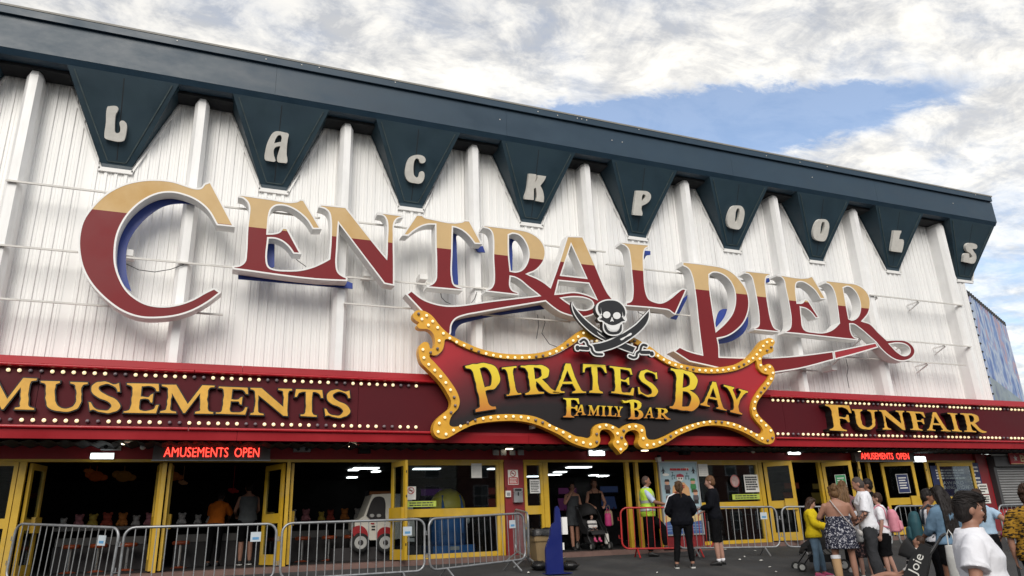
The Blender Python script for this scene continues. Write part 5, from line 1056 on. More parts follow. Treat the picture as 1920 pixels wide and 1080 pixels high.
# scraps of litter on the tarmac
k = 0
for px, py in ((1230, 1049), (1360, 1031), (1385, 1036), (1425, 1035), (1440, 1038), (1130, 1061), (1145, 1061), (1415, 1030), (1385, 1028), (1450, 1040), (990, 1058), (1395, 1034), (1060, 1075)):
    r = ray(px, py); Y = 13.5
    for _ in range(20): z = gz(Y); Y = r.y*z/r.z if abs(r.z) > 1e-6 else Y; Y = min(max(Y, 10), 15.5)
    p = P(px, py, Y); s_ = random.uniform(.025, .06); z = gz(Y)+.006; m = MB(); an = random.random()*6
    q = [(math.cos(an+a)*s_*random.uniform(.6, 1.2), math.sin(an+a)*s_*.7*random.uniform(.6, 1.2), random.uniform(0, .02)) for a in (0, 1.2, 2.4, 3.8, 5.0)]
    m.add(q+[(0, 0, .022)], [(i, (i+1) % 5, 5) for i in range(5)]); o = m.build('litter', m_paper); o.location = (p.x, Y, z)
    tag(o, 'scrap of white litter lying on the tarmac in front of the barriers', 'litter', 'scraps of litter on the tarmac')
# ------------------------------------------------------------------ houses across the road (seen in the window glass)
m_brick = M('red_brick', (.17, .07, .05), .85, var=.25, vs=4); m_rend = M('cream_render', (.40, .37, .31), .8, var=.15); m_slate = M('slate', (.06, .06, .07), .6); m_dglass = M('house_glass', (.02, .025, .03), .1)
for i in range(7):
    x0 = -34+i*13.5; h = random.choice((7.5, 8.5, 9.2)); yb = -30; z0 = -1.55
    hs = thing('terraced_house', ['red brick', 'cream rendered'][i % 2]+' house across the road, number %s from the left' % ('first', 'second', 'third', 'fourth', 'fifth', 'sixth', 'seventh')[i], 'house', (x0+6.7, yb, z0), 'houses across the road')
    m = MB(); m.box(x0, yb-9, z0, x0+13.4, yb, z0+h); m.build('wall', (m_brick, m_rend)[i % 2], hs)
    m = MB(); m.add([(x0-.1, yb+.3, z0+h), (x0+13.5, yb+.3, z0+h), (x0+13.5, yb-4.5, z0+h+3), (x0-.1, yb-4.5, z0+h+3), (x0-.1, yb-9.3, z0+h), (x0+13.5, yb-9.3, z0+h)], [(0, 1, 2, 3), (3, 2, 5, 4), (0, 3, 4), (1, 5, 2)]); m.build('roof', m_slate, hs)
    for fz in (1.0, 3.8, 6.2):
        for fx in (1.5, 4.6, 7.7, 10.6):
            if fz+1.6 > h: continue
            m = MB(); a, b2, c0, c1 = x0+fx, x0+fx+1.2, z0+fz, z0+fz+1.6
            for q in ((a-.08, c0-.08, b2+.08, c0), (a-.08, c1, b2+.08, c1+.08), (a-.08, c0, a, c1), (b2, c0, b2+.08, c1), (a, (c0+c1)/2-.03, b2, (c0+c1)/2+.03)): m.box(q[0], yb+.002, q[1], q[2], yb+.07, q[3])
            w_ = m.build('window', m_wtrim, hs); m = MB(); m.box(a, yb+.002, c0, b2, yb+.03, c1); m.build('pane', m_dglass, w_)
# ------------------------------------------------------------------ people
def vox(mb, name, mat, parent, vs=.010, sm=6, smf=.5, dec=None):
    me = bpy.data.meshes.new('t'); me.from_pydata(mb.v, [], mb.f); me.update()
    ob = bpy.data.objects.new('t', me); COL.objects.link(ob)
    r = ob.modifiers.new('r', 'REMESH'); r.mode = 'VOXEL'; r.voxel_size = vs; r.adaptivity = 0; r.use_smooth_shade = True
    s = ob.modifiers.new('s', 'SMOOTH'); s.factor = smf; s.iterations = sm
    out = bpy.data.meshes.new_from_object(ob.evaluated_get(bpy.context.evaluated_depsgraph_get()))
    bpy.data.objects.remove(ob); bpy.data.meshes.remove(me)
    out.name = name; out.materials.clear()
    for m in (mat if isinstance(mat, (list, tuple)) else [mat]): out.materials.append(m)
    for p in out.polygons: p.use_smooth = True; p.material_index = 0
    o = bpy.data.objects.new(name, out); COL.objects.link(o)
    if parent: o.parent = parent; ORG[o.name] = Vector((0, 0, 0))
    return o
def fabric(n, c, rough=.85, var=.2, vs=6): return M('cloth_'+n, c, rough, var=var, vs=vs, bump=.5, bs=22, spec=.12)
def skinm(n, c): return M('skin_'+n, c, .5, var=.10, vs=9, spec=.3)
SK1, SK2, SK3 = skinm('fair', (.34, .175, .12)), skinm('tan', (.25, .12, .075)), skinm('pale', (.40, .225, .17))
def hairm(n, c): return M('hair_'+n, c, .55, var=.55, vs=22, st=(4, 4, .5), bump=.6, bs=40, spec=.35)
HD, HB, HBL, HG = hairm('dark', (.012, .008, .007)), hairm('brown', (.045, .020, .010)), hairm('blond', (.16, .085, .035)), hairm('ginger', (.15, .07, .03))
def bez(a, b, c, n=7):
    """points through a joint with a slightly rounded bend"""
    a, b, c = Vector(a), Vector(b), Vector(c); p = b+(a-b)*.14; q = b+(c-b)*.14
    o = [a, a.lerp(p, .35), a.lerp(p, .7), p]+[p.lerp(b, .5).lerp(b.lerp(q, .5), .5)]+[q, q.lerp(c, .35), q.lerp(c, .7), c]; return o
ARM_R = [.052, .050, .045, .041, .040, .039, .038, .032, .026]
LEG_R = [.088, .082, .068, .056, .054, .053, .055, .046, .036]
def cut(pts, rs, f):
    """first part of a polyline, by fraction of its length"""
    ls = [0]
    for a, b in zip(pts, pts[1:]): ls.append(ls[-1]+(b-a).length)
    T = ls[-1]*f; o, r = [], []
    for i, (p, l) in enumerate(zip(pts, ls)):
        if l <= T: o.append(p); r.append(rs[i])
        else:
            t = (T-ls[i-1])/(l-ls[i-1]); o.append(pts[i-1].lerp(p, t)); r.append(rs[i-1]+(rs[i]-rs[i-1])*t); break
    return o, r
TOR = [(.795, .10, .085, .005), (.85, .155, .112, .008), (.93, .176, .125, .012), (1.02, .163, .112, .004), (1.10, .147, .102, 0), (1.20, .155, .108, -.004), (1.30, .170, .116, -.004), (1.38, .178, .108, .002), (1.43, .160, .088, .008), (1.47, .105, .068, .012), (1.50, .062, .058, .008)]
from mathutils import noise as NS
def folds(o, amp=.006, sc=9.0, seed=0):
    """soft cloth folds as real relief"""
    me = o.data; off = Vector((seed*3.7, seed*1.3, seed*2.1)); co = [v.co.copy() for v in me.vertices]; nr = [v.normal.copy() for v in me.vertices]
    for v, c, n in zip(me.vertices, co, nr):
        q = Vector((c.x*sc, c.y*sc, c.z*sc*.75+c.x*sc*.5))+off
        a = 1-2*abs(NS.noise(q)); b_ = NS.noise(q*2.3+off)
        v.co = c+n*(amp*(a*a*a*1.1-.35)+amp*.45*b_)
    me.update()
class Person:
    def __init__(s, label, x, y, rz, H, skin, group=None, z=None, w=1.0, belly=0.0, bust=0.0, arms=None, legs=None, lean=0.0, head=(0, 0, 0), vs=.011, name='person', hip=1.0, hand_curl=.6, face=True):
        rz = rz-math.degrees(math.atan2(x, y)); s.k = H/1.75; s.w = w; s.skin = skin; s.vs = vs; s.lean = lean; s.belly = belly; s.bust = bust; s.hip = hip
        s.t = thing(name, label, 'person', (x, y, gz(y) if z is None else z), group, rz=rad(rz)); ORG[s.t.name] = Vector((0, 0, 0))
        a = dict(l=((.235, .03, 1.14), (.235, -.04, .88)), r=((-.235, .03, 1.14), (-.235, -.04, .88))); a.update(arms or {})
        g = dict(l=((.095, -.015, .50), (.10, .02, .085)), r=((-.095, -.015, .50), (-.10, .02, .085))); g.update(legs or {})
        s.head = head; c, sn = math.cos(lean), math.sin(lean)
        s.ln = lambda v: Vector((v[0], v[1]*c-(v[2]-.95)*sn if v[2] > .95 else v[1], .95+(v[2]-.95)*c+v[1]*sn if v[2] > .95 else v[2]))
        s.arm, s.leg = {}, {}
        for sd, sg in (('l', 1), ('r', -1)):
            sh = s.ln((sg*.166*w, .008, 1.388)); s.arm[sd] = [p*s.k for p in bez(sh, a[sd][0], a[sd][1])]
            s.leg[sd] = [p*s.k for p in bez((sg*.088*w*hip, .01, .88), g[sd][0], g[sd][1])]
        hp = Vector((0, -.005, 1.52)); s.neck = s.ln(hp)
        rx = Matrix.Rotation(head[0]+lean, 3, 'X'); rzm = Matrix.Rotation(head[2], 3, 'Z'); ry = Matrix.Rotation(head[1], 3, 'Y'); s.HR = rzm @ rx @ ry
        b = MB(); s.torso(b, 0, .79, 1.52)
        b.tube([s.ln((0, .015, 1.45))*s.k, s.neck*s.k, s.hd((0, 0, .03))], [.060*s.k*(.9+.1*w), .054*s.k, .052*s.k], 14)
        s.headmesh(b)
        for sd, sg in (('l', 1), ('r', -1)):
            b.ball(s.arm[sd][0], .054*s.k*(.8+.2*w), 12, 8); b.tube(s.arm[sd], [r*s.k*(.75+.25*w) for r in ARM_R], 12); s.hand(b, sd, sg, hand_curl)
            b.ball(s.leg[sd][0], .088*s.k*w, 12, 8); b.tube(s.leg[sd], [r*s.k*(.6+.4*w) for r in LEG_R], 14); s.foot(b, sd)
        s.body = vox(b, 'body', skin, s.t, vs, 5, .45)
        if face: s.face()
    def hd(s, v): return (s.neck+s.HR @ Vector(v))*s.k
    def torso(s, b, inf, z0, z1, flare=0.0, n=22, drape=0):
        secs = []
        for z, rx, ry, cy in TOR:
            if z < z0-1e-6 or z > z1+1e-6: continue
            be = s.belly*math.exp(-((z-1.07)/.11)**2); bu = s.bust*math.exp(-((z-1.29)/.06)**2); hw = 1+(s.hip-1)*math.exp(-((z-.92)/.1)**2)
            f = flare*max(0, (1.05-z)/.25)
            rx2, ry2 = rx*s.w*hw+inf+f+be*.5, ry*(.5+.5*s.w)+inf+f+be*.5+bu*.5
            if drape and z < 1.25: rx2 = max(rx2, drape[0]); ry2 = max(ry2, drape[1])
            c = s.ln((0, cy-be*.5-bu*.5, z))*s.k; secs.append((c, (rx2*s.k, 0, 0), tuple(Vector((0, math.cos(s.lean), math.sin(s.lean)*.6))*ry2*s.k)))
        b.loft(secs, n)
    def headmesh(s, b):
        R = s.HR; k = s.k
        def ball(c, r, n=18, m=12):
            t = MB(); t.ball((0, 0, 0), r, n, m); b.add([(s.neck+R @ (Vector(v)+Vector(c)))*k for v in t.v], t.f)
        ball((0, .010, .128), (.074, .094, .102)); ball((0, -.028, .095), (.062, .062, .085)); ball((0, -.042, .045), (.044, .046, .042)); ball((0, -.062, .028), (.026, .022, .020))
        for sg in (-1, 1):
            ball((sg*.074, .012, .102), (.011, .020, .032), 10, 8); ball((sg*.036, -.066, .082), (.022, .022, .022), 10, 8); ball((sg*.030, -.078, .128), (.028, .014, .010), 10, 8); ball((sg*.010, -.098, .074), (.009, .010, .008), 8, 6)
        t = MB(); t.loft([((0, -.078, .122), (.010, 0, 0), (0, .014, .0)), ((0, -.094, .098), (.011, 0, 0), (0, .016, 0)), ((0, -.106, .080), (.013, 0, 0), (0, .016, 0)), ((0, -.092, .070), (.011, 0, 0), (0, .010, 0))], 10); b.add([(s.neck+R @ Vector(v))*k for v in t.v], t.f)
        ball((0, -.083, .050), (.024, .010, .007), 10, 6); ball((0, -.081, .040), (.020, .010, .008), 10, 6)
    def face(s):
        me = M('eye_white', (.55, .52, .50), .2, var=.02); mi = M('iris', (.02, .012, .008), .15, var=.02); ml = M('lip', (.24, .095, .075), .6); mb_ = M('brow', (.03, .018, .012), .8)
        for sg in (-1, 1):
            m = MB(); m.ball((0, 0, 0), .0115, 10, 8); e = MB(); e.add([s.hd(Vector(v)+Vector((sg*.031, -.0725, .106))) for v in m.v], m.f); ob = e.build('eye', me, s.t, smooth=True)
            m = MB(); m.ball((0, 0, 0), (.0062, .004, .0062), 8, 6); e = MB(); e.add([s.hd(Vector(v)+Vector((sg*.031, -.0826, .106))) for v in m.v], m.f); e.build('iris', mi, ob, smooth=True)
            m = MB(); m.tube([s.hd((sg*.014, -.0965, .124)), s.hd((sg*.031, -.094, .130)), s.hd((sg*.048, -.080, .124))], [.0035*s.k, .0045*s.k, .0025*s.k], 6); m.build('eyebrow', mb_, s.t, smooth=True)
        m = MB(); m.tube([s.hd((-.022, -.082, .0445)), s.hd((-.010, -.0925, .047)), s.hd((0, -.0945, .0465)), s.hd((.010, -.0925, .047)), s.hd((.022, -.082, .0445))], [.001, .0042*s.k, .0048*s.k, .0042*s.k, .001], 6); m.build('lips', ml, s.t, smooth=True)
    def hand(s, b, sd, sg, curl):
        p = s.arm[sd]; w = p[-1]; d = (p[-1]-p[-3]).normalized(); k = s.k
        side = d.cross(Vector((0, 0, 1)) if abs(d.z) < .8 else Vector((0, -1, 0))).normalized()
        if abs(d.z) >= .8: side = Vector((0, -1, 0))-d*d.dot(Vector((0, -1, 0))); side.normalize()
        n = d.cross(side).normalized()
        if n.x*sg > 0: n = -n
        if abs(d.z) < .8: n = Vector((0, 0, -1))-d*d.dot(Vector((0, 0, -1))); n.normalize(); side = n.cross(d).normalized()
        t = side if sg > 0 else -side
        if abs(d.z) >= .8: t = side
        b.loft([(w-d*.01*k, side*.024*k, n*.017*k), (w+d*.035*k, side*.038*k, n*.016*k), (w+d*.08*k, side*.041*k, n*.014*k), (w+d*.095*k, side*.038*k, n*.011*k)], 12)
        for i, l in enumerate((.066, .076, .071, .055)):
            o = w+d*.088*k+t*(.031-.0205*i)*k; m = o+d*l*.5*k*math.cos(curl*.6)+n*l*.5*k*math.sin(curl*.6); e = m+d*l*.5*k*math.cos(curl*1.7)+n*l*.5*k*math.sin(curl*1.7)
            b.tube([o-d*.02*k, m, e], [.0098*k, .0092*k, .0075*k], 8)
        o = w+d*.028*k+t*.030*k; b.tube([o-t*.012*k, o+t*.022*k+d*.028*k+n*.006*k, o+t*.026*k+d*.058*k+n*.016*k], [.0125*k, .0105*k, .0085*k], 8)
    def foot(s, b, sd, inf=0.0, sole=0):
        a = s.leg[sd][-1]; k = s.k; kn = s.leg[sd][-4]; fd = Vector((0, -1, 0))
        z = a.z-.085*k
        b.loft([(a+Vector((0, .055*k, -.050*k)), ((.022*k+inf), 0, 0), (0, 0, .032*k+inf)), (a+Vector((0, .04*k, -.045*k)), (.034*k+inf, 0, 0), (0, 0, .042*k+inf)), (a+Vector((0, -.02*k, -.035*k)), (.037*k+inf, 0, 0), (0, .01*k, .050*k+inf)), (a+Vector((0, -.09*k, -.055*k)), (.043*k+inf, 0, 0), (0, 0, .030*k+inf)), (a+Vector((0, -.15*k, -.063*k)), (.042*k+inf, 0, 0), (0, 0, .021*k+inf)), (a+Vector((0, -.185*k, -.068*k)), (.026*k+inf, 0, 0), (0, 0, .014*k+inf))], 14)
    # ---- clothes
    def top(s, name, mat, sleeve=.4, z0=.90, inf=.020, sinf=.016, z1=1.50, flare=.0, sl=('l', 'r'), vs=None, drape=0, cuff=None, sm=5):
        b = MB(); s.torso(b, inf, z0, z1, flare, 26, drape)
        for sd in sl:
            if sleeve <= 0: continue
            pts, rs = cut(s.arm[sd], ARM_R, sleeve); q = [(r*(.75+.25*s.w)+sinf*(1+.8*i/len(rs) if sleeve < .5 else 1))*s.k for i, r in enumerate(rs)]
            q[0] *= .86; q[1] *= .95; b.ball(pts[0], q[0]*.98, 14, 8); b.tube(pts, q, 16)
        o = vox(b, name, mat, s.t, vs or .012, sm, .5); folds(o, (.0075 if inf > .025 else .0045)*s.k, 8.5, random.random()*9); return o
    def bottoms(s, name, mat, frac=1.0, inf=.014, linf=.014, z1=1.03, flare=0.0, vs=None, sm=5):
        b = MB(); s.torso(b, inf, .79, z1)
        for sd in ('l', 'r'):
            pts, rs = cut(s.leg[sd], LEG_R, frac); n = len(rs); b.ball(pts[0], (.088*s.w+linf)*s.k, 12, 8)
            b.tube(pts, [(r*(.6+.4*s.w)+linf+flare*i/n)*s.k for i, r in enumerate(rs)], 16)
        o = vox(b, name, mat, s.t, vs or .012, sm, .5); folds(o, (.007 if linf > .018 else .004)*s.k, 9.5, random.random()*9); return o
    def skirt(s, name, mat, z0, z1, rx0, ry0, inf=.018, fold=.012, cap=True):
        b = MB(); secs = []; n = 44; prev = [q for q in TOR if max(z0, .90) < q[0] <= z1]
        lv = [(z0, rx0, ry0, .0)]+[(z, rx*s.w*(1+(s.hip-1)*math.exp(-((z-.92)/.1)**2))+inf+s.belly*.4*math.exp(-((z-1.07)/.11)**2), ry*(.5+.5*s.w)+inf+s.belly*.4*math.exp(-((z-1.07)/.11)**2), cy) for z, rx, ry, cy in prev]
        vs_ = []
        for z, rx, ry, cy in lv:
            f = fold*max(0, min(1, (1.0-z)/.25))
            for i in range(n):
                a = 2*math.pi*i/n; r = 1+f/.15*math.sin(a*9+z*3); p = s.ln((rx*math.cos(a)*r, cy+ry*math.sin(a)*r, z))*s.k; vs_.append(p)
        m = len(lv); b.add(vs_, [(i*n+j, i*n+(j+1) % n, (i+1)*n+(j+1) % n, (i+1)*n+j) for i in range(m-1) for j in range(n)]+[tuple(range(n-1, -1, -1)), tuple((m-1)*n+j for j in range(n))])
        o = vox(b, name, mat, s.t, .012, 3, .5); folds(o, .006*s.k, 8, random.random()*9); return o
    def shoes(s, mat, sole=None, label=None):
        for sd in ('l', 'r'):
            b = MB(); s.foot(b, sd, .010); a = s.leg[sd][-1]; o = vox(b, 'shoe', mat, s.t, .009, 3, .4)
            if label: o['label'] = label
            if sole:
                m = MB(); k = s.k; pr = [(-.05, .075), (-.038, .09), (0, .068), (.038, .09)]
                out = [Vector((x*k, y*k, 0)) for x, y in ((-.04, .06), (-.042, -.02), (-.053, -.10), (-.05, -.17), (-.025, -.21), (.025, -.21), (.05, -.17), (.053, -.10), (.042, -.02), (.04, .06), (0, .075))]
                z = a.z-.083*k; m.add([(a.x+p.x, a.y+p.y, z-.006) for p in out]+[(a.x+p.x, a.y+p.y, z+.020*k) for p in out], [(i, (i+1) % 11, (i+1) % 11+11, i+11) for i in range(11)]+[tuple(range(10, -1, -1)), tuple(range(11, 22))]); m.build('sole', sole, o)
    def hair(s, mat, style='short', extra=None):
        b = MB(); R, k = s.HR, s.k
        def ball(c, r, n=18, m=12):
            t = MB(); t.ball((0, 0, 0), r, n, m); b.add([(s.neck+R @ (Vector(v)+Vector(c)))*k for v in t.v], t.f)
        def tube(pts, rs): b.tube([s.hd(p) for p in pts], [r*k for r in rs], 12)
        if style == 'buzz':
            ball((0, .018, .134), (.0765, .092, .104)); ball((0, .03, .10), (.075, .078, .09))
        elif style == 'short':
            ball((0, .020, .142), (.080, .094, .103)); ball((0, .040, .10), (.074, .072, .085))
        elif style == 'fringe':
            ball((0, .020, .136), (.0805, .093, .104)); ball((0, .040, .085), (.072, .064, .072)); ball((0, -.010, .215), (.070, .085, .035)); ball((0, -.072, .200), (.060, .036, .026)); ball((-.03, -.085, .182), (.030, .022, .020)); ball((.025, -.08, .190), (.035, .022, .020))
        else:
            ball((0, .022, .140), (.084, .098, .108)); ball((0, .045, .095), (.080, .072, .095)); ball((0, -.030, .205), (.066, .062, .036))
        if style == 'pony': tube([(0, .095, .165), (0, .150, .15), (.01, .165, .08), (.02, .150, -.01), (.015, .135, -.10)], [.03, .034, .030, .026, .010])
        if style == 'bun': ball((0, .085, .215), (.055, .055, .048)); ball((.03, .09, .17), (.05, .045, .05)); ball((-.03, .09, .18), (.045, .04, .045))
        def hb(x, y, z):
            if z > .03: return s.hd((x, y, z))
            a = s.hd((x, y, z)); c = s.ln((x, y+.012, 1.52+z))*k; t = min(1, (.03-z)/.12); return a.lerp(c, t)
        lanes = []
        if style == 'long':
            L = extra or .45
            for x in (-.062, -.03, 0, .03, .062): lanes.append([(x, .062, .14), (x*1.25, .085, .03), (x*1.5, .100, -.12), (x*1.4+.01, .108, -.12-L*.45), (x*1.0+.01, .100, -.12-L*.8)])
            for x in (-.076, .076): lanes.append([(x, .005, .12), (x*1.04, .02, .02), (x*1.12, .045, -.10), (x*1.0, .075, -.26)])
            for i, ln_ in enumerate(lanes): b.tube([hb(*p) for p in ln_], [r*k for r in ((.034, .032, .027, .022, .006) if i < 5 else (.022, .022, .020, .006))], 12)
        o = vox(b, 'hair', mat, s.t, .009, 4, .5)
        # locks lying over the cap
        m = MB(); vs_ = o.data.vertices; crown = s.hd((.0, .045, .235)); cnt = dict(fringe=300, long=200, buzz=0).get(style, 150); fw = (s.HR @ Vector((0, -1, 0)))
        idx = [random.randrange(len(vs_)) for _ in range(cnt)]
        for q in idx:
            p, n = vs_[q].co.copy(), vs_[q].normal.copy()
            d = p-crown; d = d-n*d.dot(n)
            if style == 'fringe' and (p-s.neck*k).dot(s.HR @ Vector((0, 0, 1))) > .13*k: d = d*.4+fw*.08+(s.HR @ Vector((-.04, 0, 0))); d = d-n*d.dot(n)
            if style == 'bun': d = s.hd((0, .085, .2))-p; d = d-n*d.dot(n)
            if style == 'long' and (p.z < s.neck.z*k+.06): d = Vector((random.uniform(-.02, .02), 0, -.1)); d = d-n*d.dot(n)
            if d.length < 1e-4 or (style == 'fringe' and (p-s.neck*k).dot(s.HR @ Vector((0, 0, 1))) < .150*k): continue
            d = d.normalized(); d = (d+n.cross(d)*random.uniform(-.15, .15)).normalized(); l = random.uniform(.035, .075)*k*(1.5 if style == 'long' else .5 if p.z < s.neck.z*k+.12*k and style in ('fringe', 'short') else 1); c_ = n*random.uniform(-.001, .0015 if style == 'fringe' else .003)
            m.tube([p-d*l*.5-n*.003, p-d*l*.1+c_, p+d*l*.35+c_, p+d*l*.75-n*.002], [.0012, .0042*k, .0038*k, .0006], 4)
        if m.v: st2 = m.build('hair_locks', mat, o, org=(0, 0, 0), smooth=True); st2['kind'] = 'stuff'
        return o
    def solidpart(s, name, mb, mat, smooth=True, kind=None, parent=None):
        o = mb.build(name, mat, parent or s.t, org=(0, 0, 0), smooth=smooth); return o
def xat(px, Y, py=955): return P(px, py, Y).x
c_blk = fabric('black', (.0045, .0045, .0055)); c_blk2 = fabric('black_blue', (.0045, .005, .008)); c_wht = fabric('white', (.74, .74, .78), var=.06); c_gry = fabric('charcoal', (.040, .041, .045)); c_yel = fabric('yellow', (.62, .46, .015), var=.12)
c_jean = fabric('jeans', (.13, .20, .27), var=.35, vs=4); c_denim = fabric('denim', (.14, .23, .33), var=.3, vs=4); c_hi = M('hi_vis', (.48, .72, .05), .6, var=.12, vs=5, bump=.4, bs=18, emit=(.4, .65, .03), es=.0); c_ref = M('reflective_band', (.40, .42, .40), .35, metal=.2); c_sblue = fabric('shirt_blue', (.45, .52, .66))
c_skyb = fabric('sky_blue', (.38, .52, .66)); c_shoeb = M('shoe_black', (.012, .012, .013), .5); c_shoew = M('shoe_white', (.62, .60, .58), .5); c_pinks = M('shoe_pink', (.50, .06, .16), .5); c_sole = M('sole_white', (.6, .59, .56), .6); c_pinkb = M('bag_pink', (.60, .22, .28), .6, var=.2, vs=8, bump=.4, bs=20); c_magb = M('bag_magenta', (.42, .02, .14), .6, var=.2); c_teal = M('bag_teal', (.015, .08, .10), .7, var=.3, vs=6); c_navyb = M('bag_navy', (.015, .022, .035), .7, var=.3)
def printed(name, base, spot, scale, lo, hi, st=(1, 1, 1), rough=.85):
    m = bpy.data.materials.new(name); m.use_nodes = True; t = m.node_tree; b = t.nodes['Principled BSDF']; b.inputs['Roughness'].default_value = rough; b.inputs['Specular IOR Level'].default_value = .2
    tc_ = t.nodes.new('ShaderNodeTexCoord'); mp_ = t.nodes.new('ShaderNodeMapping'); mp_.inputs['Scale'].default_value = st; t.links.new(tc_.outputs['Object'], mp_.inputs[0]); n_ = t.nodes.new('ShaderNodeTexNoise'); n_.inputs['Scale'].default_value = scale; n_.inputs['Detail'].default_value = 2.5; n_.inputs['Distortion'].default_value = .8
    t.links.new(mp_.outputs[0], n_.inputs[0]); r_2 = t.nodes.new('ShaderNodeMapRange'); t.links.new(n_.outputs[0], r_2.inputs[0]); r_2.inputs[1].default_value = lo; r_2.inputs[2].default_value = hi
    x = t.nodes.new('ShaderNodeMix'); x.data_type = 'RGBA'; t.links.new(r_2.outputs[0], x.inputs[0]); x.inputs[6].default_value = (*base, 1); x.inputs[7].default_value = (*spot, 1); t.links.new(x.outputs[2], b.inputs['Base Color']); return m
c_floral = printed('dress_print', (.016, .018, .035), (.42, .42, .46), 34, .54, .60); c_tiger = printed('tiger_print', (.36, .19, .02), (.015, .011, .008), 24, .49, .56, (.7, .7, 2.6)); c_tat = printed('skin_tattoo', (.40, .21, .15), (.03, .03, .035), 22, .50, .56, rough=.5); c_short = printed('shorts_print', (.03, .025, .03), (.25, .14, .13), 26, .55, .62)
# security man in the yellow vest, leaning on the red barrier
g = Person('man in a yellow high-visibility vest leaning on the red barrier', 9.45, 15.05, 88, 1.76, SK2, arms=dict(r=((-.27, -.16, 1.16), (-.17, -.42, 1.10)), l=((.24, -.14, 1.16), (.12, -.40, 1.10))), legs=dict(l=((.11, -.30, .62), (.11, -.33, .20))), head=(.12, 0, .05), w=1.10)
g.top('shirt', c_sblue, .50, .88, .014, .018); v = g.top('vest', c_hi, 0, .80, .050, z1=1.475, flare=.0)
for z, h in ((1.00, .030), (1.17, .030)):
    m = MB(); secs = []
    for zz in (z-h, z+h):
        k_ = min(range(len(TOR)), key=lambda i: abs(TOR[i][0]-zz)); _, rx, ry, cy = TOR[k_]; secs.append((g.ln((0, cy, zz))*g.k, ((rx*g.w+.056)*g.k, 0, 0), (0, (ry*(.5+.5*g.w)+.056)*g.k, 0)))
    m.loft(secs, 26, cap=False); m.build('reflective_band', c_ref, v, org=(0, 0, 0), smooth=True)
for sg in (-1, 1):
    m = MB(); m.tube([g.ln((sg*.10, .165, 1.2))*g.k, g.ln((sg*.11, .125, 1.40))*g.k, g.ln((sg*.115, .02, 1.51))*g.k, g.ln((sg*.11, -.125, 1.40))*g.k, g.ln((sg*.10, -.180, 1.2))*g.k], .018, 6); m.build('reflective_band', c_ref, v, org=(0, 0, 0), smooth=True)
g.bottoms('trousers', c_blk, .97, linf=.022); g.shoes(c_shoeb); g.hair(M('stubble', (.055, .032, .024), .7), 'buzz')
m = MB(); m.tube([g.hd((0, -.085, -.03)), g.ln((0, -.14, 1.36))*g.k, g.ln((0, -.155, 1.18))*g.k], [.016, .022, .030], 6); g.solidpart('tie', m, c_blk)
# couple in black
b = Person('woman in a black tracksuit with brown ponytail seen from behind', 9.02, 13.12, 186, 1.68, SK1, w=1.14, hip=1.12, arms=dict(l=((.29, -.02, 1.14), (.16, -.22, 1.02)), r=((-.29, -.02, 1.14), (-.16, -.22, 1.02))), legs=dict(l=((.14, -.01, .50), (.20, .03, .085)), r=((-.11, -.01, .50), (-.13, .02, .085))), head=(.05, 0, .25), face=False)
tp_ = b.top('jacket', c_blk2, .97, .84, .030, .024); b.bottoms('leggings', c_blk, .95, linf=.012); b.shoes(c_shoeb, c_sole); b.hair(hairm('dark_blond', (.085, .045, .020)), 'pony')
m = MB(); q = [p+Vector((.052, .018, .010)) for p in b.arm['l'][:4]]
m.tube([b.ln((.10, .02, 1.50))*b.k]+[b.arm['l'][0]+Vector((.045, .02, .055))]+[p+Vector((.066, .02, .012)) for p in b.arm['l'][1:4]], .013, 6); m.build('sleeve_stripe', c_wht, tp_, org=(0, 0, 0), smooth=True)
for sd in ('l', 'r'):
    a = b.leg[sd][-1]
    for i in range(3): m = MB(); m.tube([a+Vector((sg_*.046, -.03-.03*i, -.055)) for sg_ in (-1,)]+[a+Vector((-.02, -.045-.03*i, -.012)), a+Vector((.02, -.045-.03*i, -.012)), a+Vector((.046, -.03-.03*i, -.055))], .006, 5); m.build('shoe_stripe', c_shoew, b.t, org=(0, 0, 0))
y_ = Person('young man in black sweatshirt and shorts facing left with cropped ginger hair', 9.93, 13.25, -96, 1.78, SK3, arms=dict(l=((.24, -.03, 1.14), (.14, -.24, 1.10)), r=((-.25, .01, 1.14), (-.14, -.22, 1.05))), legs=dict(l=((.10, -.02, .50), (.10, .0, .085)), r=((-.09, .03, .50), (-.10, .06, .085))), head=(.10, 0, 0), w=1.03)
y_.top('sweatshirt', c_blk2, .97, .84, .030, .024); y_.bottoms('shorts', c_blk, .56, linf=.020); y_.shoes(c_shoeb); y_.hair(HG, 'short')
for sd in ('l', 'r'): m = MB(); a = y_.leg[sd]; m.tube([a[-1]+(a[-2]-a[-1])*.35, a[-1]+Vector((0, 0, -.02))], [.045, .045], 12); m.build('sock', c_wht, y_.t, org=(0, 0, 0), smooth=True)
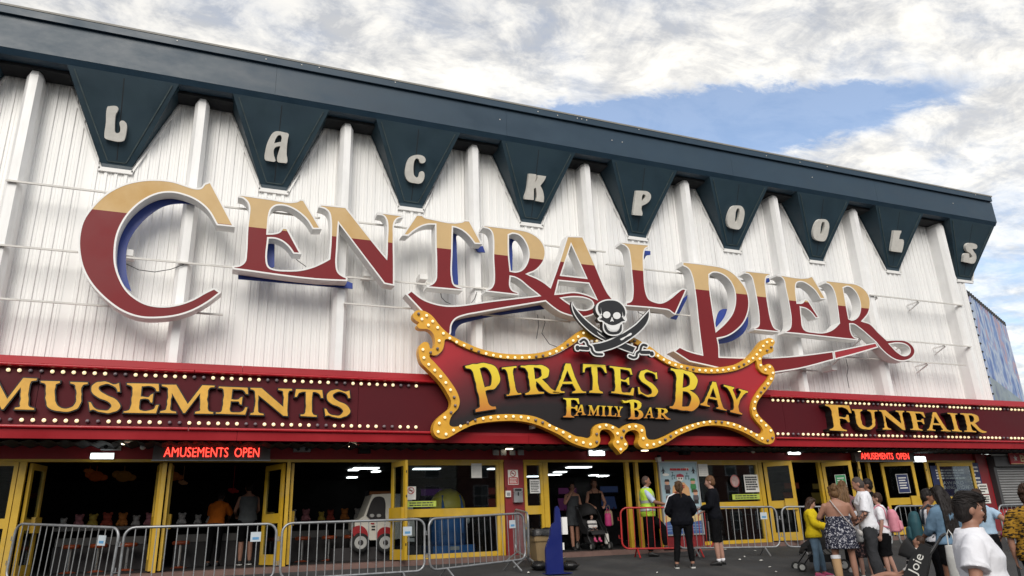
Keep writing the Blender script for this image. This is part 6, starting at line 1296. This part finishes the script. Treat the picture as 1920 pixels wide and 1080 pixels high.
# family group
gl_ = Person('girl in a yellow top and pale jeans with long brown hair', xat(1520, 11.4)-.02, 11.4, 88, 1.42, SK3, arms=dict(r=((-.22, -.05, 1.15), (-.13, -.30, 1.06)), l=((.22, -.10, 1.15), (.12, -.34, 1.08))), head=(.35, 0, 0), legs=dict(l=((.08, -.07, .50), (.09, -.10, .085)), r=((-.08, .02, .50), (-.09, .05, .085))), w=1.02)
gl_.top('hooded_top', c_yel, .93, .84, .045, .038, flare=.03); gl_.bottoms('jeans', c_jean, .97, linf=.016); gl_.shoes(c_pinks, c_sole); gl_.hair(HB, 'long', .50)
m = MB(); m.ball(gl_.ln((.02, -.24, 1.18))*gl_.k, (.09, .11, .10), 14, 9); 
d = Person('woman in a navy patterned strapless dress seen from behind with a bandaged leg', xat(1568, 10.4), 10.4, 190, 1.67, SK1, w=1.24, hip=1.14, belly=.05, arms=dict(l=((.34, -.06, 1.16), (.13, -.30, 1.30)), r=((-.31, -.06, 1.16), (-.16, -.30, 1.08))), head=(.15, 0, .45), legs=dict(l=((.15, .0, .50), (.14, .02, .085)), r=((-.14, -.02, .50), (-.15, .02, .085))), vs=.011)
d.skirt('dress', c_floral, .63, 1.26, .275, .225, .024, .012); d.hair(HBL, 'bun'); d.shoes(c_shoew, c_sole)
m = MB(); m.tube([p+Vector((0, 0, 0)) for p in d.leg['l'][4:]], [.077, .076, .074, .066, .056], 14); d.solidpart('leg_bandage', m, M('bandage_tan', (.46, .29, .15), .85, var=.12))
m = MB(); p0 = d.leg['l'][4]; m.loft([((p0.x, p0.y, p0.z-.03), (.083, 0, 0), (0, .083, 0)), ((p0.x, p0.y, p0.z+.02), (.086, 0, .0), (0, .086, .012))], 18, cap=False); d.solidpart('bandage_top', m, c_wht)
m = MB(); st_pts = [(.10, .075, 1.495), (.06, .150, 1.40), (-.02, .168, 1.27), (-.12, .170, 1.12), (-.22, .150, 1.0), (-.29, .10, .93)]; m.tube([d.ln(q)*d.k for q in st_pts], .010, 6); bag_s = thing('shoulder_bag', 'grey crossbody bag on the hip of the woman in the navy patterned dress', 'bag', tuple(d.t.location), rz=d.t.rotation_euler.z); ORG[bag_s.name] = Vector((0, 0, 0)); m.build('strap', M('strap_pale', (.45, .40, .38), .6), bag_s, org=(0, 0, 0), smooth=True)
m = MB(); c_ = d.ln((-.30, .05, .84))*d.k; m.loft([((c_.x, c_.y, c_.z-.10), (.05, 0, 0), (0, .13, 0)), ((c_.x, c_.y, c_.z-.08), (.06, 0, 0), (0, .15, 0)), ((c_.x, c_.y, c_.z+.05), (.05, 0, 0), (0, .14, 0)), ((c_.x, c_.y, c_.z+.10), (.03, 0, 0), (0, .10, 0))], 14); m.build('pouch', M('bag_grey', (.20, .20, .20), .5), bag_s, org=(0, 0, 0), smooth=True)
m = MB(); m.loft([((c_.x-.012, c_.y+.012, c_.z+.01), (.055, 0, 0), (0, .152, 0)), ((c_.x-.012, c_.y+.012, c_.z+.08), (.050, 0, 0), (0, .14, 0)), ((c_.x, c_.y, c_.z+.115), (.02, 0, 0), (0, .09, 0))], 14); m.build('flap', M('bag_pale', (.42, .40, .38), .5), bag_s, org=(0, 0, 0), smooth=True)
h = Person('blond woman mostly hidden behind the woman in the navy patterned dress', xat(1590, 11.5), 11.55, 175, 1.72, SK1, face=False, head=(.1, 0, 0)); h.top('shirt', fabric('mauve', (.20, .10, .11)), .45, .85); h.bottoms('trousers', c_blk, .97); h.shoes(c_shoew); h.hair(HBL, 'long', .2)
kd = Person('child in a grey cap, white top and dark shorts between the two adults', xat(1606, 10.85), 10.85, 185, 1.40, SK3, w=1.0, face=False, arms=dict(l=((.22, -.08, 1.12), (.12, -.28, 1.05)), r=((-.22, -.08, 1.12), (-.12, -.28, 1.05)))); kd.top('shirt', c_wht, .42, .80, .034, .025, flare=.02); kd.bottoms('shorts', c_short, .52, linf=.03, flare=.01); kd.shoes(c_shoew, c_sole); kd.hair(HB, 'short')
m = MB(); R_ = kd.HR; m.ball((0, 0, 0), (.090, .106, .07), 18, 9); cp = MB(); cp.add([kd.hd(Vector((v[0], v[1]+.02, max(v[2], -.012)+.175))) for v in m.v], m.f); kd.solidpart('cap', cp, fabric('cap_grey', (.12, .12, .125)))
w_ = Person('man in white t-shirt and charcoal joggers with tattooed arms looking down', xat(1622, 10.3), 10.3, -88, 1.83, SK1, w=1.06, arms=dict(l=((.27, -.02, 1.12), (.16, -.22, .95)), r=((-.27, -.04, 1.12), (-.16, -.26, .98))), head=(.42, 0, 0), legs=dict(l=((.11, -.02, .50), (.13, .03, .085)), r=((-.10, .0, .50), (-.11, .08, .085))), vs=.010, bust=.02)
w_.top('t_shirt', c_wht, .44, .84, .026, .026, flare=.010); w_.bottoms('joggers', c_gry, .98, linf=.030); w_.shoes(c_shoeb); w_.hair(M('hair_grey_brown', (.055, .042, .036), .7, var=.3), 'buzz')
for sd in ('l', 'r'):
    pts, rs = cut(w_.arm[sd], ARM_R, .94); m = MB(); m.tube(pts[3:], [(r*1.03+.0035)*w_.k for r in rs[3:]], 14); w_.solidpart('tattoo_sleeve', m, c_tat)
m = MB(); hnd = w_.arm['r'][-1]; m.hexa([hnd+Vector((-.06, -.10, .02)), hnd+Vector((.08, -.10, .02)), hnd+Vector((.08, -.20, .06)), hnd+Vector((-.06, -.20, .06))], (0, 0, .012)); 
e_ = Person('dark haired person mostly hidden behind the man in the white t-shirt', xat(1634, 11.4), 11.4, -85, 1.76, SK2, face=False); e_.top('shirt', c_blk, .45, .85); e_.bottoms('trousers', c_blk, .97); e_.shoes(c_shoeb); e_.hair(HD, 'short')
pk = Person('child in black shorts carrying a pink backpack behind the man in the white t-shirt', xat(1648, 10.75), 10.75, -95, 1.52, SK3, face=False, legs=dict(l=((.09, -.05, .50), (.10, -.02, .085)), r=((-.09, .0, .50), (-.1, .10, .085)))); pk.top('shirt', c_wht, .42, .85, .024); pk.bottoms('shorts', c_blk, .55, linf=.034, flare=.01); pk.shoes(c_shoew); pk.hair(HB, 'short')
def backpack(p, label, main, trim, w=.17, h=.23, dd=.11, cz=1.16):
    t = thing('backpack', label, 'backpack', tuple(p.t.location), rz=p.t.rotation_euler.z); ORG[t.name] = Vector((0, 0, 0)); k = p.k
    b = MB(); c = p.ln((0, .13+dd, cz))*k
    b.loft([((c.x, c.y, c.z-h*k), (w*.80*k, 0, 0), (0, dd*.8*k, 0)), ((c.x, c.y, c.z-h*.9*k), (w*k, 0, 0), (0, dd*k, 0)), ((c.x, c.y, c.z+h*.3*k), (w*.95*k, 0, 0), (0, dd*.92*k, 0)), ((c.x, c.y-.01, c.z+h*.8*k), (w*.75*k, 0, 0), (0, dd*.7*k, 0)), ((c.x, c.y-.02, c.z+h*k), (w*.4*k, 0, 0), (0, dd*.4*k, 0))], 20)
    vox(b, 'bag_body', main, t, .014, 4); b = MB(); b.loft([((c.x, c.y+dd*.85*k, c.z-h*.85*k), (w*.6*k, 0, 0), (0, dd*.4*k, 0)), ((c.x, c.y+dd*.95*k, c.z-h*.7*k), (w*.72*k, 0, 0), (0, dd*.45*k, 0)), ((c.x, c.y+dd*.9*k, c.z-h*.05*k), (w*.66*k, 0, 0), (0, dd*.4*k, 0)), ((c.x, c.y+dd*.75*k, c.z+h*.05*k), (w*.5*k, 0, 0), (0, dd*.2*k, 0))], 16); vox(b, 'front_pocket', main, t, .014, 3)
    for sg in (-1, 1):
        b = MB(); b.tube([p.ln((sg*.10, .13, 1.20))*k, p.ln((sg*.115, .10, 1.42))*k, p.ln((sg*.12, .01, 1.50))*k, p.ln((sg*.13, -.12, 1.40))*k, p.ln((sg*.15, -.14, 1.22))*k, p.ln((sg*.17, -.02, 1.08))*k, p.ln((sg*.14, .15, 1.02))*k], .020*k, 8); b.build('strap', trim, t, org=(0, 0, 0), smooth=True)
    b = MB(); b.tube([(c.x-.04, c.y-.05, c.z+h*.95*k), (c.x-.03, c.y-.05, c.z+h*1.2*k), (c.x+.03, c.y-.05, c.z+h*1.2*k), (c.x+.04, c.y-.05, c.z+h*.95*k)], .010, 6); b.build('handle', trim, t, org=(0, 0, 0), smooth=True); return t
backpack(pk, 'pink backpack worn behind the man in the white t-shirt', c_pinkb, c_pinkb, .17, .24, .12, 1.16)
te = Person('person in white vest top wearing a teal backpack beside the long haired woman', xat(1740, 8.3), 8.3, 100, 1.62, SK2, face=False, arms=dict(r=((-.23, .02, 1.13), (-.19, -.20, .95)), l=((.23, .0, 1.13), (.2, -.2, .96))), head=(.3, 0, 0)); te.top('vest_top', c_wht, 0, .90, .016, z1=1.44); te.bottoms('trousers', c_blk, .97, linf=.02); te.shoes(c_shoeb); te.hair(HD, 'short')
backpack(te, 'teal and navy backpack worn by the person in the white vest top', c_teal, c_navyb, .16, .24, .11, 1.17)
lg = Person('long dark haired woman in denim shirt and black shorts pushing the lettered black pram', xat(1768, 7.55), 7.55, -140, 1.65, SK2, face=False, w=1.02, arms=dict(l=((.22, -.10, 1.13), (.17, -.36, 1.0)), r=((-.23, -.06, 1.12), (-.18, -.34, 1.0))), legs=dict(l=((.09, -.06, .50), (.10, -.04, .085)), r=((-.09, .04, .50), (-.1, .12, .085))), head=(.25, 0, 0), hip=1.06)
lg.top('denim_shirt', c_denim, .62, .93, .026, .024, flare=.02); lg.bottoms('shorts', c_blk, .28, linf=.02); lg.shoes(c_shoew, c_sole); lg.hair(HD, 'long', .62)
ag = Person('person in a pale blue top and black shorts with hand on hip behind the boy', xat(1838, 8.2), 8.2, 165, 1.60, SK1, face=False, arms=dict(r=((-.42, .08, 1.17), (-.22, -.06, 1.0)), l=((.23, .03, 1.12), (.24, -.05, .88))), legs=dict(r=((-.09, .02, .5), (-.1, .1, .085)))); ag.top('crop_top', c_skyb, .22, 1.02, .02); ag.bottoms('shorts', c_blk, .42, linf=.02); ag.shoes(c_shoew); ag.hair(HB, 'long', .25)
m = MB(); q = ag.arm['r'][-2]; m.tube([ag.arm['r'][-2], ag.arm['r'][-1]], [.034, .032], 10); ag.solidpart('wristband', m, M('band_pink', (.6, .06, .25), .5))
tg = Person('woman in a tiger striped shirt seen from behind at the right edge', xat(1930, 6.0), 6.0, 184, 1.62, SK1, face=False, w=1.14, hip=1.05, arms=dict(l=((.28, .02, 1.13), (.27, -.02, .88)), r=((-.27, .02, 1.13), (-.25, -.06, .88)))); tg.top('tiger_shirt', c_tiger, .52, .80, .045, .045, flare=.02); tg.bottoms('trousers', c_blk, .97, linf=.02); tg.shoes(c_shoeb); tg.hair(HB, 'bun')
hb = thing('handbag', 'black handbag hanging from the hand of the woman in the tiger striped shirt', 'bag', tuple(tg.t.location), rz=tg.t.rotation_euler.z); ORG[hb.name] = Vector((0, 0, 0)); hnd = tg.arm['l'][-1]
m = MB(); m.tube([hnd+Vector((0, .05, -.32)), hnd+Vector((0, .03, -.15)), hnd+Vector((0, -.02, -.08)), hnd+Vector((0, -.06, -.15)), hnd+Vector((0, -.08, -.32))], .012, 6); m.build('handle', m_black, hb, org=(0, 0, 0)); m = MB(); c_ = hnd+Vector((0, -.01, -.42)); m.loft([(c_+Vector((0, 0, -.12)), (.07, 0, 0), (0, .15, 0)), (c_+Vector((0, 0, .08)), (.06, 0, 0), (0, .14, 0)), (c_+Vector((0, 0, .12)), (.03, 0, 0), (0, .11, 0))], 14); m.build('pouch', m_black, hb, org=(0, 0, 0), smooth=True)
# boy in the foreground
by = Person('boy in a white t-shirt with dark brushed-over hair walking right in the foreground', xat(1812, 3.5), 3.5, 90, 1.52, SK1, w=1.2, belly=.06, bust=.03, arms=dict(r=((-.30, .04, 1.12), (-.27, -.10, .90)), l=((.28, .02, 1.12), (.27, -.10, .9))), head=(.06, 0, .48), vs=.0075, legs=dict(l=((.10, -.1, .5), (.1, -.12, .085)), r=((-.10, .06, .5), (-.1, .2, .085))))
by.top('t_shirt', c_wht, .33, .80, .026, .034, flare=.015, vs=.0085, sm=5); by.bottoms('shorts', c_gry, .55, linf=.03, flare=.01); by.shoes(c_shoeb, c_sole); by.hair(HD, 'fringe')
# doorway group
wa = Person('woman in a black strappy top pushing a pram out of the doorway', xat(1117, 16.95), 16.95, 15, 1.69, SK1, z=Z_FLOOR+.012, w=1.0, arms=dict(l=((.25, -.06, 1.13), (.15, -.30, 1.05)), r=((-.25, -.06, 1.13), (-.15, -.30, 1.05)))); wa.top('strappy_top', c_blk, 0, .88, .014, z1=1.385); wa.bottoms('trousers', c_blk, .97); wa.shoes(c_shoeb); wa.hair(HB, 'tied')
for sg in (-1, 1): m = MB(); m.tube([wa.ln((sg*.075, -.10, 1.36))*wa.k, wa.ln((sg*.085, -.06, 1.44))*wa.k, wa.ln((sg*.09, .01, 1.485))*wa.k, wa.ln((sg*.08, .09, 1.40))*wa.k], .008, 5); wa.solidpart('shoulder_strap', m, c_blk)
wb = Person('woman in a grey playsuit with one hand raised to her face in the doorway', xat(1074, 17.0), 17.0, 22, 1.62, SK1, z=Z_FLOOR+.012, arms=dict(r=((-.27, -.10, 1.16), (-.06, -.17, 1.48)), l=((.24, 0, 1.12), (.22, -.14, .92))), legs=dict(r=((-.09, -.08, .5), (-.09, -.10, .085)))); wb.top('vest_top', fabric('slate', (.05, .055, .06)), 0, .88, .016, z1=1.40); wb.bottoms('shorts', fabric('slate', (.05, .055, .06)), .36, linf=.03, flare=.02); wb.shoes(c_shoeb); wb.hair(HD, 'tied')
# couple inside the arcade
o1 = Person('person in an orange top bending over the arcade counter', xat(405, 18.0, 980), 18.0, 165, 1.62, SK2, z=Z_FLOOR+.012, lean=.35, face=False, arms=dict(l=((.24, -.32, 1.16), (.14, -.55, 1.04)), r=((-.24, -.32, 1.16), (-.14, -.55, 1.04))), head=(.3, 0, 0)); o1.top('orange_top', fabric('orange', (.50, .13, .015)), .45, .86, .026, .025); o1.bottoms('trousers', c_blk, .97); o1.shoes(c_shoeb); o1.hair(HD, 'short')
o2 = Person('man in a grey tank top and black shorts seen from behind at the arcade counter', xat(464, 17.9, 975), 17.9, 190, 1.76, SK1, z=Z_FLOOR+.012, w=1.06, lean=.10, face=False, arms=dict(l=((.25, -.14, 1.14), (.18, -.40, 1.05)), r=((-.25, -.14, 1.14), (-.18, -.40, 1.05))), head=(.3, 0, 0)); o2.top('tank_top', fabric('tank_grey', (.10, .11, .115)), 0, .84, .022, z1=1.44); o2.bottoms('shorts', c_blk, .5, linf=.03); o2.shoes(c_shoeb, c_sole); o2.hair(HD, 'short')
# ------------------------------------------------------------------ prams
def pram(label, x, y, rz, hood=True, brand=None, z=None, seatmat=None):
    rz = rz-math.degrees(math.atan2(x, y))
    t = thing('pram', label, 'pram', (x, y, gz(y) if z is None else z), 'prams', rz=rad(rz)); ORG[t.name] = Vector((0, 0, 0)); fm = M('pram_frame', (.03, .03, .032), .4, metal=.3); sm_ = seatmat or M('pram_fabric', (.010, .010, .011), .8, var=.2)
    for sg in (-1, 1):
        m = MB(); m.tube([(sg*.23, -.40, .10), (sg*.23, -.12, .42), (sg*.23, .18, .72), (sg*.22, .42, 1.02)], .013, 8); m.build('side_frame', fm, t, org=(0, 0, 0), smooth=True)
        m = MB(); m.tube([(sg*.24, .36, .12), (sg*.235, .10, .40), (sg*.23, -.05, .50)], .012, 8); m.build('rear_leg', fm, t, org=(0, 0, 0), smooth=True)
        for yy, r in ((-.42, .085), (.38, .105)):
            for dx in ((-.018, .018) if r < .09 else (0,)):
                m = MB(); m.tube([(sg*.24+dx+r*0, yy+(r-.016)*math.cos(a*.3927), r+.003+(r-.016)*math.sin(a*.3927)) for a in range(16)], .016, 8, True); wh = m.build('wheel', m_tyre, t, org=(0, 0, 0), smooth=True); m = MB(); m.loft([((sg*.24+dx-.006, yy, r), (0, r*.62, 0), (0, 0, r*.62)), ((sg*.24+dx+.006, yy, r), (0, r*.62, 0), (0, 0, r*.62))], 12); m.build('hub', m_rim, wh, org=(0, 0, 0))
    m = MB(); m.tube([(-.22, .42, 1.02), (-.12, .46, 1.05), (.12, .46, 1.05), (.22, .42, 1.02)], .017, 8); m.build('handle', m_black, t, org=(0, 0, 0), smooth=True); m = MB(); m.tube([(-.23, .36, .12), (.23, .36, .12)], .010, 6); m.build('axle', fm, t, org=(0, 0, 0))
    m = MB(); m.loft([((0, -.34, .34), (.17, 0, 0), (0, 0, .02)), ((0, -.30, .42), (.19, 0, 0), (0, .02, .03)), ((0, -.05, .40), (.20, 0, 0), (0, .03, .05)), ((0, .08, .46), (.20, 0, 0), (0, .06, .03)), ((0, .20, .72), (.19, 0, 0), (0, .05, .02)), ((0, .28, .90), (.16, 0, 0), (0, .03, .012))], 16); m.build('seat', sm_, t, org=(0, 0, 0), smooth=True)
    for sg in (-1, 1):
        m = MB(); m.prism([[Vector((sg*.246, a, b_)) for a, b_ in ((-.28, .36), (.02, .38), (.14, .46), (.30, .90), (.20, .96), (.04, .78), (-.06, .60), (-.26, .48))]], (sg*.014, 0, 0)); sp_ = m.build('side_panel', sm_, t, org=(0, 0, 0))
        if brand and sg == 1:
            tx = text(brand, -.13, .13, -.05, .065, 0, m_paper, None, 'lettering'); d_ = Vector((0, .50, .86)).normalized(); u_2 = Vector((0, -.86, .50))
            me_ = tx.data; cs2 = [v.co.copy() for v in me_.vertices]
            for v, c in zip(me_.vertices, cs2): p_ = Vector((.2625, .12, .71))+d_*c.x+u_2*c.z*1.15; v.co = p_
            tx.parent = sp_
    if hood:
        m = MB(); n_ = 14; vs_ = []
        for i in range(5):
            a = rad(15+(10 if brand else 24)*i)
            for k in range(n_+1):
                b_ = math.pi*k/n_; vs_.append((.225*math.cos(b_), .24-.34*math.sin(b_)*math.cos(a), .72+.36*math.sin(b_)*math.sin(a)))
        q = n_+1; m.add(vs_, [(i*q+k, i*q+k+1, (i+1)*q+k+1, (i+1)*q+k) for i in range(4) for k in range(n_)]); ho = m.build('hood', sm_, t, org=(0, 0, 0), smooth=True); so2 = ho.modifiers.new('s', 'SOLIDIFY'); so2.thickness = .014
    m = MB(); m.loft([((0, .02, .16), (.19, 0, 0), (0, .22, 0)), ((0, .04, .30), (.21, 0, 0), (0, .25, 0))], 16); m.build('basket', sm_, t, org=(0, 0, 0)); return t
p1 = pram('black pram with a crying toddler coming out of the doorway', xat(1108, 16.45), 16.45, 0+26, z=Z_FLOOR+.012)
tod = Person('toddler in a striped outfit and pink boots sitting in the doorway pram', xat(1108, 16.42), 16.42, 26, .84, SK3, z=Z_FLOOR+.012-.02, arms=dict(l=((.20, -.10, 1.12), (.06, -.30, 1.10)), r=((-.20, -.10, 1.12), (-.06, -.30, 1.10))), legs=dict(l=((.12, -.42, .95), (.13, -.50, .52)), r=((-.12, -.42, .95), (-.13, -.50, .52))), w=1.15, vs=.008)
c_str = printed('striped_outfit', (.60, .58, .56), (.02, .02, .025), 3, .49, .51, (.2, .2, 6)); tod.top('outfit', c_str, .9, .80, .03, .02, vs=.009); tod.hair(HB, 'tied')
for sd in ('l', 'r'): bm_ = MB(); tod.foot(bm_, sd, .012); a = tod.leg[sd]; bm_.tube([a[-2], a[-1]+Vector((0, 0, -.02))], [.034, .032], 10); vox(bm_, 'boot', c_pinks, tod.t, .008, 3)
def carry_bag(name, x, y, z, label, mat, w, h, dd, rz=0, handle=True):
    rz = rz-math.degrees(math.atan2(x, y))
    t = thing(name, label, 'bag', (x, y, z), rz=rad(rz)); ORG[t.name] = Vector((0, 0, 0)); b = MB(); b.loft([((0, 0, 0), (w*.42, 0, 0), (0, dd*.5, 0)), ((0, 0, h*.1), (w*.5, 0, 0), (0, dd*.6, 0)), ((0, 0, h*.7), (w*.48, 0, 0), (0, dd*.5, 0)), ((0, 0, h), (w*.42, 0, 0), (0, dd*.2, 0))], 14)
    vox(b, 'body', mat, t, .012, 3)
    if handle: b = MB(); b.tube([(-w*.2, 0, h*.95), (-w*.15, 0, h*1.25), (0, 0, h*1.36), (w*.15, 0, h*1.25), (w*.2, 0, h*.95)], .008, 6); b.build('handle', mat, t, org=(0, 0, 0))
    return t
carry_bag('bag', xat(1137, 16.5), 16.45, .04, 'magenta bag hanging from the doorway pram', c_magb, .17, .30, .10); carry_bag('bag', xat(1142, 16.7), 16.75, .05, 'beige paper bag hanging behind the magenta bag', M('bag_beige', (.35, .25, .16), .8), .22, .36, .10); carry_bag('bag', xat(1128, 16.5), 16.35, -.37, 'white plastic bag hanging low on the doorway pram', m_paper, .12, .24, .08)
p2 = pram('black pram with white brand lettering pushed by the long haired woman', xat(1684, 7.2), 7.2, -95, True, 'Joie')
lgx = Person('small child lying back in the black pram with white brand lettering', xat(1684, 7.2), 7.2, -95, 1.05, SK1, z=gz(7.2)+.02, face=False, legs=dict(l=((.12, -.46, .95), (.13, -.80, .80)), r=((-.12, -.46, .95), (-.13, -.82, .86))), lean=-.4, arms=dict(l=((.22, .1, 1.1), (.15, -.15, 1.0)), r=((-.22, .1, 1.1), (-.15, -.15, 1.0))), vs=.009); lgx.top('outfit', c_str, .9, .8, .03, .02); lgx.hair(HB, 'short')
lgx.shoes(c_shoew)
carry_bag('bag', xat(1744, 7.2), 7.0, gz(7.05)+.42, 'white carrier bag hanging from the handle of the black pram', M('bag_carrier', (.62, .62, .60), .6, bump=.4, bs=20), .20, .50, .08, -20)
p3 = pram('dark pram half hidden behind the girl in yellow and the woman in the dress', xat(1522, 11.95), 11.95, -75, False)
